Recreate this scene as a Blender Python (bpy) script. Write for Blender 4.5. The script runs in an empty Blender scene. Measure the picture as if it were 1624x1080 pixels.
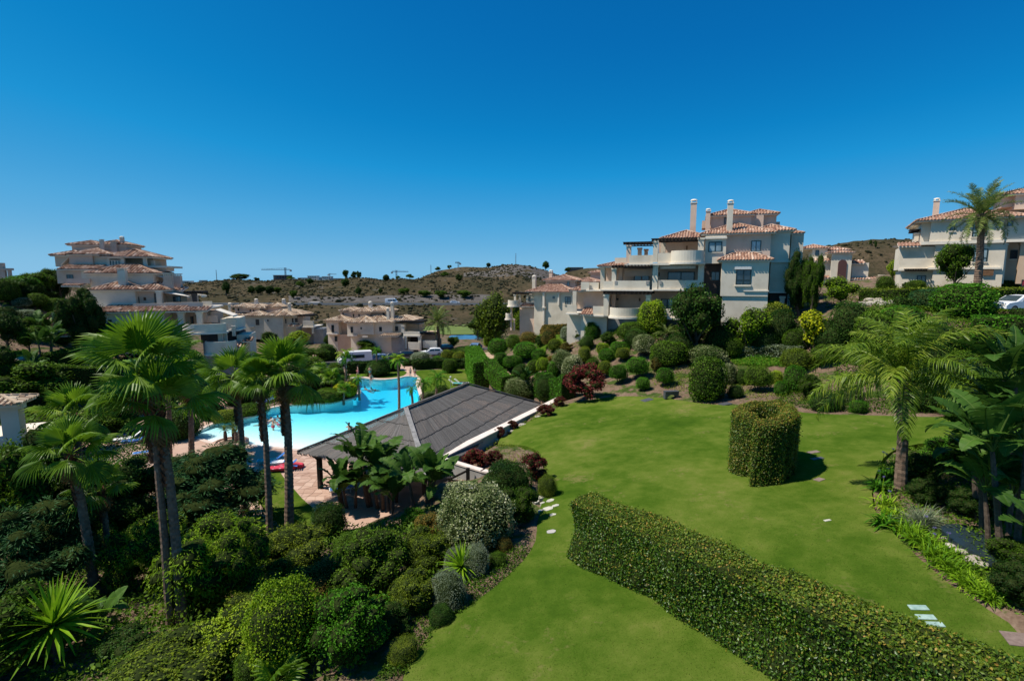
import bpy, bmesh, math, random
import numpy as np
from math import sin, cos, tan, pi, radians, atan2, sqrt
from mathutils import Vector, Matrix
from mathutils.geometry import delaunay_2d_cdt

C = bpy.context.scene.collection
scn = bpy.context.scene
random.seed(7)

# ---------------------------------------------------------------- camera, sky, sun, exposure
F, PITCH, CAMZ = 800.0, math.atan(100/800), 15.0
cp, sp = cos(PITCH), sin(PITCH)
cam = bpy.data.cameras.new('camera')
cam.sensor_width = 36.0
cam.lens = F/1624*36
cam.clip_start = 0.1
cam.clip_end = 5000
camo = bpy.data.objects.new('camera', cam)
C.objects.link(camo)
camo.location = (0, 0, CAMZ)
camo.rotation_euler = (radians(90)-PITCH, 0, 0)
scn.camera = camo

SUN_EL, SUN_AZ = radians(58), radians(-98)      # azimuth from +Y, clockwise: the sun stands to the left
world = bpy.data.worlds.new('World')
scn.world = world
world.use_nodes = True
wn, wl = world.node_tree.nodes, world.node_tree.links
wn.clear()
sky = wn.new('ShaderNodeTexSky')
sky.sky_type = 'NISHITA'
sky.sun_disc = False
sky.sun_elevation = SUN_EL
sky.sun_rotation = SUN_AZ
sky.altitude = 300
sky.air_density = 1.0
sky.dust_density = 0.25
sky.ozone_density = 4.0
sep = wn.new('ShaderNodeSeparateColor')
mul = wn.new('ShaderNodeMath'); mul.operation = 'MULTIPLY'; mul.inputs[1].default_value = 0.1
tone = wn.new('ShaderNodeValToRGB')          # the deep polarised blue of the photograph, paler towards the horizon
el_ = tone.color_ramp.elements
SKYC = [(.09, (.0015, .112, .36)), (.115, (.002, .138, .42)), (.165, (.004, .208, .53)), (.21, (.012, .272, .615)), (.33, (.075, .36, .67)), (.58, (.19, .465, .71)), (.9, (.30, .55, .76))]
while len(el_) < len(SKYC): el_.new(.5)
for i_, (p_, c_) in enumerate(SKYC):
    el_[i_].position = p_
    el_[i_].color = (*c_, 1)
gain = wn.new('ShaderNodeVectorMath'); gain.operation = 'SCALE'; gain.inputs['Scale'].default_value = 10.0
bg = wn.new('ShaderNodeBackground')
bg.inputs['Strength'].default_value = 0.085
wo = wn.new('ShaderNodeOutputWorld')
wl.new(sky.outputs[0], sep.inputs[0])
wl.new(sep.outputs[0], mul.inputs[0])
wl.new(mul.outputs[0], tone.inputs[0])
wl.new(tone.outputs[0], gain.inputs[0])
wl.new(gain.outputs[0], bg.inputs['Color'])
wl.new(bg.outputs[0], wo.inputs['Surface'])

sun = bpy.data.lights.new('sun', 'SUN')
sun.energy = 5.0
sun.angle = radians(0.53)
sun.color = (1.0, 0.93, 0.82)
suno = bpy.data.objects.new('sun', sun)
C.objects.link(suno)
sd = Vector((sin(SUN_AZ)*cos(SUN_EL), cos(SUN_AZ)*cos(SUN_EL), sin(SUN_EL)))
suno.rotation_euler = sd.to_track_quat('Z', 'Y').to_euler()
suno.location = sd*200

vs = scn.view_settings
scn.display_settings.display_device = 'sRGB'
vs.view_transform = 'Standard'
vs.look = 'None'
vs.exposure = 0.33
vs.gamma = 1.0
vs.use_curve_mapping = False
scn.cycles.max_bounces = 6
scn.cycles.diffuse_bounces = 3
scn.cycles.transparent_max_bounces = 8

# ---------------------------------------------------------------- picking helpers: photograph pixel -> place in the world
def ray(px, py):
    x = (px-812)/F
    y = (py-540)/F
    return Vector((x, cp-y*sp, -(y*cp+sp)))
def at_z(px, py, z):
    r = ray(px, py)
    return r*((z-CAMZ)/r.z)+Vector((0, 0, CAMZ))
def at_Y(px, py, Y):
    r = ray(px, py)
    return r*(Y/r.y)+Vector((0, 0, CAMZ))
def depth_of(p):
    return p[1]*cp-(p[2]-CAMZ)*sp
def m_per_px(p):
    return depth_of(p)/F

# ---------------------------------------------------------------- object helpers
def tag(o, label=None, cat=None, group=None, kind=None):
    if label: o['label'] = label
    if cat: o['category'] = cat
    if group: o['group'] = group
    if kind: o['kind'] = kind
    return o
def empty(name, loc=(0, 0, 0), rz=0.0, label=None, cat=None, group=None):
    o = bpy.data.objects.new(name, None)
    o.empty_display_size = 0.3
    C.objects.link(o)
    o.location = loc
    o.rotation_euler = (0, 0, rz)
    return tag(o, label, cat, group)
def link(name, me, parent=None, loc=(0, 0, 0), rot=(0, 0, 0), scale=(1, 1, 1)):
    o = bpy.data.objects.new(name, me)
    C.objects.link(o)
    o.parent = parent
    o.location = loc
    o.rotation_euler = rot
    o.scale = scale
    return o
def copy_tree(o, parent=None):
    c = o.copy()
    C.objects.link(c)
    c.parent = parent
    for ch in list(o.children):
        copy_tree(ch, c)
    return c

class MB:
    """collects polygons; build() links them as ONE mesh object"""
    def __init__(s):
        s.v, s.f, s.t, s.m = [], [], [], []
    def add(s, vs, fs, tint=0.5, mi=0):
        n = len(s.v)
        s.v += [tuple(v) for v in vs]
        for f in fs:
            s.f.append(tuple(i+n for i in f))
            s.t.append(tint)
            s.m.append(mi)
        return s
    def box(s, x0, x1, y0, y1, z0, z1, tint=0.5, mi=0):
        v = [(x0,y0,z0),(x1,y0,z0),(x1,y1,z0),(x0,y1,z0),(x0,y0,z1),(x1,y0,z1),(x1,y1,z1),(x0,y1,z1)]
        return s.add(v, [(3,2,1,0),(4,5,6,7),(0,1,5,4),(1,2,6,5),(2,3,7,6),(3,0,4,7)], tint, mi)
    def prism(s, poly, z0, z1, tint=0.5, mi=0):
        n = len(poly)
        zf0 = z0 if callable(z0) else (lambda p: z0)
        zf1 = z1 if callable(z1) else (lambda p: z1)
        v = [(p[0], p[1], zf0(p)) for p in poly]+[(p[0], p[1], zf1(p)) for p in poly]
        f = [tuple(range(n-1, -1, -1)), tuple(range(n, 2*n))]
        f += [(i, (i+1) % n, n+(i+1) % n, n+i) for i in range(n)]
        return s.add(v, f, tint, mi)
    def bar(s, a, b, w, h=None, tint=0.5, mi=0):
        a, b = Vector(a), Vector(b)
        h = h or w
        d = (b-a).normalized()
        up = Vector((0, 0, 1)) if abs(d.z) < 0.95 else Vector((1, 0, 0))
        sx = d.cross(up).normalized()*w/2
        sz = sx.cross(d).normalized()*h/2
        v = [a-sx-sz, a+sx-sz, a+sx+sz, a-sx+sz, b-sx-sz, b+sx-sz, b+sx+sz, b-sx+sz]
        return s.add(v, [(3,2,1,0),(4,5,6,7),(0,1,5,4),(1,2,6,5),(2,3,7,6),(3,0,4,7)], tint, mi)
    def tube(s, pts, rad, n=8, tint=0.5, mi=0, cap=True):
        pts = [Vector(p) for p in pts]
        rings = []
        for i, p in enumerate(pts):
            d = (pts[min(i+1, len(pts)-1)]-pts[max(i-1, 0)]).normalized()
            ref = Vector((1, 0, 0)) if abs(d.x) < 0.9 else Vector((0, 1, 0))
            a = d.cross(ref).normalized()
            b = d.cross(a)
            r = rad[i] if hasattr(rad, '__len__') else rad
            rings.append([p+(a*cos(2*pi*k/n)+b*sin(2*pi*k/n))*r for k in range(n)])
        v = [q for rg in rings for q in rg]
        f = []
        for i in range(len(pts)-1):
            for k in range(n):
                f.append((i*n+k, i*n+(k+1) % n, (i+1)*n+(k+1) % n, (i+1)*n+k))
        if cap:
            f.append(tuple(range(n-1, -1, -1)))
            f.append(tuple(range((len(pts)-1)*n, len(pts)*n)))
        return s.add(v, f, tint, mi)
    def lathe(s, prof, n=16, cx=0, cy=0, tint=0.5, mi=0):
        v, f = [], []
        for r, z in prof:
            for k in range(n):
                v.append((cx+r*cos(2*pi*k/n), cy+r*sin(2*pi*k/n), z))
        for i in range(len(prof)-1):
            for k in range(n):
                f.append((i*n+k, i*n+(k+1) % n, (i+1)*n+(k+1) % n, (i+1)*n+k))
        f.append(tuple(range(n-1, -1, -1)))
        f.append(tuple(range((len(prof)-1)*n, len(prof)*n)))
        return s.add(v, f, tint, mi)
    def mesh(s, name, mats, smooth=False):
        me = bpy.data.meshes.new(name)
        me.from_pydata(s.v, [], s.f)
        for m in (mats if isinstance(mats, (list, tuple)) else [mats]):
            me.materials.append(m)
        a = me.attributes.new('tint', 'FLOAT', 'FACE')
        if len(me.polygons) == len(s.t):
            a.data.foreach_set('value', s.t)
            me.polygons.foreach_set('material_index', s.m)
        if smooth:
            me.polygons.foreach_set('use_smooth', [True]*len(me.polygons))
        me.update()
        return me
    def build(s, name, mats, parent=None, smooth=False, **k):
        return link(name, s.mesh(name, mats, smooth), parent, **k)

def np_mesh(name, V, Fq, tint, mat, smooth=False):
    """quads only, arrays"""
    me = bpy.data.meshes.new(name)
    V = np.asarray(V, np.float32)
    Fq = np.asarray(Fq, np.int32)
    me.vertices.add(len(V))
    me.vertices.foreach_set('co', V.ravel())
    k = Fq.shape[1]
    me.loops.add(Fq.size)
    me.loops.foreach_set('vertex_index', Fq.ravel())
    me.polygons.add(len(Fq))
    me.polygons.foreach_set('loop_start', np.arange(0, Fq.size, k, dtype=np.int32))
    a = me.attributes.new('tint', 'FLOAT', 'FACE')
    a.data.foreach_set('value', np.asarray(tint, np.float32))
    me.materials.append(mat)
    if smooth:
        me.polygons.foreach_set('use_smooth', np.ones(len(Fq), bool))
    me.update(calc_edges=True)
    return me

# ---------------------------------------------------------------- materials
def new_mat(name):
    m = bpy.data.materials.new(name)
    m.use_nodes = True
    n, l = m.node_tree.nodes, m.node_tree.links
    n.clear()
    out = n.new('ShaderNodeOutputMaterial')
    b = n.new('ShaderNodeBsdfPrincipled')
    l.new(b.outputs[0], out.inputs['Surface'])
    return m, n, l, b, out
def ramp(n, stops):
    r = n.new('ShaderNodeValToRGB')
    e = r.color_ramp.elements
    while len(e) < len(stops): e.new(0.5)
    for i, (p, c) in enumerate(stops):
        e[i].position = p
        e[i].color = (c[0], c[1], c[2], 1)
    return r
def noise(n, l, vec, scale, detail=4, rough=0.6):
    t = n.new('ShaderNodeTexNoise')
    t.inputs['Scale'].default_value = scale
    t.inputs['Detail'].default_value = detail
    t.inputs['Roughness'].default_value = rough
    if vec is not None: l.new(vec, t.inputs['Vector'])
    return t.outputs['Fac']
def math_node(n, l, op, a, b):
    x = n.new('ShaderNodeMath')
    x.operation = op
    for i, q in enumerate((a, b)):
        if isinstance(q, (int, float)): x.inputs[i].default_value = q
        else: l.new(q, x.inputs[i])
    return x.outputs[0]
def mixc(n, l, fac, a, b, blend='MIX'):
    x = n.new('ShaderNodeMix')
    x.data_type = 'RGBA'
    x.blend_type = blend
    for i, q in ((0, fac), (6, a), (7, b)):
        if isinstance(q, (int, float)): x.inputs[i].default_value = q
        elif isinstance(q, (tuple, list)): x.inputs[i].default_value = (q[0], q[1], q[2], 1)
        else: l.new(q, x.inputs[i])
    return x.outputs[2]
def noise_mat(name, stops, scale=3.0, detail=5, rough=0.8, bump=0.0, bump_scale=20, spec=0.3, tint=0.0, coord='POS', second=None):
    """colour from noise (plus per-face tint), optional bump"""
    m, n, l, b, out = new_mat(name)
    if coord == 'POS':
        vec = n.new('ShaderNodeNewGeometry').outputs['Position']
    else:
        vec = n.new('ShaderNodeTexCoord').outputs['Object']
    f = noise(n, l, vec, scale, detail)
    if second:
        f2 = noise(n, l, vec, second, 3)
        f = math_node(n, l, 'ADD', math_node(n, l, 'MULTIPLY', f, 0.6), math_node(n, l, 'MULTIPLY', f2, 0.4))
    if tint:
        at = n.new('ShaderNodeAttribute')
        at.attribute_name = 'tint'
        f = math_node(n, l, 'ADD', math_node(n, l, 'MULTIPLY', f, 1-tint), math_node(n, l, 'MULTIPLY', at.outputs['Fac'], tint))
    r = ramp(n, stops)
    l.new(f, r.inputs[0])
    l.new(r.outputs[0], b.inputs['Base Color'])
    b.inputs['Roughness'].default_value = rough
    b.inputs['Specular IOR Level'].default_value = spec
    if bump:
        bn = n.new('ShaderNodeBump')
        bn.inputs['Strength'].default_value = bump
        bn.inputs['Distance'].default_value = 0.05
        l.new(noise(n, l, vec, bump_scale, 4), bn.inputs['Height'])
        l.new(bn.outputs[0], b.inputs['Normal'])
    return m
def flat_mat(name, col, rough=0.5, metal=0.0, spec=0.5, var=0.12, scale=6):
    d = tuple(c*(1-var) for c in col)
    u = tuple(min(1, c*(1+var)) for c in col)
    m = noise_mat(name, [(0.3, d), (0.7, u)], scale, 4, rough, spec=spec)
    m.node_tree.nodes['Principled BSDF'].inputs['Metallic'].default_value = metal
    return m
def leaf_mat(name, stops, transl=0.3, rough=0.5, spec=0.09, rnd=0.45):
    m, n, l, b, out = new_mat(name)
    at = n.new('ShaderNodeAttribute')
    at.attribute_name = 'tint'
    oi = n.new('ShaderNodeObjectInfo')
    f = math_node(n, l, 'ADD', at.outputs['Fac'], math_node(n, l, 'MULTIPLY', math_node(n, l, 'SUBTRACT', oi.outputs['Random'], 0.5), rnd))
    vec = n.new('ShaderNodeNewGeometry').outputs['Position']
    f = math_node(n, l, 'ADD', f, math_node(n, l, 'MULTIPLY', math_node(n, l, 'SUBTRACT', noise(n, l, vec, 1.3, 3), 0.5), 0.5))
    r = ramp(n, stops)
    l.new(f, r.inputs[0])
    l.new(r.outputs[0], b.inputs['Base Color'])
    b.inputs['Roughness'].default_value = rough
    b.inputs['Specular IOR Level'].default_value = spec
    t = n.new('ShaderNodeBsdfTranslucent')
    l.new(r.outputs[0], t.inputs['Color'])
    mx = n.new('ShaderNodeMixShader')
    mx.inputs[0].default_value = transl
    l.new(b.outputs[0], mx.inputs[1])
    l.new(t.outputs[0], mx.inputs[2])
    l.new(mx.outputs[0], out.inputs['Surface'])
    return m

L = {}
def lm(k, a, b, c=None, **kw):
    if k not in ('turf', 'flower', 'deadleaf', 'scrub', 'burgundy', 'palm', 'queen', 'banana'):
        a, b = tuple(x*1.22 for x in a), tuple(x*1.22 for x in b)
        c = tuple(min(.8, x*1.22) for x in c) if c else None
    st = [(0.05, a), (0.6, b)]
    st.append((1.0, c if c else tuple(min(1, x*1.5) for x in b)))
    L[k] = leaf_mat('leaf_'+k, st, **kw)
lm('mid', (.020, .050, .003), (.075, .145, .008), (.13, .20, .02))
lm('vivid', (.020, .070, .004), (.060, .185, .008), (.12, .26, .02))
lm('lime', (.07, .14, .004), (.20, .30, .010), (.32, .38, .03))
lm('dark', (.008, .026, .004), (.032, .080, .008), (.07, .13, .02))
lm('grey', (.085, .115, .06), (.19, .23, .14), (.33, .36, .25))
lm('variegated', (.035, .07, .012), (.17, .20, .075), (.50, .49, .30))
lm('burgundy', (.05, .010, .010), (.15, .022, .022), (.28, .08, .045))
lm('olive', (.05, .085, .006), (.145, .19, .012), (.24, .25, .03))
lm('bronze', (.06, .045, .008), (.17, .12, .02), (.28, .18, .04))
lm('yellow', (.09, .14, .004), (.36, .37, .010), (.55, .50, .03))
lm('blue', (.010, .040, .012), (.034, .09, .026))
lm('palm', (.05, .12, .006), (.165, .29, .014), (.34, .42, .06), rough=.42, spec=.25, transl=.42)
lm('queen', (.06, .12, .008), (.18, .27, .018), (.33, .37, .05), rough=.42, spec=.25, transl=.42)
lm('date', (.05, .09, .015), (.14, .19, .04), (.26, .28, .09), rough=.42, spec=.25, transl=.35)
lm('banana', (.022, .065, .008), (.065, .14, .018), (.14, .21, .05), rnd=.5, rough=.55, spec=.14)
lm('strap', (.05, .13, .006), (.16, .29, .010), (.30, .38, .03))
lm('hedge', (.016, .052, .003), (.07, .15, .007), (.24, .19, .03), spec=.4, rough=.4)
lm('hedge_lit_top', (.04, .085, .006), (.125, .18, .012), (.32, .19, .04), spec=.25)  # brown flecked top leaves, lightened in colour to read as sunlit against the sides
lm('bamboo', (.07, .15, .006), (.20, .33, .015), (.36, .44, .05), transl=.4)
lm('deadleaf', (.10, .06, .025), (.2, .13, .06), (.34, .25, .12))
lm('flower', (.16, .14, .36), (.3, .27, .55))
lm('scrub', (.042, .044, .020), (.08, .074, .036), (.13, .105, .055))
lm('turf', (.034, .062, .006), (.078, .108, .012), (.15, .15, .035), spec=.05, transl=.3)

M = {}
M['shaded_twig_core'] = noise_mat('shaded_inner_twigs', [(.3, (.016, .026, .007)), (.7, (.034, .045, .013))], 14, 4, 1.0, .6, 30, spec=0.0)  # twiggy filler core; the shade between leaves is put into its dark colour
M['bark'] = noise_mat('bark', [(.3, (.05, .035, .024)), (.7, (.13, .095, .07))], 9, 5, .9, .5, 30)
M['palm_trunk'] = noise_mat('palm_trunk', [(.25, (.085, .055, .038)), (.55, (.20, .135, .095)), (.8, (.31, .23, .17))], 6, 5, .9, .5, 25, tint=.45)
M['palm_boot'] = noise_mat('palm_boot', [(.2, (.05, .02, .01)), (.6, (.16, .068, .035)), (.9, (.26, .14, .08))], 7, 5, .85, .5, 25, tint=.6)
M['soil'] = noise_mat('soil', [(.25, (.055, .038, .025)), (.5, (.12, .085, .058)), (.75, (.21, .16, .115))], 1.3, 8, .95, .6, 18, second=7)
M['wall_cream'] = noise_mat('wall_cream', [(.28, (.54, .465, .355)), (.5, (.66, .58, .46)), (.72, (.72, .64, .515))], .55, 9, .9, .12, 30)
M['wall_pink'] = noise_mat('wall_pink', [(.28, (.53, .375, .275)), (.5, (.63, .465, .355)), (.72, (.68, .515, .40))], .55, 9, .9, .12, 30)
M['wall_peach'] = noise_mat('wall_peach', [(.3, (.50, .35, .24)), (.7, (.58, .43, .31))], .8, 6, .9, .12, 30)
M['white'] = noise_mat('white_paint', [(.3, (.68, .60, .49)), (.7, (.77, .70, .59))], 1.5, 5, .8, .1, 30)
TILE = lambda nm, st: noise_mat(nm, st, 2.0, 3, .85, .2, 30, tint=.75)
M['tile_red'] = TILE('roof_tile_red', [(.1, (.15, .07, .05)), (.4, (.33, .185, .125)), (.7, (.46, .30, .215)), (.95, (.62, .49, .39))])
M['tile_tan'] = TILE('roof_tile_tan', [(.1, (.17, .10, .06)), (.4, (.36, .25, .165)), (.7, (.50, .385, .27)), (.95, (.66, .56, .43))])
M['tile_brown'] = TILE('roof_tile_brown', [(.1, (.075, .035, .022)), (.4, (.22, .115, .07)), (.7, (.42, .28, .2)), (.95, (.62, .50, .4))])
M['dark_wood'] = noise_mat('dark_wood', [(.3, (.012, .009, .007)), (.7, (.035, .025, .02))], 5, 5, .7, .3, 20)
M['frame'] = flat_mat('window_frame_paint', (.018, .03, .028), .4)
M['frame_white'] = flat_mat('shutter_paint', (.62, .6, .56), .5)
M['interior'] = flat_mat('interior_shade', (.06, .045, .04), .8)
M['tan_wood'] = noise_mat('tan_wood', [(.3, (.12, .06, .03)), (.7, (.2, .11, .055))], 5, 5, .6)
def glass_mat(name, col=(.03, .045, .055)):
    m, n, l, b, out = new_mat(name)
    vec = n.new('ShaderNodeNewGeometry').outputs['Position']
    r = ramp(n, [(.35, tuple(c*.6 for c in col)), (.65, tuple(c*1.6 for c in col))])
    l.new(noise(n, l, vec, .7, 2), r.inputs[0])
    l.new(r.outputs[0], b.inputs['Base Color'])
    b.inputs['Roughness'].default_value = 0.06
    b.inputs['Specular IOR Level'].default_value = 0.9
    return m
M['glass'] = glass_mat('window_glass')
M['glass_curtain'] = glass_mat('window_glass_curtained', (.2, .26, .28))
M['concrete'] = noise_mat('concrete', [(.3, (.30, .28, .26)), (.7, (.42, .40, .37))], 2, 6, .9, .2, 25)
M['grey_wall'] = noise_mat('grey_render', [(.3, (.25, .24, .225)), (.7, (.35, .335, .31))], 1.2, 7, .9, .2, 25)
M['rock'] = noise_mat('garden_rock', [(.25, (.22, .19, .15)), (.55, (.38, .34, .28)), (.8, (.5, .46, .4))], 3, 7, .9, .6, 10)
M['slate'] = noise_mat('stepping_slate', [(.3, (.16, .26, .23)), (.7, (.36, .48, .43))], 5, 5, .6, .2, 25)
M['stone_pale'] = noise_mat('pale_flagstone', [(.3, (.32, .31, .25)), (.7, (.5, .48, .4))], 4, 5, .8, .3, 25)
M['plate'] = flat_mat('metal_plate', (.10, .105, .115), .5, .4)
M['plate_red'] = noise_mat('stone_plate', [(.3, (.13, .09, .075)), (.7, (.24, .18, .15))], 5, 5, .8)
M['steel'] = flat_mat('galvanised_steel', (.25, .27, .28), .4, .6)
M['black'] = flat_mat('black_rubber', (.012, .012, .013), .7)
M['skin'] = flat_mat('skin', (.45, .25, .17), .55)
M['hair'] = flat_mat('dark_hair', (.02, .013, .01), .6)
for k, c in dict(cloth_blue=(.03, .12, .42), cloth_red=(.5, .03, .06), cloth_white=(.75, .75, .74), cloth_teal=(.05, .3, .3), cloth_pink=(.6, .12, .2), cloth_dark=(.03, .03, .05), sunbed_blue=(.02, .16, .5)).items():
    M[k] = flat_mat(k, c, .8)
for k, c in dict(car_white=(.75, .76, .78), car_dark=(.03, .035, .05), car_blue=(.12, .2, .33), car_silver=(.42, .44, .46)).items():
    M[k] = flat_mat(k, c, .25, 0, .7, .03)
# ---------------------------------------------------------------- terrain
def inside(poly, X, Y):
    X, Y = np.asarray(X, float), np.asarray(Y, float)
    r = np.zeros(X.shape, bool)
    n = len(poly)
    for i in range(n):
        x0, y0 = poly[i][0], poly[i][1]
        x1, y1 = poly[(i+1) % n][0], poly[(i+1) % n][1]
        c = ((y0 > Y) != (y1 > Y))
        with np.errstate(divide='ignore', invalid='ignore'):
            xi = (x1-x0)*(Y-y0)/(y1-y0+1e-12)+x0
        r ^= c & (X < xi)
    return r
def lawn_plane(x, y): return 4.7+.133*(x-2)-.0583*(y-15)

DECK = [(-20, 27.5), (-5.9, 28.6), (5.2, 52.0), (1.6, 55.5), (-1.6, 62), (-4, 68), (-5.2, 76), (-6.5, 88), (-12, 96), (-46, 96), (-45, 70), (-43, 56), (-40, 46), (-37, 38), (-25, 33)]
ctrl = []
for (x, y) in [(0, 6), (8, 4), (16, 6), (0, 12), (7, 12), (14, 13), (2, 18), (9, 18), (16, 18), (23, 18), (2, 24), (9, 25), (16, 25), (24, 25), (3, 31), (10, 32), (18, 32), (26, 31), (5, 38), (12, 39), (20, 38), (-1, 30), (2, 37), (6, 45), (9, 44), (-4.5, 29), (3, 46), (6.5, 49.5), (30, 24), (34, 30), (33, 37), (27, 36), (-1, 20), (-1.0, 15)]:
    ctrl.append((x, y, lawn_plane(x, y)))
def cz(px, py, z):
    p = at_z(px, py, z)
    ctrl.append((p.x, p.y, z))
def cY(px, py, Y):
    p = at_Y(px, py, Y)
    ctrl.append((p.x, p.y, p.z))
# left gully with the palms
for a in [(285, 995, 2.0), (150, 952, 1.5), (387, 812, .5), (428, 870, 1.0), (30, 1040, 2.6), (560, 985, 3.3), (450, 1060, 3.3), (300, 1075, 3.0), (560, 870, 1.8), (690, 815, 1.6), (640, 800, .7), (755, 868, 3.2), (10, 860, 2.2), (15, 755, 3.0), (120, 800, 1.2), (250, 780, .4), (640, 960, 3.6), (760, 765, 2.0)]:
    cz(*a)
ctrl += [(-22, 8, 3.5), (-10, 7, 4.0), (-40, 15, 4.5), (-60, 20, 7), (-30, 22, 2.4)]
# around the pool terrace
ctrl += [(-22, 29.5, .1), (-14, 27, .3), (-9, 27.5, .5), (-39, 37, .3), (-42, 46, .7), (-45.5, 56, 1.1), (-47.5, 72, .8), (-50, 98, .3), (-12, 99, 0), (-4.5, 90, .1), (-3.2, 77, .5), (.2, 62, 1.2), (3.6, 55.5, 1.8), (6.6, 53.0, 2.9)]
# left slope with the terraced house
for a in [(100, 625, 50), (30, 565, 52), (140, 560, 55), (90, 545, 60), (250, 560, 62), (330, 570, 62), (60, 470, 66), (10, 450, 72), (100, 452, 85), (30, 500, 60), (380, 560, 88)]:
    cY(*a)
# valley
ctrl += [(-60, 100, .5), (-40, 112, .3), (-20, 110, 0), (0, 110, 0), (-10, 135, -1.5), (20, 135, -1.5), (-60, 140, 0), (-30, 165, -2.5), (0, 165, -2.5), (30, 165, -2.5), (-110, 165, 0), (70, 165, -1)]
# hillside with the shrub beds
for a in [(775, 570, 68), (745, 600, 68), (800, 545, 78), (850, 600, 60), (850, 535, 75), (900, 540, 66), (900, 570, 59.5), (880, 590, 57.5), (930, 605, 53), (930, 575, 57), (930, 548, 61), (960, 545, 59.5), (880, 525, 74), (1000, 600, 49), (1000, 560, 54.5), (1000, 525, 60),
          (1100, 600, 46), (1100, 560, 51.5), (1100, 525, 57.5), (1180, 560, 50), (1180, 525, 56.5), (1250, 600, 43), (1250, 560, 48), (1250, 525, 54), (1350, 600, 39.5), (1350, 540, 44), (1350, 490, 50), (1400, 465, 57),
          (1450, 580, 38.5), (1450, 530, 42), (1450, 480, 49), (1520, 460, 55), (1550, 560, 37.5), (1550, 500, 44), (1624, 560, 36), (1624, 500, 44), (1624, 462, 54), (1750, 560, 36), (1750, 470, 50), (1300, 470, 58), (1330, 480, 75), (1300, 450, 95), (960, 512, 75), (1450, 452, 62), (1600, 452, 62)]:
    cY(*a)
ctrl += [(70, 90, 16), (95, 60, 16), (95, 30, 12), (60, 12, 9), (45, 20, 8.6), (42, 30, 9.3), (50, 110, 13), (20, 105, 6), (36, 10, 8), (-100, 60, 13), (-100, 100, 9), (-130, 150, 5), (120, 150, 12), (120, 100, 16), (-80, 40, 10)]
CP = np.array(ctrl)
def _solve():
    n = len(CP)
    P = CP[:, :2]
    A = np.sqrt(((P[:, None]-P[None])**2).sum(-1))+1e-6
    A = A-np.eye(n)*.35              # a little smoothing
    Q = np.hstack([np.ones((n, 1)), P])
    K = np.zeros((n+3, n+3))
    K[:n, :n] = A
    K[:n, n:] = Q
    K[n:, :n] = Q.T
    return np.linalg.solve(K, np.concatenate([CP[:, 2], np.zeros(3)]))
RW = _solve()
def H(X, Y):
    X, Y = np.atleast_1d(np.asarray(X, float)), np.atleast_1d(np.asarray(Y, float))
    r = np.sqrt((X[:, None]-CP[None, :, 0])**2+(Y[:, None]-CP[None, :, 1])**2)
    n = len(CP)
    return r@RW[:n]+RW[n]+RW[n+1]*X+RW[n+2]*Y
def gz(x, y):
    z = H(x, y)
    ins = inside(DECK, np.atleast_1d(x), np.atleast_1d(y))
    return np.where(ins, 0.0, z)
def gz1(x, y): return float(gz([x], [y])[0])
TS = np.concatenate([np.arange(4, 60, .05), np.arange(60, 300, .25)])
def on_ground(px, py, tmax=None):
    r = ray(px, py)
    X, Y, Z = r.x*TS, r.y*TS, CAMZ+r.z*TS
    d = Z-gz(X, Y)
    k = np.where(d <= 0)[0]
    if len(k) == 0 or Y[k[0]] > 170:
        return at_Y(px, py, 150)
    i = k[0]
    return Vector((X[i], Y[i], float(gz([X[i]], [Y[i]])[0])))

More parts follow.
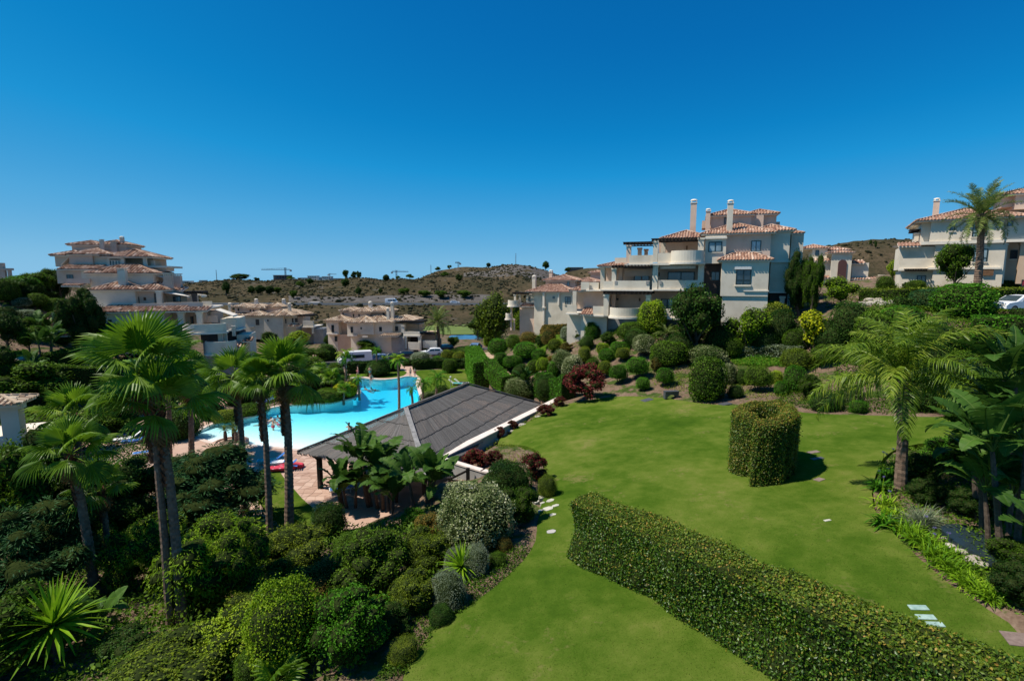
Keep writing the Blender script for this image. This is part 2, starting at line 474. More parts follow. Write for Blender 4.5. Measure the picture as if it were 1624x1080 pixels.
def smooth_poly(pts, step=.5, closed=True, wob=0.0, seed=1):
    """Catmull-Rom through the points, resampled"""
    P = [Vector((p[0], p[1])) for p in pts]
    n = len(P)
    out = []
    rg = random.Random(seed)
    for i in range(n if closed else n-1):
        p0, p1, p2, p3 = P[(i-1) % n] if closed or i > 0 else P[i], P[i], P[(i+1) % n], P[(i+2) % n] if closed or i+2 < n else P[(i+1) % n]
        k = max(1, int((p2-p1).length/step))
        for j in range(k):
            t = j/k
            q = .5*((2*p1)+(p2-p0)*t+(2*p0-5*p1+4*p2-p3)*t*t+(3*p1-p0-3*p2+p3)*t**3)
            if wob: q = q+Vector((rg.uniform(-wob, wob), rg.uniform(-wob, wob)))
            out.append((q.x, q.y))
    if not closed: out.append(tuple(P[-1]))
    return out
SHEETS = []
def sheet(name, poly, mat, off=.03, grid=1.2, zfun=None, drop=True, holes=(), kind='structure', edge=True):
    """a ground-hugging sheet bounded by poly"""
    zf = zfun or (lambda X, Y: gz(X, Y))
    pts = [Vector((p[0], p[1])) for p in poly]
    n = len(pts)
    edges = [(i, (i+1) % n) for i in range(n)]
    for h in holes:
        b = len(pts)
        pts += [Vector((p[0], p[1])) for p in h]
        edges += [(b+i, b+(i+1) % len(h)) for i in range(len(h))]
    xs, ys = [p[0] for p in poly], [p[1] for p in poly]
    gx, gy = np.meshgrid(np.arange(min(xs), max(xs), grid), np.arange(min(ys), max(ys), grid))
    gx, gy = gx.ravel(), gy.ravel()
    k = inside(poly, gx, gy)
    for h in holes: k &= ~inside(h, gx, gy)
    pts += [Vector((a, b)) for a, b in zip(gx[k], gy[k])]
    r = delaunay_2d_cdt(pts, edges, [], 1, 1e-4)
    V, T = r[0], r[2]
    vx, vy = np.array([v.x for v in V]), np.array([v.y for v in V])
    cx = np.array([vx[list(t)].mean() for t in T])
    cy = np.array([vy[list(t)].mean() for t in T])
    keep = inside(poly, cx, cy)
    for h in holes: keep &= ~inside(h, cx, cy)
    z = zf(vx, vy)+off
    mb = MB()
    mb.v = [(a, b, c) for a, b, c in zip(vx, vy, z)]
    mb.f = []
    for t, q in zip(T, keep):
        if not q: continue
        a, b, c = t[:3]
        ar = (vx[b]-vx[a])*(vy[c]-vy[a])-(vx[c]-vx[a])*(vy[b]-vy[a])
        mb.f.append((a, b, c) if ar > 0 else (a, c, b))
    mb.t = [.5]*len(mb.f)
    mb.m = [0]*len(mb.f)
    if edge:
        pz = zf(np.array(xs), np.array(ys))+off
        for i in range(n):
            j = (i+1) % n
            mb.add([(xs[i], ys[i], pz[i]-.3), (xs[j], ys[j], pz[j]-.3), (xs[j], ys[j], pz[j]), (xs[i], ys[i], pz[i])], [(0, 1, 2, 3)])
    if drop: SHEETS.append(poly)
    o = mb.build(name, mat, smooth=False)
    tag(o, kind=kind)
    return o
def pxpoly(pp, z=None):
    return [(lambda p: (p.x, p.y))(at_z(a, b, z) if z is not None else on_ground(a, b)) for a, b in pp]

# ---- lawn
def lawn_material():
    m, n, l, b, out = new_mat('lawn_grass')
    vec = n.new('ShaderNodeNewGeometry').outputs['Position']
    big = noise(n, l, vec, .16, 4, .55)
    mid = noise(n, l, vec, 1.1, 5, .65)
    fine = noise(n, l, vec, 22, 6, .8)
    f = math_node(n, l, 'ADD', math_node(n, l, 'MULTIPLY', big, .44), math_node(n, l, 'MULTIPLY', mid, .32))
    f = math_node(n, l, 'ADD', f, math_node(n, l, 'MULTIPLY', fine, .24))
    r = ramp(n, [(.34, (.027, .064, .006)), (.45, (.051, .096, .009)), (.54, (.09, .13, .018)), (.65, (.155, .162, .04))])
    l.new(f, r.inputs[0])
    worn = ramp(n, [(.565, (0, 0, 0)), (.72, (1, 1, 1))])
    l.new(math_node(n, l, 'ADD', math_node(n, l, 'MULTIPLY', noise(n, l, vec, .33, 5, .7), .7), math_node(n, l, 'MULTIPLY', noise(n, l, vec, 5, 4), .3)), worn.inputs[0])
    l.new(mixc(n, l, worn.outputs[0], r.outputs[0], (.19, .155, .062)), b.inputs['Base Color'])
    b.inputs['Roughness'].default_value = .9
    b.inputs['Specular IOR Level'].default_value = .0
    bn = n.new('ShaderNodeBump')
    bn.inputs['Strength'].default_value = .7
    bn.inputs['Distance'].default_value = .04
    l.new(fine, bn.inputs['Height'])
    l.new(bn.outputs[0], b.inputs['Normal'])
    return m
M['lawn'] = lawn_material()
lawn_px = [(640, 1079), (650, 1050), (690, 1000), (760, 950), (815, 905), (845, 868), (852, 835), (858, 800), (868, 775), (862, 745), (845, 712), (790, 705), (770, 712), (772, 700), (812, 680), (850, 662), (878, 650), (905, 640), (955, 632), (1000, 629), (1060, 633), (1110, 640), (1160, 644), (1220, 648), (1290, 656), (1400, 660), (1480, 662), (1540, 662), (1560, 690), (1500, 700), (1440, 708), (1400, 728), (1388, 760), (1384, 800), (1410, 840), (1440, 870), (1480, 908), (1540, 950), (1600, 988), (1680, 1030)]
lp = pxpoly(lawn_px)
lp += [(17, 9), (14, 6), (3, 6), (-1.4, 7.5), (-2.0, 10)]
lawn_poly = smooth_poly(lp, .5, True, .035, 3)
sheet('lawn', lawn_poly, M['lawn'], .03, 1.0)

# ---- pool terrace with the hole of the pool
pool_px = [(310, 690), (328, 677), (350, 669), (392, 662), (415, 656), (424, 649), (440, 645), (461, 642.5), (503, 640.5), (544, 635.5), (565, 630), (572, 622), (569, 613), (563, 606), (558, 601), (567, 598), (592, 601), (612, 602), (630, 600), (645, 597), (662, 598), (660, 608), (664, 622), (668, 640), (655, 652), (620, 668), (570, 690), (520, 706), (482, 713), (458, 711), (400, 706), (345, 703)]
pool_poly = smooth_poly(pxpoly(pool_px, 0.0), .6)
deck_stone = noise_mat('terrace_stone', [(.25, (.33, .2, .145)), (.5, (.43, .285, .215)), (.75, (.52, .37, .29))], .9, 6, .85, .3, 14, tint=.35, second=6)
M['deck'] = deck_stone
sheet('pool_terrace', smooth_poly(DECK, 1.0), deck_stone, 0.0, 2.5, zfun=lambda X, Y: np.zeros(len(X)), drop=False, holes=[pool_poly], edge=False)
# basin: floor slopes from the beach entry at the near left side to the far deep end
e0, e1 = np.array(at_z(330, 700, 0))[:2], np.array(at_z(482, 713, 0))[:2]
ev = (e1-e0)/np.linalg.norm(e1-e0)
en = np.array([-ev[1], ev[0]])
def pool_depth(X, Y):
    d = (np.asarray(X)-e0[0])*en[0]+(np.asarray(Y)-e0[1])*en[1]
    return np.clip(.05+d*.07, .05, 1.6)
def pool_floor_mat():
    m, n, l, b, out = new_mat('pool_mosaic')
    vec = n.new('ShaderNodeNewGeometry').outputs['Position']
    v = n.new('ShaderNodeTexVoronoi')
    v.feature = 'DISTANCE_TO_EDGE'
    v.inputs['Scale'].default_value = 1.1
    l.new(vec, v.inputs['Vector'])
    r = ramp(n, [(.3, (.80, .82, .80)), (.7, (.88, .90, .88))])
    l.new(noise(n, l, vec, 3, 4), r.inputs[0])
    l.new(r.outputs[0], b.inputs['Base Color'])
    b.inputs['Roughness'].default_value = .5
    return m
M['pool_floor'] = pool_floor_mat()
pf = sheet('pool_floor', pool_poly, M['pool_floor'], 0, 1.5, zfun=lambda X, Y: -pool_depth(X, Y), drop=False, edge=False)
def water_mat():
    m, n, l, b, out = new_mat('pool_water')
    n.remove(b)
    vec = n.new('ShaderNodeNewGeometry').outputs['Position']
    tr = n.new('ShaderNodeBsdfTransparent')
    tr.inputs['Color'].default_value = (.97, .99, 1, 1)
    gl = n.new('ShaderNodeBsdfGlossy')
    gl.inputs['Roughness'].default_value = .08
    gl.inputs['Color'].default_value = (.8, .8, .8, 1)
    bn = n.new('ShaderNodeBump')
    bn.inputs['Strength'].default_value = .55
    bn.inputs['Distance'].default_value = .05
    w = math_node(n, l, 'ADD', noise(n, l, vec, 1.6, 3), math_node(n, l, 'MULTIPLY', noise(n, l, vec, 6, 2), .4))
    l.new(w, bn.inputs['Height'])
    fr = n.new('ShaderNodeFresnel')
    fr.inputs['IOR'].default_value = 1.33
    l.new(bn.outputs[0], fr.inputs['Normal'])
    l.new(bn.outputs[0], gl.inputs['Normal'])
    mx = n.new('ShaderNodeMixShader')
    l.new(fr.outputs[0], mx.inputs[0])
    l.new(tr.outputs[0], mx.inputs[1])
    l.new(gl.outputs[0], mx.inputs[2])
    l.new(mx.outputs[0], out.inputs['Surface'])
    va = n.new('ShaderNodeVolumeAbsorption')
    va.inputs['Color'].default_value = (.0, .86, .97, 1)
    va.inputs['Density'].default_value = .42
    l.new(va.outputs[0], out.inputs['Volume'])
    return m
M['water'] = water_mat()
mbw = MB()
n_ = len(pool_poly)
wtop = -.03
mbw.prism([(x, y) for x, y in pool_poly], -1.7, wtop)
wo_ = mbw.build('pool_water', M['water'])
tag(wo_, kind='structure')
bmw = bmesh.new(); bmw.from_mesh(wo_.data)
bmesh.ops.triangulate(bmw, faces=[f for f in bmw.faces if len(f.verts) > 4])
bmesh.ops.recalc_face_normals(bmw, faces=bmw.faces)
bmw.to_mesh(wo_.data); bmw.free()
# basin wall and coping
def offset_poly(poly, d):
    n = len(poly)
    out = []
    for i in range(n):
        a, b = Vector(poly[(i-1) % n]), Vector(poly[(i+1) % n])
        t = (b-a).normalized()
        out.append((poly[i][0]+t.y*d, poly[i][1]-t.x*d))
    return out
ar_ = sum(pool_poly[i][0]*pool_poly[(i+1) % n_][1]-pool_poly[(i+1) % n_][0]*pool_poly[i][1] for i in range(n_))
sg = 1 if ar_ > 0 else -1
po, pi_, pin2 = offset_poly(pool_poly, .38*sg), offset_poly(pool_poly, -.05*sg), offset_poly(pool_poly, .03*sg)
mb = MB()
for i in range(n_):
    j = (i+1) % n_
    a, b, c, d = pi_[i], pi_[j], po[j], po[i]
    mb.add([(a[0], a[1], -.12), (b[0], b[1], -.12), (b[0], b[1], .06), (a[0], a[1], .06), (c[0], c[1], .06), (d[0], d[1], .06), (c[0], c[1], -.1), (d[0], d[1], -.1)], [(0, 1, 2, 3), (3, 2, 4, 5), (5, 4, 6, 7)])
tag(mb.build('pool_coping', noise_mat('coping_stone', [(.3, (.5, .38, .31)), (.7, (.64, .53, .46))], 2, 4, .8)), kind='structure')
mb = MB()
for i in range(n_):
    j = (i+1) % n_
    a, b = pin2[i], pin2[j]
    mb.add([(a[0], a[1], -1.75), (b[0], b[1], -1.75), (b[0], b[1], -.02), (a[0], a[1], -.02)], [(0, 1, 2, 3)])
tag(mb.build('pool_wall', M['pool_floor']), kind='structure')

# ---- grass patches, garden islands and paths on the terrace level
Z0 = lambda X, Y: np.zeros(len(X))
sheet('grass_strip', smooth_poly(pxpoly([(552, 600), (556, 594), (580, 589), (625, 588), (645, 588), (641, 595), (628, 598.5), (600, 599.5), (575, 597)], 0), .6), M['lawn'], .012, 2, Z0, False, edge=False)
sheet('grass_field', smooth_poly(pxpoly([(668, 600), (655, 589), (700, 586), (745, 588), (752, 612), (735, 630), (700, 650), (672, 645), (672, 620)], 0), .6), M['lawn'], .012, 2, Z0, False, edge=False)
sheet('garden_island', smooth_poly(pxpoly([(330, 674), (352, 666.5), (394, 659.5), (414, 653), (420, 647), (440, 642.5), (461, 640), (503, 638), (543, 633), (562, 628), (568, 622), (565, 614), (556, 606), (520, 604), (470, 612), (420, 625), (380, 640), (340, 655)], 0), .6), M['soil'], .012, 2, Z0, False, edge=False)
sheet('grass_verge', smooth_poly(pxpoly([(395, 770), (430, 738), (452, 760), (478, 790), (500, 815), (470, 850), (440, 830)], 0.0), .6), M['lawn'], .05, 1.5, None, False, edge=False)
M['path'] = noise_mat('path_paving', [(.3, (.42, .27, .19)), (.7, (.56, .4, .3))], 2, 5, .85)
sheet('footpath', smooth_poly(pxpoly([(640, 587), (654, 589), (663, 598), (652, 597), (648, 592)], 0), .5), M['path'], .02, 2, Z0, False, edge=False)
asphalt = noise_mat('asphalt', [(.3, (.04, .04, .042)), (.7, (.065, .064, .064))], 4, 6, .9, .2, 40)
M['asphalt'] = asphalt
sheet('road', smooth_poly(pxpoly([(500, 583), (560, 584), (650, 573), (720, 563), (790, 553), (788, 549), (700, 556), (640, 563), (560, 572), (500, 574)], .1), 1.5), asphalt, .10, 3, lambda X, Y: gz(X, Y), False, edge=False)
sheet('golf_green', smooth_poly(pxpoly([(690, 531), (760, 531), (800, 522), (800, 516), (700, 517), (670, 522)], -2.2), 3), noise_mat('golf_grass', [(.3, (.08, .12, .018)), (.7, (.13, .17, .03))], .2, 5, .8), .35, 6, lambda X, Y: np.full(len(X), -2.2), False, edge=False)
pondm = flat_mat('pond_water', (.05, .1, .16), .08, 0, .8)
sheet('pond', smooth_poly(pxpoly([(718, 542), (758, 542), (760, 535), (716, 535)], -2.0), 3), pondm, .55, 6, lambda X, Y: np.full(len(X), -2.0), False, edge=False)
p_ = pxpoly([(2, 568), (2, 580), (15, 577), (44, 566), (44, 556), (20, 557)])
sheet('lawn_terrace', smooth_poly(p_, .7), M['lawn'], .06, 2, None, True)
sheet('garden_path', smooth_poly(pxpoly([(8, 577), (14, 578), (46, 567), (44, 564)]), .5), M['path'], .1, 2, None, False)
sheet('dirt_path', smooth_poly(pxpoly([(766, 562), (782, 562), (792, 575), (806, 590), (812, 598), (790, 598), (776, 588), (768, 575)]), .6), noise_mat('dirt', [(.3, (.3, .2, .13)), (.7, (.42, .3, .2))], 1, 6, .95, .4, 12), .04, 2, None, True)
sheet('bed_lawn', smooth_poly(pxpoly([(1165, 562), (1165, 576), (1245, 578), (1300, 580), (1250, 564)]), .6), M['lawn'], .05, 2, None, True)
sheet('grass_bank', smooth_poly(pxpoly([(845, 530), (880, 520), (900, 540), (890, 548), (870, 550), (850, 545)]), .6), M['lawn'], .05, 2, None, True)
sheet('upper_grass', smooth_poly(pxpoly([(1340, 565), (1400, 575), (1420, 545), (1450, 500), (1400, 490), (1360, 520)]), .6), M['lawn'], .05, 2, None, True)

# ---- the ground itself, one grid with finer cells where the garden is
ax = np.unique(np.round(np.concatenate([np.arange(-190, -60, 5), np.arange(-60, -26, 1.6), np.arange(-26, 36, .75), np.arange(36, 60, 1.6), np.arange(60, 191, 5)]), 3))
ay = np.unique(np.round(np.concatenate([np.arange(-6, 62, .75), np.arange(62, 110, 1.6), np.arange(110, 192, 4)]), 3))
GX, GY = np.meshgrid(ax, ay)
gx, gy = GX.ravel(), GY.ravel()
hz = H(gx, gy)
rs = np.random.default_rng(5)
hz = hz+rs.normal(0, .02, len(hz))
for pl in SHEETS:
    hz = np.where(inside(pl, gx, gy), hz-.3, hz)
hz = np.where(inside(offset_poly(DECK, -.15), gx, gy), -2.2, hz)
nx, ny = len(ax), len(ay)
idx = np.arange(nx*ny).reshape(ny, nx)
Fq = np.stack([idx[:-1, :-1], idx[:-1, 1:], idx[1:, 1:], idx[1:, :-1]], -1).reshape(-1, 4)
def ground_mat():
    m, n, l, b, out = new_mat('garden_ground')
    vec = n.new('ShaderNodeNewGeometry').outputs['Position']
    r1 = ramp(n, [(.3, (.07, .045, .03)), (.5, (.15, .10, .068)), (.72, (.25, .185, .13))])
    l.new(math_node(n, l, 'ADD', math_node(n, l, 'MULTIPLY', noise(n, l, vec, 1.2, 6), .5), math_node(n, l, 'MULTIPLY', noise(n, l, vec, 9, 4), .5)), r1.inputs[0])
    r2 = ramp(n, [(.3, (.02, .04, .008)), (.7, (.07, .1, .018))])
    l.new(noise(n, l, vec, 3, 6), r2.inputs[0])
    k = ramp(n, [(.5, (0, 0, 0)), (.58, (1, 1, 1))])
    l.new(noise(n, l, vec, .55, 5, .7), k.inputs[0])
    l.new(mixc(n, l, k.outputs[0], r1.outputs[0], r2.outputs[0]), b.inputs['Base Color'])
    b.inputs['Roughness'].default_value = .95
    b.inputs['Specular IOR Level'].default_value = .1
    bn = n.new('ShaderNodeBump')
    bn.inputs['Strength'].default_value = .7
    bn.inputs['Distance'].default_value = .08
    l.new(noise(n, l, vec, 9, 6), bn.inputs['Height'])
    l.new(bn.outputs[0], b.inputs['Normal'])
    return m
M['ground'] = ground_mat()
g = link('ground', np_mesh('ground', np.stack([gx, gy, hz], -1), Fq, np.full(len(Fq), .5), M['ground'], True))
tag(g, kind='structure')

# ---- far hills: rows in distance, columns in direction
ridge = [(-700, 440, 420), (0, 447, 420), (290, 451, 420), (335, 448, 400), (370, 444, 400), (420, 447, 400), (470, 443, 410), (520, 446, 400), (560, 441, 400), (600, 444, 390), (640, 442, 385), (660, 443, 380), (690, 431, 430), (730, 425, 430), (775, 424, 430), (800, 420, 400), (822, 417, 390), (845, 420, 390), (868, 429, 390), (890, 437, 400), (905, 429, 520), (930, 424, 540), (965, 424, 540), (1050, 425, 500), (1200, 410, 360), (1290, 391, 300), (1340, 383, 290), (1390, 378, 280), (1440, 377, 280), (1500, 385, 280), (1700, 400, 280), (2400, 420, 300)]
rp = np.array(ridge)
q_px = np.linspace(-600, 2300, 520)
qs = (q_px-812)/806.0
ry = np.interp(q_px, rp[:, 0], rp[:, 1])
rY = np.interp(q_px, rp[:, 0], rp[:, 2])
yy = (ry-540)/F
zr = CAMZ-(yy*cp+sp)/(cp-yy*sp)*rY
hl = np.clip((q_px-960)/200, 0, 1)
Yrow = np.concatenate([np.linspace(150, 224, 16), np.linspace(226, 234, 5), np.linspace(238, 560, 66), np.linspace(575, 1400, 14)])
rs2 = np.random.default_rng(12)
wv = [(rs2.normal(0, 1, 2)*s_, rs2.uniform(0, 6.28), a_) for s_, a_ in [(.012, 2.2)]*4+[(.03, 1.0)]*6+[(.08, .45)]*8+[(.2, .18)]*8]
def fbm(X, Y):
    o = np.zeros_like(X)
    for (k, p, a) in wv: o += a*np.sin(k[0]*X*2.2+k[1]*Y*2.2+p)
    return o
HZ, HX, HY, HR = [], [], [], []
def hill_profile(Y):
    out = np.zeros(len(q_px))
    for i in range(len(q_px)):
        zb = -2.6
        lift = hl[i]*14
        kn = [(140, zb+lift*.5), (190, -2+lift*.7), (222, 2.7+lift), (235, 2.9+lift), (252, max(5.9, 0)+lift*1.1), (rY[i], max(zr[i], 6.2)), (rY[i]+60, max(zr[i], 6)-6), (1400, max(zr[i], 6)-40)]
        if rY[i] < 300: kn[4] = (252, max(zr[i]-8, 6))
        out[i] = np.interp(Y, [a for a, _ in kn], [b for _, b in kn])
    return out
for Y in Yrow:
    X = qs*Y
    z = hill_profile(Y)
    w = np.clip((Y-236)/60, 0, 1)*np.clip(1-(Y-rY-40)/200, .3, 1)
    near_r = np.clip(np.abs(Y-rY)/60, .35, 1)
    z = z+fbm(X, np.full_like(X, Y))*w*near_r*.55
    HX.append(X); HY.append(np.full_like(X, Y)); HZ.append(z)
HX, HY, HZ = np.array(HX), np.array(HY), np.array(HZ)
nr, nc = HX.shape
idx = np.arange(nr*nc).reshape(nr, nc)
Fq = np.stack([idx[:-1, :-1], idx[:-1, 1:], idx[1:, 1:], idx[1:, :-1]], -1).reshape(-1, 4)
fy = HY[:-1, :-1].ravel()
fpx = np.broadcast_to(q_px[:-1], (nr-1, nc-1)).ravel()
rock = np.where((fy > 234) & (fy < 251) & (fpx > 455) & (fpx < 780), .9, .2)
rock = np.where((fpx > 735) & (fpx < 892) & (fy > 300) & (fy < 395) & (fy > 300+(880-fpx)*.45), .6, rock)
def hill_mat():
    m, n, l, b, out = new_mat('dry_hillside')
    vec = n.new('ShaderNodeNewGeometry').outputs['Position']
    at = n.new('ShaderNodeAttribute'); at.attribute_name = 'tint'
    r1 = ramp(n, [(.36, (.020, .024, .010)), (.46, (.044, .039, .020)), (.55, (.080, .060, .034)), (.68, (.145, .104, .064))])
    f = math_node(n, l, 'ADD', math_node(n, l, 'MULTIPLY', noise(n, l, vec, .03, 6, .7), .4), math_node(n, l, 'MULTIPLY', noise(n, l, vec, .35, 8, .85), .6))
    l.new(f, r1.inputs[0])
    r2 = ramp(n, [(.3, (.065, .060, .055)), (.55, (.11, .10, .092)), (.75, (.18, .168, .155))])
    l.new(noise(n, l, vec, .25, 7, .75), r2.inputs[0])
    k = ramp(n, [(.42, (0, 0, 0)), (.5, (1, 1, 1))])
    f2 = math_node(n, l, 'ADD', at.outputs['Fac'], math_node(n, l, 'MULTIPLY', math_node(n, l, 'SUBTRACT', noise(n, l, vec, .07, 6, .7), .5), 2.0))
    l.new(f2, k.inputs[0])
    l.new(mixc(n, l, k.outputs[0], r1.outputs[0], r2.outputs[0]), b.inputs['Base Color'])
    b.inputs['Roughness'].default_value = 1
    b.inputs['Specular IOR Level'].default_value = .05
    bn = n.new('ShaderNodeBump')
    bn.inputs['Strength'].default_value = 1
    bn.inputs['Distance'].default_value = 1.2
    l.new(noise(n, l, vec, .3, 6, .7), bn.inputs['Height'])
    l.new(bn.outputs[0], b.inputs['Normal'])
    return m
M['hill'] = hill_mat()
hme = np_mesh('hills', np.stack([HX.ravel(), HY.ravel(), HZ.ravel()], -1), Fq, rock, M['hill'], True)
tag(link('hills', hme), kind='structure')
def hill_at(px, Y):
    i = np.searchsorted(Yrow, Y)-1
    i = min(max(i, 0), nr-2)
    t = (Y-Yrow[i])/(Yrow[i+1]-Yrow[i])
    z = np.interp(px, q_px, HZ[i])*(1-t)+np.interp(px, q_px, HZ[i+1])*t
    return Vector(((px-812)/806*Y, Y, float(z)))
# hill road with its parapet
mb = MB()
pxs = np.linspace(250, 860, 80)
for a, b in zip(pxs[:-1], pxs[1:]):
    A, B = hill_at(a, 226), hill_at(b, 226)
    A2, B2 = hill_at(a, 233), hill_at(b, 233)
    mb.add([A+Vector((0, 0, .25)), B+Vector((0, 0, .25)), B2+Vector((0, 0, .25)), A2+Vector((0, 0, .25))], [(0, 1, 2, 3)])
tag(mb.build('hill_road', asphalt), kind='structure')
mb = MB()
for a, b in zip(pxs[:-1], pxs[1:]):
    A, B = hill_at(a, 225.2), hill_at(b, 225.2)
    mb.add([A+Vector((0, 0, .0)), B, B+Vector((0, 0, .95)), A+Vector((0, 0, .95)), A+Vector((0, .5, .95)), B+Vector((0, .5, .95)), A+Vector((0, .5, 0)), B+Vector((0, .5, 0))], [(0, 1, 2, 3), (3, 2, 5, 4), (4, 5, 7, 6)])
tag(mb.build('road_barrier', M['concrete']), 'long pale concrete barrier beside the hill road', 'barrier')
# ---------------------------------------------------------------- vegetation generators
def unit(v): return v/np.maximum(np.linalg.norm(v, axis=-1, keepdims=True), 1e-9)
def leaf_quads(P, N, size, aspect, rg, fold=.25, along=None, along_w=0.0):
    n = len(P)
    R = unit(rg.normal(0, 1, (n, 3)))
    if along is not None: R = unit(R*(1-along_w)+along*along_w)
    T = unit(R-N*(R*N).sum(-1, keepdims=True)*.8)
    B = unit(np.cross(N, T))
    s = (size*rg.uniform(.6, 1.3, n))[:, None]
    w = s*aspect*.5
    v = np.empty((n, 4, 3))
    v[:, 0] = P-T*s*.5
    v[:, 1] = P+B*w+N*w*fold
    v[:, 2] = P+T*s*.5
    v[:, 3] = P-B*w+N*w*fold
    f = np.arange(n*4).reshape(n, 4)
    return v.reshape(-1, 3), f
def cube_sphere(k=8):
    vs, fs = [], []
    t = np.tan(np.linspace(-pi/4, pi/4, k+1))
    for ax_ in range(3):
        for sgn in (1, -1):
            b = len(vs)
            for i in range(k+1):
                for j in range(k+1):
                    p = [0, 0, 0]
                    p[ax_] = sgn; p[(ax_+1) % 3] = t[i]*sgn; p[(ax_+2) % 3] = t[j]
                    vs.append(p)
            for i in range(k):
                for j in range(k):
                    fs.append((b+i*(k+1)+j, b+(i+1)*(k+1)+j, b+(i+1)*(k+1)+j+1, b+i*(k+1)+j+1))
    return unit(np.array(vs, float)), np.array(fs)
CS = cube_sphere(8)
def lobes(rg, n=7, amp=.07, lo=1.5, hi=4):
    k = rg.normal(0, 1, (n, 3)); k = unit(k)*rg.uniform(lo, hi, n)[:, None]
    ph = rg.uniform(0, 6.28, n)
    return lambda d: 1+amp*np.sin(d@k.T+ph).sum(-1)/sqrt(n)*1.4
def join(parts):
    V, Fs, T, o = [], [], [], 0
    for v, f, t in parts:
        V.append(v); Fs.append(f+o); T.append(t); o += len(v)
    return np.concatenate(V), np.concatenate(Fs), np.concatenate(T)
def bush_mesh(name, seed, n, ls, mat, bump=.05, thick=.05, sq=2.0, aspect=.55, out=.5, low=.72, core=.84, clumps=0, tip=.0, shoots=0.0, fine=.03):
    """unit plant: radius 1, from z=0 to z=2; leaves over a dull twiggy core with inner shade in its colour"""
    rg = np.random.default_rng(seed)
    fn, fn2 = lobes(rg, 7, bump, 1.2, 3.2), lobes(rg, 9, fine, 5, 11)
    def shape(d):
        rho = np.hypot(d[:, 0], d[:, 1])
        r = (rho**sq+np.abs(d[:, 2])**sq)**(-1/sq)
        return r*fn(d)*fn2(d)
    def settle(P):
        P = P.copy()
        P[:, 2] = np.where(P[:, 2] < 0, P[:, 2]*low, P[:, 2])
        P[:, 2] = (P[:, 2]+low)*2/(1+low)
        return P
    d = unit(rg.normal(0, 1, (n, 3)))
    d[:, 2] = np.where(d[:, 2] < -.8, -d[:, 2], d[:, 2])
    r = shape(d)*(1-np.abs(rg.normal(0, thick, n))+np.where(rg.random(n) < shoots, rg.uniform(0, .12, n), 0))
    P = settle(d*r[:, None])
    N = unit(d*out+rg.normal(0, .45, (n, 3))+np.array([0, 0, .25]))
    v, f = leaf_quads(P, N, ls, aspect, rg)
    patch = lobes(rg, 8, .12, 3, 8)(d)-1
    t = np.clip(rg.normal(.38, .22, n)+patch+tip*d[:, 2], 0, 1)
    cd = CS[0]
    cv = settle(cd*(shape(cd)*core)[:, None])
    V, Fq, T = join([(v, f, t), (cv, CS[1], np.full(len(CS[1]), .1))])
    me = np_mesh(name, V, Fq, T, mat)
    me.materials.append(M['shaded_twig_core'])
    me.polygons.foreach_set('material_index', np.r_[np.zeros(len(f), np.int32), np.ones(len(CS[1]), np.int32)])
    return me
def crown_mesh(name, seed, nl, n, ls, mat, flat=.8, spread=.62, lobe_r=(.28, .45), aspect=.5, core=True, droop=0.0, spray=0.0, shell=False):
    """unit crown made of leafy boughs with gaps between them"""
    rg = np.random.default_rng(seed)
    c = unit(rg.normal(0, 1, (nl, 3)))*(rg.uniform(.45, 1, nl)**.6)[:, None]*spread
    if shell: c = unit(c)*rg.uniform(.78, 1.0, nl)[:, None]*spread; c[-3:] *= .2
    c[:, 2] *= flat
    rr = rg.uniform(lobe_r[0], lobe_r[1], nl)
    if shell: rr[-3:] = .55
    parts, MI_ = [], []
    for i in range(nl):
        m = max(30, int(n*rr[i]**2/(rr**2).sum()))
        fn = lobes(rg, 5, .16, 2, 5)
        d = unit(rg.normal(0, 1, (m, 3)))
        r = rr[i]*fn(d)*(1-np.abs(rg.normal(0, .18, m)))
        P = c[i]+d*r[:, None]*np.array([1, 1, .85])
        if droop: P[:, 2] -= droop*np.maximum(0, rg.random(m)-.4)*rr[i]*2
        N = unit(d*.6+rg.normal(0, .5, (m, 3))+np.array([0, 0, .3]))
        al = unit(d+np.array([0, 0, -droop*2])) if spray else None
        v, f = leaf_quads(P+np.array([0, 0, 1]), N, ls, aspect, rg, along=al, along_w=spray)
        parts.append((v, f, np.clip(rg.normal(.36, .2, m)+.12*d[:, 2]*0+rg.normal(0, .06), 0, 1)))
        MI_.append(np.zeros(len(f)))
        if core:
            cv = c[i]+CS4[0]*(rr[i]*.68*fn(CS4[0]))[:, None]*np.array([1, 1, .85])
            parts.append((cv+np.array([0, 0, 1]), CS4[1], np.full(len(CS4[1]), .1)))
            MI_.append(np.ones(len(CS4[1])))
    V, Fq, T = join(parts)
    me = np_mesh(name, V, Fq, T, mat)
    me.materials.append(M['shaded_twig_core'])
    me.polygons.foreach_set('material_index', np.concatenate(MI_).astype(np.int32))
    return me
CS4 = cube_sphere(4)

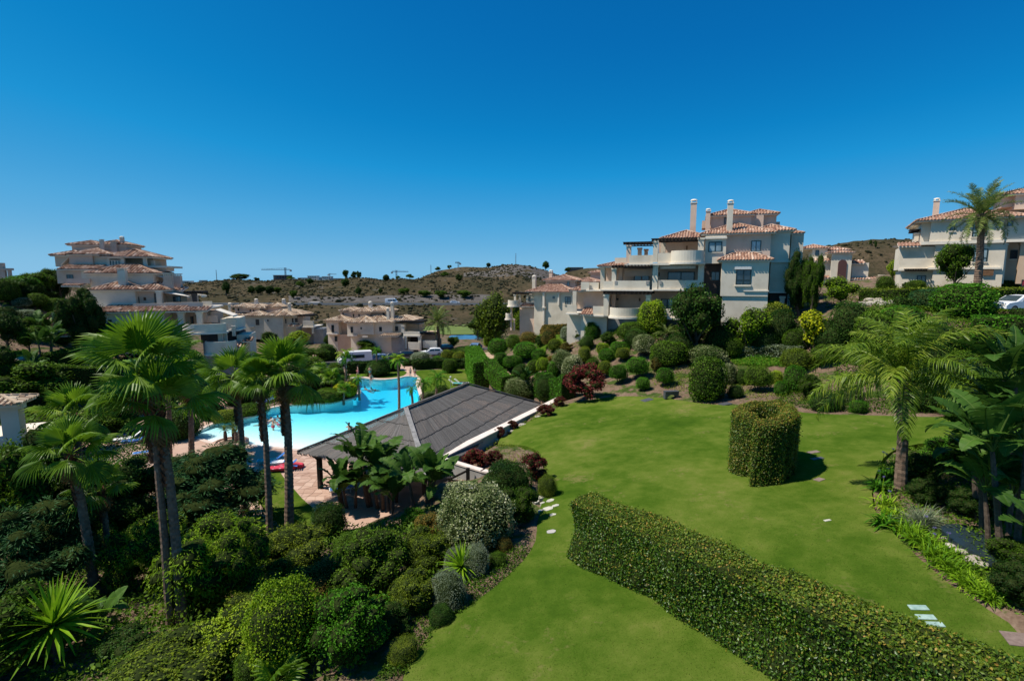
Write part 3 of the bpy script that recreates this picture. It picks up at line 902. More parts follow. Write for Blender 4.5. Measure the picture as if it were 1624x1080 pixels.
def strip_quads(pts, side, width):
    """a ribbon along pts (k,3) with half width per point"""
    k = len(pts)
    v = np.empty((k, 2, 3))
    v[:, 0] = pts-side*width[:, None]
    v[:, 1] = pts+side*width[:, None]
    f = np.array([(2*i, 2*i+1, 2*i+3, 2*i+2) for i in range(k-1)])
    return v.reshape(-1, 3), f
def strap_mesh(name, seed, n, length, width, mat, up=.9, droop=1.2, seg=5, spread=.25, tcol=(.45, .2)):
    """clump of arching strap leaves, base at the origin"""
    rg = np.random.default_rng(seed)
    parts = []
    for i in range(n):
        a = rg.uniform(0, 2*pi)
        el = np.clip(rg.normal(up, .3), .1, 1.5)
        Ln = length*rg.uniform(.6, 1.15)
        dr = droop*rg.uniform(.5, 1.4)
        p = np.array([cos(rg.uniform(0, 6.28)), sin(rg.uniform(0, 6.28)), 0])*spread*sqrt(rg.random())
        pts = [p]
        for s in range(seg):
            p = p+np.array([cos(a)*cos(el), sin(a)*cos(el), sin(el)])*Ln/seg
            el -= dr/seg
            pts.append(p)
        side = np.array([-sin(a), cos(a), rg.normal(0, .3)])
        w = width*np.array([.6]+[1]*(seg-2)+[.7, .05])[:seg+1]
        v, f = strip_quads(np.array(pts), unit(side), w)
        parts.append((v, f, np.full(len(f), np.clip(rg.normal(*tcol), 0, 1))))
    V, Fq, T = join(parts)
    return np_mesh(name, V, Fq, T, mat)
def fan_frond_mesh(name, seed, mat, pet=.75, R=1.15, droop=.5, n=30, ang=118):
    """fan palm leaf along +X: stalk, pleated blade, split drooping tips with threads"""
    rg = np.random.default_rng(seed)
    mb = MB()
    mb.tube([(0, 0, 0), (pet*.5, 0, .03), (pet, 0, 0)], [.03, .022, .016], 5, .75)
    hub = Vector((pet, 0, 0))
    def pt(a, r, lift=0):
        x, y = r*cos(a), r*sin(a)
        z = -droop*(r/R)**2.4*R*.55-abs(y)*.16+lift
        return hub+Vector((x, y, z))
    da = radians(ang*2)/n
    for i in range(n):
        a = radians(-ang)+da*(i+.5)
        Ra = R*(.78+.22*cos(a))*rg.uniform(.92, 1.06)
        t = float(np.clip(rg.normal(.42, .12), 0, 1))
        h = hub
        m0, m1, mc = pt(a-da*.5, Ra*.66, -.012), pt(a+da*.5, Ra*.66, -.012), pt(a, Ra*.67, .03)
        b = a+rg.normal(0, .02)
        t0, t1, tc = pt(b-da*.26, Ra*.86, -.03), pt(b+da*.26, Ra*.86, -.03), pt(b, Ra*.87, .0)
        tip = pt(b, Ra*1.02, -droop*.16*rg.uniform(.3, 1.6))
        mb.add([h, m0, mc, m1, t0, tc, t1, tip], [(0, 1, 2), (0, 2, 3), (1, 4, 5, 2), (2, 5, 6, 3), (4, 7, 5), (5, 7, 6)], t)
    return mb.mesh(name, mat)
def feather_frond_mesh(name, seed, mat, Ln=3.0, n=46, lf=.55, rise=.5, droop=1.6, hang=.6, w=.022, twist=.3):
    """feather palm leaf along +X with leaflets that spread and hang"""
    rg = np.random.default_rng(seed)
    seg = 22
    p = np.zeros(3); el = rise
    pts, dirs = [p], []
    for s in range(seg):
        d = np.array([cos(el), 0, sin(el)])
        dirs.append(d)
        p = p+d*Ln/seg
        pts.append(p)
        el -= droop/seg*(.5+1.0*s/seg)
    dirs.append(dirs[-1])
    pts, dirs = np.array(pts), np.array(dirs)
    mb = MB()
    mb.tube([tuple(q) for q in pts[::3]], [.035*(1-.85*i/len(pts[::3])) for i in range(len(pts[::3]))], 4, .6)
    parts = []
    for i in range(n):
        t = .14+.86*(i+.5)/n
        k = t*seg
        a = int(min(k, seg-1)); fr = k-a
        q = pts[a]*(1-fr)+pts[a+1]*fr
        d = dirs[a]
        up = np.array([-d[2], 0, d[0]])
        l0 = lf*(sin(pi*min(1, .18+.78*t))**.7)
        for sgn in (-1, 1):
            sd_ = np.array([0, sgn, 0])
            dr = unit(d*.55+sd_*.85+up*rg.normal(.25, twist))
            pp, qq = [q], q
            hh = hang*rg.uniform(.7, 1.3)
            for s in range(3):
                dd = unit(dr+np.array([0, 0, -hh*(s+.3)*.75]))
                qq = qq+dd*l0/3*rg.uniform(.9, 1.1)
                pp.append(qq)
            v, f = strip_quads(np.array(pp), unit(np.cross(dr, up)+rg.normal(0, .25, 3)), w*np.array([.7, 1, .8, .08]))
            parts.append((v, f, np.full(3, np.clip(rg.normal(.45, .18), 0, 1))))
    V, Fq, T = join(parts)
    for v, f, t in zip([V], [Fq], [T]):
        b = len(mb.v)
        mb.v += [tuple(x) for x in v]
        mb.f += [tuple(int(z)+b for z in x) for x in f]
        mb.t += [float(x) for x in t]
        mb.m += [0]*len(f)
    return mb.mesh(name, mat)
def paddle_leaf_mesh(name, seed, mat, pet=.7, Ln=1.5, W=.33, droop=.9, rip=.5, rise=1.0):
    """banana-like paddle leaf along +X, with rips to the midrib"""
    rg = np.random.default_rng(seed)
    mb = MB()
    k, el = 16, rise
    p = Vector((0, 0, 0))
    st = []
    tot = pet+Ln
    for i in range(k+1):
        st.append((p.copy(), el))
        p = p+Vector((cos(el), 0, sin(el)))*tot/k
        el -= droop/k*(1.6 if i > k*.4 else .5)
    mb.tube([q for q, _ in st], [.035*(1-.8*i/k) for i in range(k+1)], 5, .8)
    k0 = int(k*pet/tot)
    def wid(t): return W*(sin(pi*min(max(t, 0.0), 1)**.8)**.6) if t < 1 else .01
    for s in (-1, 1):
        for i in range(k0, k):
            t0, t1 = (i-k0)/(k-k0), (i+1-k0)/(k-k0)
            a, ea = st[i]; b, eb = st[i+1]
            w0, w1 = max(.015, wid(t0)), max(.015, wid(t1))
            g_ = rip*rg.uniform(0, .5)*(1 if rg.random() < .6 else 0)
            sag = rg.uniform(.1, .45)
            def q(c, e, w, fr, g):
                nrm = Vector((-sin(e), 0, cos(e)))
                return c+Vector((cos(e), 0, sin(e)))*g*.1+Vector((0, s*w*fr, 0))+nrm*(w*fr*.35-sag*w*fr*fr)
            vs_ = [a, q(a, ea, w0, .55, 0), q(a, ea, w0, 1, g_), b, q(b, eb, w1, .55, 0), q(b, eb, w1, 1, -g_)]
            t = float(np.clip(rg.normal(.42, .05), 0, 1))
            mb.add(vs_, [(0, 1, 4, 3), (1, 2, 5, 4)] if s > 0 else [(3, 4, 1, 0), (4, 5, 2, 1)], t)
    return mb.mesh(name, mat)
def lance_leaf_mesh(name, mat, Ln=1.0, W=.035, droop=.25):
    mb = MB()
    k = 5
    for i in range(k):
        t0, t1 = i/k, (i+1)/k
        w0, w1 = W*(1-t0**2.2)+.002, W*(1-t1**2.2)+.002
        if i == 0: w0 = W*.7
        z0, z1 = -droop*t0**2*Ln, -droop*t1**2*Ln
        a, b = Vector((t0*Ln, 0, z0)), Vector((t1*Ln, 0, z1))
        mb.add([a+Vector((0, -w0, .3*w0)), a, a+Vector((0, w0, .3*w0)), b+Vector((0, -w1, .3*w1)), b, b+Vector((0, w1, .3*w1))], [(0, 1, 4, 3), (1, 2, 5, 4)], .4+.1*(i % 2))
    return mb.mesh(name, mat)
def trunk_mesh(name, mat, path, rad, n=9, rings=True, seed=1, tint=.4):
    """path sampled finely, ring scars as small radius steps"""
    rg = random.Random(seed)
    P = [Vector(p) for p in path]
    pts, rr, tn = [], [], []
    Lt = sum((P[i+1]-P[i]).length for i in range(len(P)-1))
    st = .11 if rings else .4
    m = max(4, int(Lt/st))
    for i in range(m+1):
        t = i/m*(len(P)-1)
        a = min(int(t), len(P)-2); fr = t-a
        pts.append(P[a].lerp(P[a+1], fr))
        u = i/m
        r = np.interp(u, np.linspace(0, 1, len(rad)), rad)
        rr.append(r*(1+(.05 if i % 2 else -.03)*(1 if rings else .3)+rg.uniform(-.03, .03)))
    mb = MB()
    mb.tube(pts, rr, n, tint)
    nn = len(mb.f)
    for i in range(nn): mb.t[i] = min(1, max(0, rg.gauss(tint, .16)))
    return mb.mesh(name, mat)

def place(px, py, zoff=0.0):
    p = on_ground(px, py)
    return Vector((p.x, p.y, p.z+zoff))

# ---- libraries of shared meshes
def set_of(key, fn, n):
    return [fn(i) for i in range(n)]
CLIP = {}
for k, seed in [('mid', 1), ('vivid', 2), ('lime', 3), ('dark', 4), ('grey', 5), ('variegated', 6), ('burgundy', 7), ('olive', 8), ('bronze', 9), ('yellow', 10), ('blue', 11)]:
    rough = k in ('burgundy', 'yellow', 'bronze')
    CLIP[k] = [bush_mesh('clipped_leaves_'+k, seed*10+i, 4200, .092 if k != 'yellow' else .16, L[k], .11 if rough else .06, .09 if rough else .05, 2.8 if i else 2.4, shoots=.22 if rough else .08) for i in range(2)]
BIG = {}          # foreground plants: many small leaves
for k, seed, n, ls in [('mid', 31, 11000, .06), ('dark', 34, 11000, .062), ('lime', 33, 10000, .066), ('variegated', 36, 10000, .062), ('grey', 35, 9000, .05), ('olive', 38, 8000, .055), ('blue', 41, 8000, .06), ('vivid', 42, 8000, .055), ('bronze', 43, 6000, .06), ('burgundy', 44, 4000, .085)]:
    BIG[k] = [bush_mesh('shrub_leaves_'+k, seed+100*i, n, ls, L[k], .075, .06, 2.7, shoots=.14, fine=.045) for i in range(2)]
CROWN = {
    'mid': [crown_mesh('crown_leaves', 61, 16, 5200, .085, L['mid']), crown_mesh('crown_leaves', 62, 14, 5200, .085, L['mid'])],
    'dark': [crown_mesh('crown_leaves_dark', 63, 15, 5200, .085, L['dark']), crown_mesh('crown_leaves_dark', 64, 18, 5200, .08, L['dark'], spread=.7)],
    'lime': [crown_mesh('crown_leaves_light', 65, 14, 4600, .09, L['lime'])],
    'olive': [crown_mesh('crown_leaves_olive', 66, 15, 5200, .085, L['olive'], droop=.5)],
    'vivid': [crown_mesh('crown_leaves_vivid', 67, 14, 4600, .085, L['vivid'])],
    'burgundy': [crown_mesh('burgundy_leaves', 69, 20, 4200, .11, L['burgundy'], 1.0, .7, (.22, .38), spray=.3), crown_mesh('burgundy_leaves', 70, 22, 4200, .11, L['burgundy'], 1.0, .7, (.22, .36), spray=.3)],
    'yellow': [crown_mesh('crown_leaves_yellow', 68, 15, 3000, .15, L['yellow'], lobe_r=(.3, .42))],
}
LOOSE = {}
for k, seed, ls in [('mid', 401, .06), ('olive', 402, .06), ('dark', 403, .062), ('vivid', 404, .062), ('bronze', 405, .06), ('lime', 406, .062)]:
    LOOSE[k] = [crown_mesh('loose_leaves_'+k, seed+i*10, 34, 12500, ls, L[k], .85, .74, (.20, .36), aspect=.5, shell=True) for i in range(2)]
WILD = {          # loose tall shrubs near the camera
    'bamboo': [crown_mesh('bamboo_leaves', 71, 22, 9500, .075, L['bamboo'], 1.0, .72, (.22, .36), aspect=.22, spray=.55, droop=.35), crown_mesh('bamboo_leaves', 72, 22, 9500, .075, L['bamboo'], 1.0, .72, (.22, .36), aspect=.22, spray=.55, droop=.35)],
    'feathery': [crown_mesh('juniper_sprays', 73, 26, 11000, .075, L['blue'], 1.0, .7, (.22, .36), aspect=.22, spray=.75, droop=.15), crown_mesh('juniper_sprays', 74, 26, 11000, .075, L['blue'], 1.0, .7, (.22, .36), aspect=.22, spray=.75, droop=.15)],
    'pinnate': [crown_mesh('pinnate_leaves', 75, 20, 8000, .1, L['dark'], .9, .62, (.28, .42), aspect=.3, spray=.6, droop=.2)],
    'laurel': [crown_mesh('laurel_leaves', 76, 20, 8500, .075, L['mid'], .95, .68, (.24, .4), aspect=.5), crown_mesh('laurel_leaves', 77, 22, 8500, .07, L['dark'], .95, .68, (.24, .4), aspect=.5)],
    'soft': [crown_mesh('soft_leaves', 78, 18, 8000, .07, L['olive'], .8, .65, (.25, .4), aspect=.25, spray=.4)],
}
FAN = [fan_frond_mesh('fan_frond', 81, L['palm'], .8, 1.1, .3, 30, 105), fan_frond_mesh('fan_frond', 82, L['palm'], .95, 1.12, .6, 30, 110), fan_frond_mesh('fan_frond', 83, L['palm'], 1.05, 1.08, 1.0, 30, 112)]
FAN_LO = [fan_frond_mesh('fan_frond_small', 84, L['palm'], .6, 1.1, .5, 16), fan_frond_mesh('fan_frond_small', 85, L['palm'], .7, 1.1, .9, 16)]
FAN_DEAD = [fan_frond_mesh('dry_frond', 86, L['deadleaf'], .6, .9, 1.5, 18)]
QUEEN = [feather_frond_mesh('queen_frond', 91, L['queen'], 3.1, 70, .62, .75, 1.8, .75, .016, .5), feather_frond_mesh('queen_frond', 92, L['queen'], 3.2, 70, .65, .55, 1.9, .9, .016, .5), feather_frond_mesh('queen_frond', 93, L['queen'], 3.1, 70, .65, .4, 1.7, 1.0, .016, .5)]
DATE = [feather_frond_mesh('date_frond', 95, L['date'], 2.9, 44, .42, .5, 1.0, .1, .02, .35), feather_frond_mesh('date_frond', 96, L['date'], 2.9, 44, .42, .4, 1.5, .15, .02, .35)]
SLIM = [feather_frond_mesh('slim_frond', 97, L['lime'], 2.0, 26, .45, .7, 2.2, .6, .03, .5), feather_frond_mesh('slim_frond', 98, L['vivid'], 2.0, 26, .45, .5, 2.2, .6, .03, .5)]
PAD = [paddle_leaf_mesh('paddle_leaf', 101, L['banana'], .7, 1.6, .36, .6, .4, 1.3), paddle_leaf_mesh('paddle_leaf', 102, L['banana'], .75, 1.65, .38, 1.15, .6, 1.2), paddle_leaf_mesh('paddle_leaf', 103, L['banana'], .7, 1.5, .36, 1.8, .8, 1.05)]
LANCE = [lance_leaf_mesh('lance_leaf', L['strap'], 1.0, .034, .1), lance_leaf_mesh('lance_leaf', L['strap'], 1.0, .038, .35)]

# ---- builders of whole plants
def bush(px, py, w, h, kind, label, group=None, lib=None, stem=0, cat='bush', name='clipped_bush', dz=0.0, depth_scale=1.0, tilt=0):
    """base pixel (px,py), width and height in pixels; stem = pixels of bare stem below the leaves"""
    p = place(px, py)
    m = m_per_px(p)
    W, Hh, S = w*m, h*m*1.02, stem*m
    lib = lib or CLIP
    vs_ = lib[kind]
    i = (int(px)*7+int(py)*3) % len(vs_)
    rz = (px*1.7+py) % 6.28
    p.y += W*.35*depth_scale if False else 0
    if stem:
        e = empty(name, p, 0, label, cat, group)
        link('foliage', vs_[i], e, (0, 0, S-.1), (0, 0, rz), (W/2, W/2*depth_scale, Hh/2))
        mb = MB()
        for k in range(3):
            a = k*2.1+px
            mb.tube([(cos(a)*.05, sin(a)*.05, -.15), (cos(a)*.12, sin(a)*.12, S*.6), (cos(a)*W*.2, sin(a)*W*.2, S+Hh*.3)], [.05, .045, .03], 5)
        mb.build('stem', M['bark'], e)
        return e
    o = link(name, vs_[i], None, (p.x, p.y, p.z-.12+dz), (0, 0, rz), (W/2, W/2*depth_scale, Hh/2+.06))
    return tag(o, label, cat, group)
def tree(px, py, w, top, kind, label, group=None, trunk=.35, lib=None, name='leafy_tree', cat='tree', wide=1.0, at=None):
    """base pixel, crown width, pixel row of the top; trunk = bare fraction"""
    p = at or place(px, py)
    m = m_per_px(p)
    W = w*m
    Ht = (py-top)*m*1.01
    lib = lib or CROWN
    vs_ = lib[kind]
    i = int(px) % len(vs_)
    e = empty(name, p, 0, label, cat, group)
    hc = Ht*(1-trunk)
    link('crown', vs_[i], e, (0, 0, Ht*trunk), (0, 0, px % 6.28), (W/2*1.05, W/2*wide, hc/2))
    mb = MB()
    r = max(.06, Ht*.022)
    mb.tube([(0, 0, -.3), (.04*W, 0, Ht*trunk*.6), (0, .03*W, Ht*trunk+hc*.25), (0, 0, Ht*trunk+hc*.6)], [r*1.3, r, r*.8, r*.3], 7)
    for k in range(5):
        a = k*1.257+px
        z0 = Ht*trunk+hc*.05*k
        mb.tube([(0, 0, z0), (cos(a)*W*.15, sin(a)*W*.15, z0+hc*.15), (cos(a)*W*.33, sin(a)*W*.33, z0+hc*.35)], [r*.6, r*.4, r*.15], 5)
    mb.build('trunk', M['bark'], e)
    return e
def fan_palm(bx, by, tx, ty, crown_px, label, group, nf=26, seed=1, lib=None, rpx=None, boot=.34, up=1.0, skirt=True, base=None):
    """trunk foot pixel, trunk head pixel, crown radius in pixels"""
    rg = random.Random(seed)
    b = base or place(bx, by)
    t = at_Y(tx, ty, b.y+.05)
    e = empty('fan_palm', b, 0, label, 'palm', group)
    dv = t-b
    m = m_per_px(t)
    Rw = crown_px*m
    r0 = (rpx or 11)*m_per_px(b)/2*.63
    mid1 = dv*.35+Vector((dv.z*.012, 0, 0)); mid2 = dv*.7+Vector((dv.z*.015, 0, 0))
    link('trunk', trunk_mesh('palm_trunk', M['palm_trunk'], [(0, 0, -.5), mid1, mid2, dv], [r0*1.25, r0*1.08, r0*.92, r0*.75], 10, True, seed), e)
    # old leaf bases wrapped round the head of the trunk
    mb = MB()
    Lb = dv.length*boot
    nb = int(Lb/.085)
    for i in range(nb):
        u = i/max(1, nb-1)
        q = dv*(1-boot*(1-u))
        for k in range(5):
            a = k*1.2566+i*.9+rg.uniform(-.2, .2)
            rr = r0*(.92+.22*u)
            o1 = Vector((cos(a), sin(a), 0))
            s_ = Vector((-sin(a), cos(a), 0))*r0*.42
            mb.add([q+o1*rr*.8-s_, q+o1*rr*.8+s_, q+o1*(rr+.06)+s_*.5+Vector((0, 0, .17)), q+o1*(rr+.06)-s_*.5+Vector((0, 0, .17))], [(0, 1, 2, 3)], rg.uniform(.2, .9))
    mb.tube([dv*(1-boot), dv*(1-boot*.5), dv*1.0], [r0*.9, r0*.95, r0*.9], 8, .3)
    mb.build('leaf_bases', M['palm_boot'], e)
    lib = lib or FAN
    sc = Rw/2.0
    for i in range(nf):
        u = (i+.5)/nf
        az = i*2.39996+rg.uniform(-.25, .25)
        el = radians(84-104*u**1.1*up)+rg.uniform(-.14, .14)
        me = lib[min(len(lib)-1, int(u*len(lib)))]
        link('frond', me, e, dv+Vector((0, 0, .12*(1-u))), (rg.uniform(-.3, .3), -el, az), [sc*rg.uniform(.85, 1.08)]*3)
    if skirt:
        for i in range(5):
            link('dry_frond', FAN_DEAD[0], e, dv+Vector((0, 0, -.1)), (rg.uniform(-.3, .3), radians(62)+rg.uniform(-.15, .2), i*1.27+rg.random()), [sc*.75]*3)
    return e
def feather_palm(b, dv, label, group, lib, nf, Lf, r0, seed, name='feather_palm', els=(80, -30), boots=True, mat='palm_trunk', cat='palm', specific=None):
    rg = random.Random(seed)
    e = empty(name, b, 0, label, cat, group)
    link('trunk', trunk_mesh('palm_trunk', M[mat], [(0, 0, -.4), dv*.5+Vector((dv.z*.01, 0, 0)), dv], [r0*1.25, r0, r0*.9], 10, True, seed), e)
    if boots:
        mb = MB()
        mb.tube([dv*.8, dv*.88, dv*.95, dv*1.02], [r0*1.0, r0*1.55, r0*1.6, r0*1.1], 10, .4)
        for i in range(46):
            a = i*2.4; u = (i % 23)/23
            q = dv*(.78+.24*u); o1 = Vector((cos(a), sin(a), 0)); s_ = Vector((-sin(a), cos(a), 0))*r0*.35
            mb.add([q+o1*r0*1.1-s_, q+o1*r0*1.1+s_, q+o1*(r0*1.75)+s_*.5+Vector((0, 0, .28)), q+o1*(r0*1.75)-s_*.5+Vector((0, 0, .28))], [(0, 1, 2, 3)], rg.uniform(.2, .8))
        mb.build('leaf_bases', M['palm_trunk'], e)
    sc = Lf/3.0
    lst = specific or []
    for i in range(nf):
        u = (i+.5)/nf
        az = i*2.39996+rg.uniform(-.3, .3)
        el = radians(els[0]+(els[1]-els[0])*u)-.45
        if i < len(lst): az, el = lst[i]
        link('frond', lib[min(len(lib)-1, int(u*len(lib)))], e, dv, (rg.uniform(-.35, .35), -el, az), [sc*rg.uniform(.88, 1.1)]*3)
    return e
def paddle_plant(p, stems, label, group=None, seed=1, name='banana_plant', cat='plant', scale=1.0, hgt=(1, 2.4), spread=.6, per=7, mat=None):
    """clump of stems, each with a rosette of paddle leaves"""
    rg = random.Random(seed)
    e = empty(name, p, 0, label, cat, group)
    for s in range(stems):
        a = rg.uniform(0, 6.28); r = spread*sqrt(rg.random()) if stems > 1 else 0
        hh = rg.uniform(*hgt)*scale
        b = Vector((cos(a)*r, sin(a)*r, 0)); t = b+Vector((cos(a)*.15*hh, sin(a)*.15*hh, hh))
        link('stem', trunk_mesh('plant_stem', M['bark'], [b+Vector((0, 0, -.2)), (b+t)/2, t], [.10*scale, .09*scale, .06*scale], 7, True, seed+s, .5), e)
        for i in range(per):
            az = i*(6.283/per)*1.0+rg.uniform(-.4, .4)
            me = PAD[rg.randrange(3)]
            link('leaf', me, e, t, (rg.uniform(-.4, .4), -rg.uniform(-.35, .3), az), [scale*rg.uniform(.75, 1.1)]*3)
    return e
def hedge_block(name, path, width, height, mat_side, mat_top, label, dens=330, ls=.075, seed=1, group=None, cat='hedge', round_top=.12, seg=.8, topf=1.4, zt=None, wob=.05):
    """clipped hedge along a ground path; leaves over a solid core, one mesh, sides and top in two materials"""
    rg = np.random.default_rng(seed)
    P = [Vector((p[0], p[1])) for p in path]
    pts = []
    for a, b in zip(P[:-1], P[1:]):
        k = max(1, int((b-a).length/seg))
        pts += [a.lerp(b, i/k) for i in range(k)]
    pts.append(P[-1])
    n = len(pts)
    zb = np.array([gz1(p.x, p.y) for p in pts])
    zb = np.convolve(np.pad(zb, 2, 'edge'), np.ones(5)/5, 'valid')
    O = Vector((pts[0].x, pts[0].y, zb[0]))
    tang = [(pts[min(i+1, n-1)]-pts[max(i-1, 0)]).normalized() for i in range(n)]
    nor = [Vector((-t.y, t.x)) for t in tang]
    hw = width/2
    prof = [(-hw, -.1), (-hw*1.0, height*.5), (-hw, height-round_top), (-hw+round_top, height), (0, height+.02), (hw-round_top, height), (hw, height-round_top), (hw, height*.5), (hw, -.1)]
    prof = [(a, b, i) for i, (a, b) in enumerate(prof)]
    S = np.empty((n, len(prof), 3))
    wv_ = rg.normal(0, wob, (n, len(prof)))
    for i in range(n):
        for j, (a, b, _) in enumerate(prof):
            hh = b
            o = a*(1+wv_[i, j]/max(hw, .3))
            S[i, j] = (pts[i].x+nor[i].x*o-O.x, pts[i].y+nor[i].y*o-O.y, zb[i]+hh+(wv_[i, j]*.7 if b > .5 else 0)-O.z)
    m = len(prof)
    V = [tuple(x) for x in S.reshape(-1, 3)]
    Fs, T, MI = [], [], []
    for i in range(n-1):
        for j in range(m-1):
            Fs.append((i*m+j, (i+1)*m+j, (i+1)*m+j+1, i*m+j+1)); T.append(.08); MI.append(2)
    Fs.append(tuple(range(m))); T.append(.1); MI.append(2)
    Fs.append(tuple(range((n-1)*m+m-1, (n-1)*m-1, -1))); T.append(.1); MI.append(2)
    # leaves
    quads = []
    for i in range(n-1):
        for j in range(m-1):
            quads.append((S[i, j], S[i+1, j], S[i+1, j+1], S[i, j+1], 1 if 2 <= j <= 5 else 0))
    for e_ in (0, n-1):
        for j in range(m//2):
            quads.append((S[e_, j], S[e_, m-1-j], S[e_, m-2-j], S[e_, j+1], 0))
    LV, LT, LM = [], [], []
    for (a, b, c, d, mi) in quads:
        nn = np.cross(b-a, d-a); ar = np.linalg.norm(nn)
        if ar < 1e-6: continue
        nn = nn/ar
        cen = (a+b+c+d)/4
        if np.dot(nn, cen-np.array([S[:, :, 0].mean(), S[:, :, 1].mean(), cen[2]])) < 0 and False: nn = -nn
        k = rg.poisson(ar*dens*(topf if mi else 1))
        if not k: continue
        u, v = rg.random((k, 1)), rg.random((k, 1))
        Q = (a*(1-u)*(1-v)+b*u*(1-v)+c*u*v+d*(1-u)*v)
        LV.append((Q, np.repeat(nn[None], k, 0))); LM.append(np.full(k, mi))
    Q = np.concatenate([q for q, _ in LV]); N = np.concatenate([q for _, q in LV]); LM = np.concatenate(LM)
    # make normals point outwards
    ctr = np.array([[pts[i].x-O.x, pts[i].y-O.y] for i in range(n)])
    nr_i = np.argmin(((Q[:, None, :2]-ctr[None])**2).sum(-1), 1)
    outv = Q-np.stack([ctr[nr_i, 0], ctr[nr_i, 1], zb[nr_i]-O.z+height*.5], -1)
    sgn = np.sign((outv*N).sum(-1)); sgn[sgn == 0] = 1
    N = N*sgn[:, None]
    Q = Q+N*(rg.normal(.02, .035, (len(Q), 1))+np.where(rg.random((len(Q), 1)) < .06, rg.uniform(0, .12, (len(Q), 1)), 0))
    N2 = unit(N*.42+rg.normal(0, .58, N.shape)+np.array([0, 0, .3]))
    v, f = leaf_quads(Q, N2, ls, .6, rg)
    b0 = len(V)
    V += [tuple(x) for x in v]
    Fs += [tuple(int(z)+b0 for z in x) for x in f]
    T += list(np.clip(rg.normal(.4, .28, len(f)), 0, 1))
    MI += [int(x) for x in LM]
    mb = MB(); mb.v, mb.f, mb.t, mb.m = V, Fs, T, MI
    o = mb.build(name, [mat_side, mat_top, M['shaded_twig_core']], None, loc=O)
    return tag(o, label, cat, group)
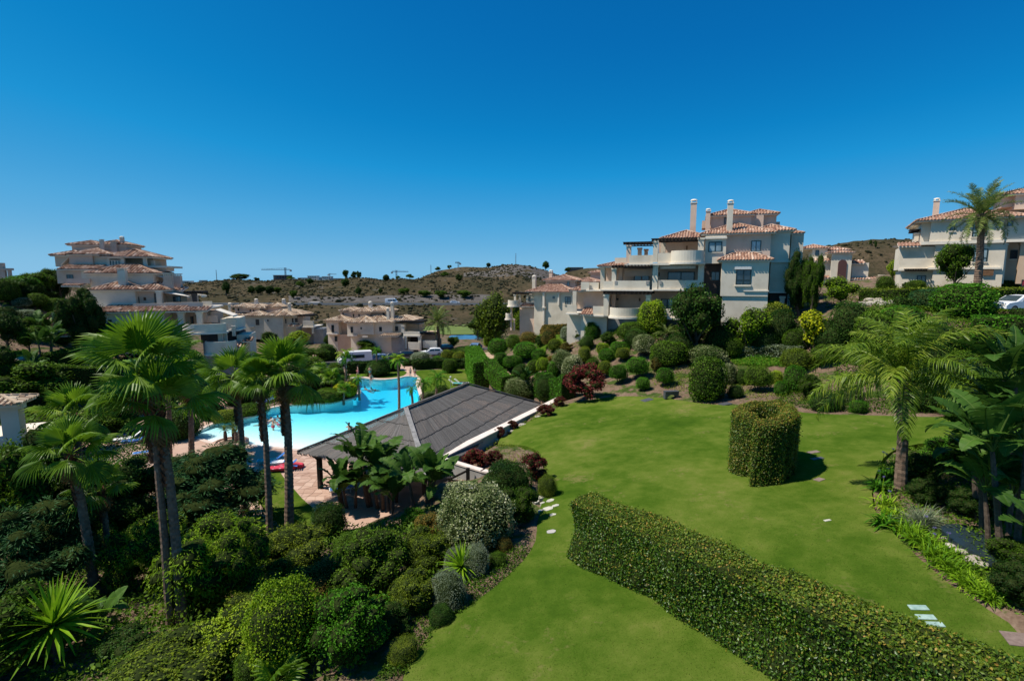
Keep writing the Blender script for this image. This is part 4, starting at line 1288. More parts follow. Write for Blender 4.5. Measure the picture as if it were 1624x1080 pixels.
# ---------------------------------------------------------------- buildings
class Bld:
    def __init__(s, name, label, px, py, Y, rot, tile='tile_red', group=None, tile_step=.30, tile_len=.45, cat='building'):
        s.O = at_Y(px, py, Y)
        s.rz = -radians(rot)
        s.ux = Vector((cos(s.rz), sin(s.rz), 0)); s.vx = Vector((-sin(s.rz), cos(s.rz), 0))
        s.e = empty(name, s.O, s.rz, label, cat, group)
        s.tile, s.ts, s.tl = tile, tile_step, tile_len
        s.rg = random.Random(int(px*3+py))
        s.n = 0
    def hit(s, px, py, v=0.0):
        r = ray(px, py)
        A = s.O+s.vx*v
        k = (A-Vector((0, 0, CAMZ))).dot(s.vx)/r.dot(s.vx)
        P = Vector((0, 0, CAMZ))+r*k-s.O
        return P.dot(s.ux), P.z
    def jit(s):           # keeps neighbouring faces from lying in one plane
        s.n += 1
        return .0013*(s.n % 17)
    def box(s, name, mat, u0, u1, v0, v1, z0, z1, parent=None):
        j = s.jit()
        return MB().box(u0+j, u1+j, v0+j, v1+j, z0+j*.5, z1+j*.5).build(name, M[mat], parent or s.e)
    def wall(s, px0, px1, py0, py1, v, d, mat='wall_cream', name='wall', ground=False):
        """front face at v; py0 top row, py1 bottom row"""
        pm, ym = (px0+px1)/2, (py0+py1)/2
        u0, u1 = s.hit(px0, ym, v)[0], s.hit(px1, ym, v)[0]
        z1, z0 = s.hit(pm, py0, v)[1], s.hit(pm, py1, v)[1]
        if ground: z0 -= 2.5
        return s.box(name, mat, u0, u1, v, v+d, z0, z1)
    def ledge(s, px0, px1, py0, py1, v, d, mat='white', name='ledge'):
        return s.wall(px0, px1, py0, py1, v, d, mat, name)
    def window(s, px0, px1, py0, py1, v, mull=1, glass='glass_curtain', frame='frame', sill=True, name='window', trans=False):
        pm, ym = (px0+px1)/2, (py0+py1)/2
        u0, u1 = s.hit(px0, ym, v)[0], s.hit(px1, ym, v)[0]
        z1, z0 = s.hit(pm, py0, v)[1], s.hit(pm, py1, v)[1]
        t = max(.07, min(.12, (u1-u0)*.07))
        mb = MB()
        y0, y1 = v-.06, v+.03
        mb.box(u0, u1, y0, y1, z0, z0+t); mb.box(u0, u1, y0, y1, z1-t, z1)
        mb.box(u0, u0+t, y0+.002, y1, z0+t, z1-t); mb.box(u1-t, u1, y0+.002, y1, z0+t, z1-t)
        for i in range(mull):
            c = u0+(u1-u0)*(i+1)/(mull+1)
            mb.box(c-t*.5, c+t*.5, y0+.004, y1, z0+t, z1-t)
        if trans: mb.box(u0+t, u1-t, y0+.006, y1, z0+(z1-z0)*.3-t*.5, z0+(z1-z0)*.3+t*.5)
        w = mb.build(name, M[frame], s.e)
        MB().box(u0+t*.5, u1-t*.5, v-.02, v+.02, z0+t*.5, z1-t*.5).build('pane', M[glass], w)
        if sill: MB().box(u0-.08, u1+.08, v-.12, v+.02, z0-.09, z0-.004).build('sill', M['white'], w)
        return w
    def curved(s, px0, px1, py0, py1, v, bulge, th=.18, mat='wall_cream', name='parapet', ledge=True):
        pm, ym = (px0+px1)/2, (py0+py1)/2
        u0, u1 = s.hit(px0, ym, v)[0], s.hit(px1, ym, v)[0]
        z1, z0 = s.hit(pm, py0, v-bulge*.6)[1], s.hit(pm, py1, v-bulge*.6)[1]
        n = 18
        out, inn = [], []
        for i in range(n+1):
            a = pi*i/n
            c, sn = -cos(a), sin(a)**.75
            out.append(((u0+u1)/2+c*(u1-u0)/2, v-sn*bulge))
            inn.append(((u0+u1)/2+c*((u1-u0)/2-th), v-sn*(bulge-th)))
        o = MB().prism(out+inn[::-1], z0, z1).build(name, M[mat], s.e)
        if ledge:
            big = [((u0+u1)/2-cos(pi*i/n)*((u1-u0)/2+.15), v-sin(pi*i/n)**.75*(bulge+.15)) for i in range(n+1)]
            MB().prism(big+[((u1+.15), v+.4), (u0-.15, v+.4)], z0-.22, z0-.003).build('terrace_slab', M['white'], s.e)
        return o
    def plane_tiles(s, mb, poly):
        """rows of round tiles on a planar polygon whose first edge is the eave"""
        P = [Vector(p) for p in poly]
        sa = (P[1]-P[0]).normalized()
        nrm = (P[1]-P[0]).cross(P[2]-P[0]).normalized()
        if nrm.z < 0: nrm = -nrm
        ta = nrm.cross(sa)
        if ta.z < 0: ta = -ta
        Q = [((p-P[0]).dot(sa), (p-P[0]).dot(ta)) for p in P]
        mb.add([p+nrm*.01 for p in P], [tuple(range(len(P)))], .12)
        s0, s1 = min(q[0] for q in Q), max(q[0] for q in Q)
        k = max(1, int((s1-s0)/s.ts))
        for i in range(k):
            c = s0+(i+.5)*(s1-s0)/k
            ts = []
            for a, b in zip(Q, Q[1:]+Q[:1]):
                if (a[0]-c)*(b[0]-c) < 0: ts.append(a[1]+(b[1]-a[1])*(c-a[0])/(b[0]-a[0]))
            if len(ts) < 2: continue
            t0, t1 = min(ts)-.06, max(ts)
            if t1-t0 < .12: continue
            r = s.ts*.40
            m = max(1, int((t1-t0)/s.tl))
            for j in range(m):
                a, b = t0+(t1-t0)*j/m, t0+(t1-t0)*(j+1)/m
                h0, h1 = r*.95+.035, r*.95
                jx = s.rg.uniform(-.012, .012)
                def W(x, t, h): return P[0]+sa*(c+x+jx)+ta*t+nrm*h
                v = [W(-r, a, .02), W(-r*.6, a, h0*.8), W(0, a, h0), W(r*.6, a, h0*.8), W(r, a, .02), W(-r, b, .0), W(-r*.6, b, h1*.75), W(0, b, h1), W(r*.6, b, h1*.75), W(r, b, 0)]
                mb.add(v, [(0, 1, 6, 5), (1, 2, 7, 6), (2, 3, 8, 7), (3, 4, 9, 8), (4, 3, 2, 1, 0)], min(1, max(0, s.rg.gauss(.5, .23))))
    def hip(s, u0, u1, v0, v1, z, pitch=19, over=.45, name='roof', drum=None):
        u0, u1, v0, v1 = u0-over, u1+over, v0-over, v1+over
        tp = tan(radians(pitch))
        a, b, c, d = Vector((u0, v0, z)), Vector((u1, v0, z)), Vector((u1, v1, z)), Vector((u0, v1, z))
        w = min(u1-u0, v1-v0)/2
        if u1-u0 >= v1-v0:
            r0, r1 = Vector((u0+w, (v0+v1)/2, z+w*tp)), Vector((u1-w, (v0+v1)/2, z+w*tp))
            faces = [[a, b, r1, r0], [b, c, r1], [c, d, r0, r1], [d, a, r0]]
            hips = [(a, r0), (d, r0), (b, r1), (c, r1), (r0, r1)]
        else:
            r0, r1 = Vector(((u0+u1)/2, v0+w, z+w*tp)), Vector(((u0+u1)/2, v1-w, z+w*tp))
            faces = [[a, b, r0], [b, c, r1, r0], [c, d, r1], [d, a, r0, r1]]
            hips = [(a, r0), (b, r0), (c, r1), (d, r1), (r0, r1)]
        sl = MB().prism([(u0+.08, v0+.08), (u1-.08, v0+.08), (u1-.08, v1-.08), (u0+.08, v1-.08)], z-.14, z-.012).build(name, M['white'], s.e)
        mb = MB()
        for f in faces:
            if (f[1]-f[0]).length > .3: s.plane_tiles(mb, [Vector(p) for p in f])
        for p, q in hips:
            if (q-p).length < .2: continue
            k = max(1, int((q-p).length/.4))
            for i in range(k):
                mb.bar(p.lerp(q, i/k)+Vector((0, 0, .10)), p.lerp(q, (i+1)/k)+Vector((0, 0, .13)), .2, .1, min(1, max(0, s.rg.gauss(.66, .2))))
        t = mb.build('roof_tiles', M[s.tile], sl)
        tag(t, kind='stuff')
        return sl
    def roof(s, px0, px1, pe, v0, v1, pitch=19, over=.45, name='roof'):
        pm = (px0+px1)/2
        u0, u1 = s.hit(px0, pe, v0)[0], s.hit(px1, pe, v0)[0]
        z = s.hit(pm, pe, v0-over)[1]
        return s.hip(u0, u1, v0, v1, z, pitch, over, name)
    def shed(s, px0, px1, pe, pt, v0, v1, name='lean_roof'):
        pm = (px0+px1)/2
        u0, u1 = s.hit(px0, pe, v0)[0], s.hit(px1, pe, v0)[0]
        z0 = s.hit(pm, pe, v0)[1]; z1 = s.hit(pm, pt, v1)[1]
        z1 = max(z1, z0+.25)
        a, b, c, d = Vector((u0, v0, z0)), Vector((u1, v0, z0)), Vector((u1, v1, z1)), Vector((u0, v1, z1))
        sl = MB().add([a-Vector((0, 0, .14)), b-Vector((0, 0, .14)), c-Vector((0, 0, .14)), d-Vector((0, 0, .14)), a-Vector((0, 0, .02)), b-Vector((0, 0, .02)), c-Vector((0, 0, .02)), d-Vector((0, 0, .02))], [(3,2,1,0),(4,5,6,7),(0,1,5,4),(1,2,6,5),(2,3,7,6),(3,0,4,7)]).build(name, M['white'], s.e)
        mb = MB(); s.plane_tiles(mb, [a, b, c, d])
        tag(mb.build('roof_tiles', M[s.tile], sl), kind='stuff')
        return sl
    def chimney(s, px0, px1, py0, py1, v, cap='pot', mat='wall_cream'):
        pm, ym = (px0+px1)/2, (py0+py1)/2
        u0, u1 = s.hit(px0, ym, v)[0], s.hit(px1, ym, v)[0]
        z1, z0 = s.hit(pm, py0, v)[1], s.hit(pm, py1, v)[1]
        z0 -= .8
        w = u1-u0; cu, cv = (u0+u1)/2, v+w/2
        o = MB().box(u0, u1, v, v+w, z0, z1-w*.75).build('chimney', M[mat], s.e)
        mb = MB()
        if cap == 'pot':
            mb.box(u0-.06, u1+.06, v-.06, v+w+.06, z1-w*.75+.003, z1-w*.62)
            for sx in (0, 1):
                for sy in (0, 1):
                    mb.box(cu+(sx-.5)*w*.75-.06, cu+(sx-.5)*w*.75+.06, cv+(sy-.5)*w*.75-.06, cv+(sy-.5)*w*.75+.06, z1-w*.62, z1-w*.28)
            mb.lathe([(w*.62, z1-w*.28), (w*.60, z1-w*.2), (w*.42, z1-w*.06), (w*.15, z1)], 12, cu, cv)
        else:
            for i in range(4):
                for j in range(2):
                    mb.box(u0+w*(i+.12)/4, u0+w*(i+.6)/4, v+w*j*.85, v+w*(j*.85+.15), z1-w*.75, z1-w*.5)
            mb.box(u0-.05, u1+.05, v-.05, v+w+.05, z1-w*.5, z1-w*.38)
        mb.build('chimney_cap', M['white'] if cap == 'pot' else M['wall_cream'], o)
        return o
    def column(s, px0, px1, py0, py1, v, mat='white'):
        pm, ym = (px0+px1)/2, (py0+py1)/2
        u0, u1 = s.hit(px0, ym, v)[0], s.hit(px1, ym, v)[0]
        z1, z0 = s.hit(pm, py0, v)[1], s.hit(pm, py1, v)[1]
        j = s.jit()
        w = u1-u0
        mb = MB().box(u0+j, u1+j, v+j, v+w+j, z0, z1-.22)
        mb.box(u0-.07+j, u1+.07+j, v-.07+j, v+w+.07+j, z1-.217, z1)
        return mb.build('column', M[mat], s.e)
    def pergola(s, px0, px1, py, v0, v1, nb=9, h=.16):
        pm = (px0+px1)/2
        u0, u1 = s.hit(px0, py, v0)[0], s.hit(px1, py, v0)[0]
        z = s.hit(pm, py, v0)[1]
        mb = MB()
        mb.box(u0, u1, v0+.25, v0+.4, z-h, z)
        mb.box(u0, u1, v1-.3, v1-.15, z-h+.002, z+.002)
        for i in range(nb):
            c = u0+.1+(u1-u0-.2)*i/max(1, nb-1)
            mb.box(c-.05, c+.05, v0-.15, v1, z+.005, z+.15)
        for i in range(int((v1-v0)/.22)):
            y = v0+.05+i*.22
            mb.box(u0-.05, u1+.05, y, y+.09, z+.153, z+.19)
        return mb.build('pergola', M['dark_wood'], s.e)
    def awning(s, px0, py0, px1, py1, v, d=1.6, w=None, mat='white'):
        """sloping awning sheet seen nearly edge on"""
        u0, z0 = s.hit(px0, py0, v); u1, z1 = s.hit(px1, py1, v)
        a, b = Vector((u0, v, z0)), Vector((u1, v, z1))
        c, dd = b+Vector((0, d, 0)), a+Vector((0, d, 0))
        up = Vector((0, 0, .05))
        mb = MB().add([a, b, c, dd, a+up, b+up, c+up, dd+up], [(3,2,1,0),(4,5,6,7),(0,1,5,4),(1,2,6,5),(2,3,7,6),(3,0,4,7)])
        mb.box(min(u0, u1) if z0 < z1 else max(u0, u1)-.03, (min(u0, u1)+.03) if z0 < z1 else max(u0, u1), v, v+d, min(z0, z1)-.18, min(z0, z1)-.004)
        return mb.build('awning', M[mat], s.e)

# ======== the big house right of the centre
b = Bld('apartment_house', 'biggest pink and cream villa, with curved balconies and three tall chimneys', 1185, 470, 57, 20, 'tile_red')
R = lambda x: 1080+x/5.4
S_ = lambda y: 300+y/5.4
b.wall(R(345), R(750), 414, 470, -1.5, 9, 'wall_cream')
b.wall(R(345)+.5, R(735), 462, 530, -1.35, 8.6, 'wall_cream', ground=True)
b.ledge(R(535), R(752), 460.5, 462.5, -1.62, 1, 'white')
b.roof(R(345), R(760), 412.5, -1.5, 1.6, 24, .35)
b.wall(R(383), R(765), 366, 420, 0, 8, 'wall_pink')
b.wall(R(205), R(385), 374, 418, -.5, 8, 'wall_cream')
b.ledge(R(203), R(395), 376, 379, -.75, .6, 'white')
b.wall(R(760), R(930), 367, 414, 1.2, 8, 'wall_cream')
b.wall(R(760), R(918), 416, 464, 1.3, 8, 'wall_cream')
b.ledge(R(757), R(932), 413.5, 416.5, 1.05, 8.3, 'white')
b.ledge(R(752), R(905), 462.5, 465, 1.05, 8.3, 'white')
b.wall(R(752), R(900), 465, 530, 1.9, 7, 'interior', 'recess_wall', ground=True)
b.column(R(845), R(885), 470, 492, .9, 'wall_cream')
b.wall(R(930), R(1035), 370, 470, 4.5, 5, 'wall_cream', ground=True)
b.roof(R(930), R(1030), 370, 4.5, 9, 19, .3)
b.roof(R(205), R(775), 370, 0, 9, 20, .5)
b.roof(R(640), R(945), 366, 1.2, 8.5, 20, .4)
# attic tower
b.wall(R(255), R(600), 339, 362, 3.2, 5, 'wall_pink')
b.wall(R(595), R(705), 339, 362, 3.8, 4.4, 'wall_pink')
b.wall(R(700), R(815), 339, 362, 4.4, 3.8, 'wall_pink')
b.roof(R(250), R(605), 341, 3.2, 8.2, 19, .4)
b.roof(R(560), R(815), 339.5, 4.2, 8.2, 19, .35)
b.wall(R(805), R(845), 352, 368, 5.5, 2, 'wall_pink')
b.window(R(368), R(397), S_(245), S_(315), 3.2, 0)
b.wall(R(180), R(265), 350, 362, 4.5, 3, 'wall_pink')
# windows of the right block
b.window(R(235), R(352), S_(450), S_(540), -.5, 1)
b.window(R(600), R(685), S_(443), S_(535), 0, 1)
b.window(R(470), R(600), S_(688), S_(820), -1.5, 1, 'glass', trans=True)
b.ledge(R(460), R(605), S_(664), S_(688), -1.72, .3, 'frame_white', 'shutter_box')
b.ledge(R(458), R(600), S_(823), S_(835), -1.7, .3, 'wall_cream', 'window_sill')
# chimneys
b.chimney(1095, 1104.5, 315.5, 362, 4.2, 'pot', 'wall_pink')
b.chimney(1119.5, 1126.5, 330.5, 360, 2.6, 'pot', 'wall_pink')
b.chimney(1153.5, 1162.5, 316.5, 366, .3, 'pot', 'wall_cream')
# left wing: back wall, slabs, columns, balconies
b.wall(957, 1119, 421, 545, 3.2, 8, 'wall_pink', ground=True)
b.wall(1044, 1119, 376, 422, 3.25, 7.9, 'wall_pink')
b.wall(1050, 1119, 374, 384, 3.0, 5, 'wall_pink')
b.roof(1052, 1124, 377.5, 1.2, 9, 20, .3)
b.pergola(1033, 1110, 380, -1.1, 1.4, 14)
b.column(1035.5, 1043, 382, 416, -1, 'wall_cream')
b.column(1106.5, 1116, 377, 416, -1, 'wall_cream')
b.column(1048, 1055, 380, 410, 1.8, 'wall_cream')
b.ledge(1030, 1112, 417, 420.5, -1.25, 4.6, 'white', 'terrace_slab')
b.curved(1064, 1117, 397.5, 416, -1.0, 1.7)
b.wall(1043, 1064, 401.5, 417, -1.05, .18, 'wall_cream', 'parapet')
# upper left terrace
b.wall(997.5, 1035, 405, 419, -.9, .18, 'wall_cream', 'parapet')
b.ledge(990, 1034, 419, 421.5, -1.1, 4.4, 'white', 'terrace_slab')
b.column(993, 1000, 388, 418, -.8, 'wall_pink')
b.column(1011, 1017, 393, 406, 2.6, 'wall_pink')
b.column(1021.5, 1027, 395, 406, 3.4, 'wall_pink')
b.pergola(988, 1034, 386, -1.0, 3.6, 9, .12)
b.ledge(989, 1033, 384.2, 385.2, -.9, 4.4, 'dark_wood', 'canopy')
b.wall(975, 993, 409, 420, .3, .2, 'wall_cream', 'parapet')
b.roof(951, 996, 422.5, -.6, 4, 15, .25)
# middle floor
b.wall(952, 958.5, 423, 460, -.3, 1.2, 'wall_cream')
b.wall(957.5, 970, 426, 459, 2.6, .5, 'wall_pink')
b.column(970, 977, 425, 446, -.8, 'wall_cream')
b.column(981, 987, 425, 446, 1.6, 'wall_pink')
b.column(1034.5, 1043, 421, 460, -.95, 'wall_cream')
b.column(1106.5, 1116, 418, 458, -.9, 'wall_cream')
b.pergola(969.5, 1035, 422.8, -1.35, 2.8, 13)
b.wall(974, 1030, 445.3, 459.5, -1.05, .18, 'wall_cream', 'parapet')
b.wall(957, 974, 446, 459.5, -.9, .18, 'wall_cream', 'parapet')
b.wall(1044, 1112, 444.5, 459, -1.0, .18, 'wall_cream', 'parapet')
b.ledge(952, 1036, 459.6, 461.6, -1.3, 4.7, 'white', 'terrace_slab')
b.ledge(1037, 1117, 459.2, 461.5, -1.25, 4.6, 'white', 'terrace_slab')
b.window(1058.5, 1101.5, 431, 454, 3.2, 1, 'glass', 'frame', False, 'glass_door')
b.ledge(1047, 1103, 421.5, 426.5, -.2, .3, 'frame_white', 'shutter_box')
b.window(1005, 1030, 432, 458, 3.2, 1, 'glass', 'tan_wood', False, 'glass_door')
b.ledge(990, 1034, 427, 438, 1.6, .12, 'wall_pink', 'sun_blind')
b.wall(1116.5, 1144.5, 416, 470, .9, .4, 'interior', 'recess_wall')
b.window(1128, 1141, 431, 445, .9, 1, 'glass', 'frame', False)
for (x0, x1, y0, y1, v) in [(974.5, 978.5, 446, 451, -1.1), (1024.5, 1029.5, 445.8, 451, -1.1), (1045.5, 1049.5, 445.5, 451, -1.1)]:
    b.ledge(x0, x1, y0, y1, v, .1, 'grey_wall', 'planter')
for (x0, x1, y0, y1, v) in [(1043.5, 1046, 432, 438, 3.1), (1088, 1090.5, 390, 397, 2.9), (1013, 1015.5, 473, 478, 3.1)]:
    b.ledge(x0, x1, y0, y1, v, .12, 'tan_wood', 'wall_lamp')
# lower floor
b.pergola(956, 1034, 464.8, -1.5, 2.8, 13)
b.column(957, 965, 467, 501, -1.2, 'wall_cream')
b.column(970, 976, 467, 490, 2.2, 'wall_pink')
b.column(1024, 1031, 468, 502, -1.1, 'wall_cream')
b.curved(967.5, 1016, 488.5, 502.5, -1.0, 1.5)
b.wall(940, 957, 486, 500, -.9, .18, 'wall_cream', 'parapet')
b.ledge(937, 968, 500, 502.5, -1.1, 4, 'white', 'terrace_slab')
b.wall(1015, 1090, 490, 504, -.9, .18, 'wall_cream', 'parapet')
b.ledge(1012, 1115, 504, 507, -1.15, 4.5, 'white', 'terrace_slab')
b.window(1048, 1078, 474, 503, 3.2, 2, 'glass_curtain', 'frame', False, 'glass_door')
b.window(977, 981, 473, 476, 3.2, 0, 'glass', 'frame', False)
b.wall(960, 1118, 507, 545, .4, 6, 'grey_wall', 'base_wall', ground=True)
# low link on the far left
b.wall(925, 958, 461, 505, 1.0, 6, 'wall_pink')
b.wall(921, 934, 447.5, 460, -.2, .18, 'wall_cream', 'parapet')
b.wall(934, 949, 448, 460, .1, .18, 'wall_cream', 'parapet')
b.ledge(929, 953, 460, 462, -.4, 4, 'white', 'terrace_slab')
b.roof(905, 934, 461, .2, 3.5, 17, .25)
b.shed(920, 940, 499, 488, -1.2, 1.0)
b.wall(921, 962, 500, 550, -.2, 6, 'wall_cream', 'base_wall', ground=True)
b.wall(908, 914, 462, 490, -.2, .6, 'wall_cream', 'column')
b.wall(914, 926, 464, 490, 1.8, .3, 'wall_pink')
b.wall(899, 914.5, 484, 497, -.6, .18, 'wall_cream', 'parapet')
b.ledge(897, 917, 497, 499, -.8, 4, 'white', 'terrace_slab')
b.wall(899, 925, 498, 545, .6, 5, 'wall_cream', 'base_wall', ground=True)

# ======== smaller house behind it to the left
b = Bld('apartment_house', 'smaller cream villa with a round end balcony, left of the biggest villa', 875, 500, 86, 22, 'tile_red')
q = lambda x: 790+x/7.716
r = lambda y: 400+y/7.716
b.wall(q(440), q(560), 463, 520, .5, 9, 'wall_cream', ground=True)
b.wall(q(555), q(905), 463, 520, 0, 9, 'wall_cream', ground=True)
b.column(q(543), q(566), 464, 487, -.35, 'white')
b.ledge(q(535), q(580), 487, 488.5, -.5, .6, 'white')
b.column(q(545), q(564), 489, 510, -.35, 'white')
b.column(q(728), q(746), 465, 484, -.3, 'white')
b.roof(q(380), q(905), 463.3, 0, 9, 21, .5)
b.wall(q(580), q(940), 444, 457, 3, 5, 'wall_pink')
b.roof(q(575), q(950), 445, 3, 8.5, 17, .4)
b.wall(q(940), q(1140), 446, 458, 5, 5, 'wall_pink')
b.roof(q(935), q(1200), 447.5, 5, 11, 17, .4)
b.wall(q(1130), q(1245), 433, 446, 12, 5, 'wall_pink')
b.roof(q(1130), q(1260), 433, 12, 17, 17, .4)
b.window(q(818), q(886), r(545), r(640), 0, 1, trans=True)
b.window(q(843), q(875), r(362), r(415), 3, 0)
b.window(q(668), q(692), r(540), r(570), 0, 0)
b.chimney(q(415), q(455), 436.5, 462, 2, 'pot', 'wall_cream')
b.chimney(q(622), q(660), 428, 442, 6, 'pot', 'wall_pink')
b.wall(q(340), q(445), 467, 484, 2, 6, 'wall_cream')
b.window(q(372), q(392), r(545), r(610), 2, 0)
b.shed(q(262), q(440), 486, 479.5, .6, 3)
b.curved(q(130), q(262), r(590), r(655), .6, 1.2)
b.column(q(192), q(215), 466.5, 478, .9, 'wall_cream')
b.column(q(250), q(275), 466.5, 480, 1.4, 'wall_cream')
b.pergola(q(170), q(370), 465.5, .2, 3.2, 12)
b.wall(q(262), q(445), 488, 525, 1.2, 6, 'wall_pink', ground=True)
b.curved(q(100), q(180), r(750), r(815), .8, .9)
b.column(q(145), q(165), 506, 524, .2, 'wall_pink')
b.column(q(185), q(200), 506, 524, .4, 'wall_pink')
b.column(q(150), q(165), 488, 498, .2, 'wall_pink')

# ======== round fronted house beyond the pool
b = Bld('apartment_house', 'round fronted white villa with a many sided tan roof, behind the parked van', 575, 525, 98, 6, 'tile_tan', tile_step=.42, tile_len=.8)
q = lambda x: 500+x/7.38
r = lambda y: 460+y/7.38
for (x0, x1, v, mt) in [(132, 272, 1.0, 'wall_cream'), (268, 372, 2.2, 'wall_peach'), (372, 525, .2, 'wall_cream'), (520, 680, -.2, 'wall_cream'), (676, 900, .6, 'wall_cream')]:
    b.wall(q(x0), q(x1), r(362), r(520), v, 10, mt)
for (x0, x1, y, v) in [(130, 258, 505, .8), (372, 490, 525, 0), (550, 610, 535, -.4)]:
    b.ledge(q(x0), q(x1), r(y), r(y+18), v, .5, 'white')
b.wall(q(150), q(275), r(520), r(640), 1.6, 9, 'wall_cream', ground=True)
b.wall(q(262), q(420), r(520), r(640), 1.3, 9, 'wall_peach', ground=True)
b.wall(q(415), q(900), r(520), r(680), .9, 9, 'wall_cream', ground=True)
b.roof(q(140), q(372), r(362), 1.0, 10, 18, .5)
b.roof(q(372), q(680), r(383), -.2, 10, 18, .5)
b.roof(q(520), q(880), r(380), .6, 10, 18, .5)
b.roof(q(870), q(1130), r(362), 2.5, 9, 17, .4)
for (x0, x1, v) in [(295, 440, 4), (430, 640, 3.2), (630, 830, 4)]:
    b.wall(q(x0), q(x1), r(258), r(325), v, 5, 'wall_pink')
b.roof(q(300), q(445), r(245), 4, 9, 16, .4)
b.roof(q(440), q(640), r(260), 3.2, 9.5, 18, .5)
b.roof(q(590), q(835), r(252), 3.6, 9, 17, .5)
for (x0, x1, y0, y1, v) in [(190, 220, 410, 495, 1.0), (415, 442, 430, 500, .2), (283, 300, 410, 450, 2.2), (748, 780, 432, 482, .6), (925, 970, 425, 480, 2.4), (530, 545, 435, 460, -.2)]:
    b.window(q(x0), q(x1), r(y0), r(y1), v, 1 if x1-x0 > 28 else 0, 'glass', sill=False)
for (x0, x1, y0, y1, v) in [(318, 332, 265, 300, 4), (440, 455, 282, 318, 3.2), (505, 520, 282, 318, 3.2), (790, 812, 268, 305, 4)]:
    b.window(q(x0), q(x1), r(y0), r(y1), v, 0, 'glass', sill=False)
b.window(q(228), q(258), r(540), r(600), 1.6, 0, 'glass', sill=False)
b.wall(q(895), q(1030), r(395), r(500), 2.4, 6, 'wall_cream')
b.column(q(1005), q(1038), r(415), r(500), .2, 'wall_cream')
b.wall(q(1040), q(1215), r(400), r(480), 4.5, 4, 'wall_peach')
b.pergola(q(985), q(1250), r(375), .2, 4.5, 12)
b.wall(q(1030), q(1220), r(487), r(530), .2, .25, 'wall_cream', 'parapet')
b.ledge(q(1030), q(1225), r(530), r(545), .0, 8, 'white', 'terrace_slab')
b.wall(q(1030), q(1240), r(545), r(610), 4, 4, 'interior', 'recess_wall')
b.wall(q(1085), q(1220), r(612), r(700), 0, .3, 'wall_cream', 'parapet')
b.column(q(1205), q(1235), r(545), r(720), .1, 'wall_cream')
b.column(q(1040), q(1070), r(545), r(690), .1, 'wall_cream')
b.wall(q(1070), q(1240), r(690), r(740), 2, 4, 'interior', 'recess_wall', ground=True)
b.wall(q(1225), q(1400), r(500), r(590), 3.5, 4, 'wall_peach')
b.pergola(q(1225), q(1395), r(515), .8, 3.6, 9)
b.wall(q(1260), q(1420), r(592), r(680), .8, .3, 'wall_cream', 'parapet')
b.wall(q(1240), q(1420), r(590), r(730), 3, 4, 'grey_wall', 'base_wall', ground=True)
b.shed(q(750), q(960), r(540), r(515), -2.0, .5)
b.wall(q(890), q(1040), r(555), r(700), -.2, 4, 'grey_wall', 'base_wall', ground=True)
b.chimney(q(880), q(912), r(138), r(285), 3, 'pot', 'wall_cream')
b.chimney(q(833), q(860), r(205), r(365), 1.2, 'pot', 'wall_cream')
b.chimney(q(620), q(655), r(132), r(180), 6, 'pot', 'white')

# ======== house to its left, farther away
b = Bld('apartment_house', 'far white villa between the stepped block and the round fronted villa', 430, 515, 112, 0, 'tile_tan', tile_step=.45, tile_len=.9)
q = lambda x: 360+x/8.12
r = lambda y: 460+y/8.12
b.wall(q(220), q(480), r(335), r(490), .5, 10, 'wall_cream', ground=True)
b.wall(q(475), q(720), r(335), r(500), 0, 10, 'wall_cream', ground=True)
b.wall(q(715), q(880), r(335), r(500), 1.2, 8, 'wall_cream', ground=True)
b.ledge(q(290), q(345), r(465), r(480), .2, .5, 'white')
b.roof(q(215), q(480), r(335), .5, 10, 17, .5)
b.roof(q(470), q(820), r(333), 0, 10, 18, .5)
b.roof(q(800), q(960), r(325), 2.5, 8, 17, .4)
b.roof(q(40), q(200), r(325), 4, 9, 17, .4)
b.wall(q(50), q(220), r(335), r(480), 4, 5, 'wall_cream', ground=True)
for (x0, x1, v) in [(100, 260, 4.5), (250, 440, 3.8), (430, 700, 4.4)]:
    b.wall(q(x0), q(x1), r(222), r(290), v, 5, 'wall_pink')
b.roof(q(85), q(280), r(218), 4.5, 9, 17, .4)
b.roof(q(250), q(480), r(235), 3.8, 9, 18, .4)
b.roof(q(470), q(705), r(218), 4.4, 9, 17, .4)
for (x0, x1, y0, y1, v) in [(370, 415, 378, 452, .5), (520, 536, 380, 405, 0), (738, 765, 372, 430, 1.2), (838, 856, 365, 420, 1.2), (875, 910, 360, 415, 1.1), (138, 158, 235, 270, 4.5), (293, 308, 250, 280, 3.8), (337, 352, 250, 280, 3.8), (422, 440, 240, 275, 3.8)]:
    b.window(q(x0), q(x1), r(y0), r(y1), v, 0 if x1-x0 < 30 else 1, 'glass', sill=False)
b.chimney(q(783), q(815), r(165), r(310), 3, 'pot', 'wall_cream')
b.chimney(q(12), q(48), r(165), r(275), 5, 'pot', 'wall_cream')
b.chimney(q(350), q(385), r(112), r(150), 7, 'pot', 'white')
b.chimney(q(705), q(740), r(112), r(150), 7, 'pot', 'white')
b.pergola(q(905), q(1100), r(330), .8, 4, 10)
b.wall(q(880), q(980), r(340), r(430), 2.5, 4, 'wall_pink')
b.wall(q(975), q(1110), r(400), r(475), .6, .3, 'wall_cream', 'parapet')
b.ledge(q(960), q(1112), r(475), r(485), .4, 6, 'white', 'terrace_slab')
b.wall(q(960), q(1110), r(485), r(560), 3, 4, 'wall_peach', ground=True)
b.column(q(1090), q(1112), r(485), r(560), .5, 'wall_cream')
b.wall(q(1110), q(1240), r(500), r(580), 1.2, 4, 'grey_wall', 'base_wall', ground=True)
b.shed(q(770), q(920), r(470), r(440), -1, 1)

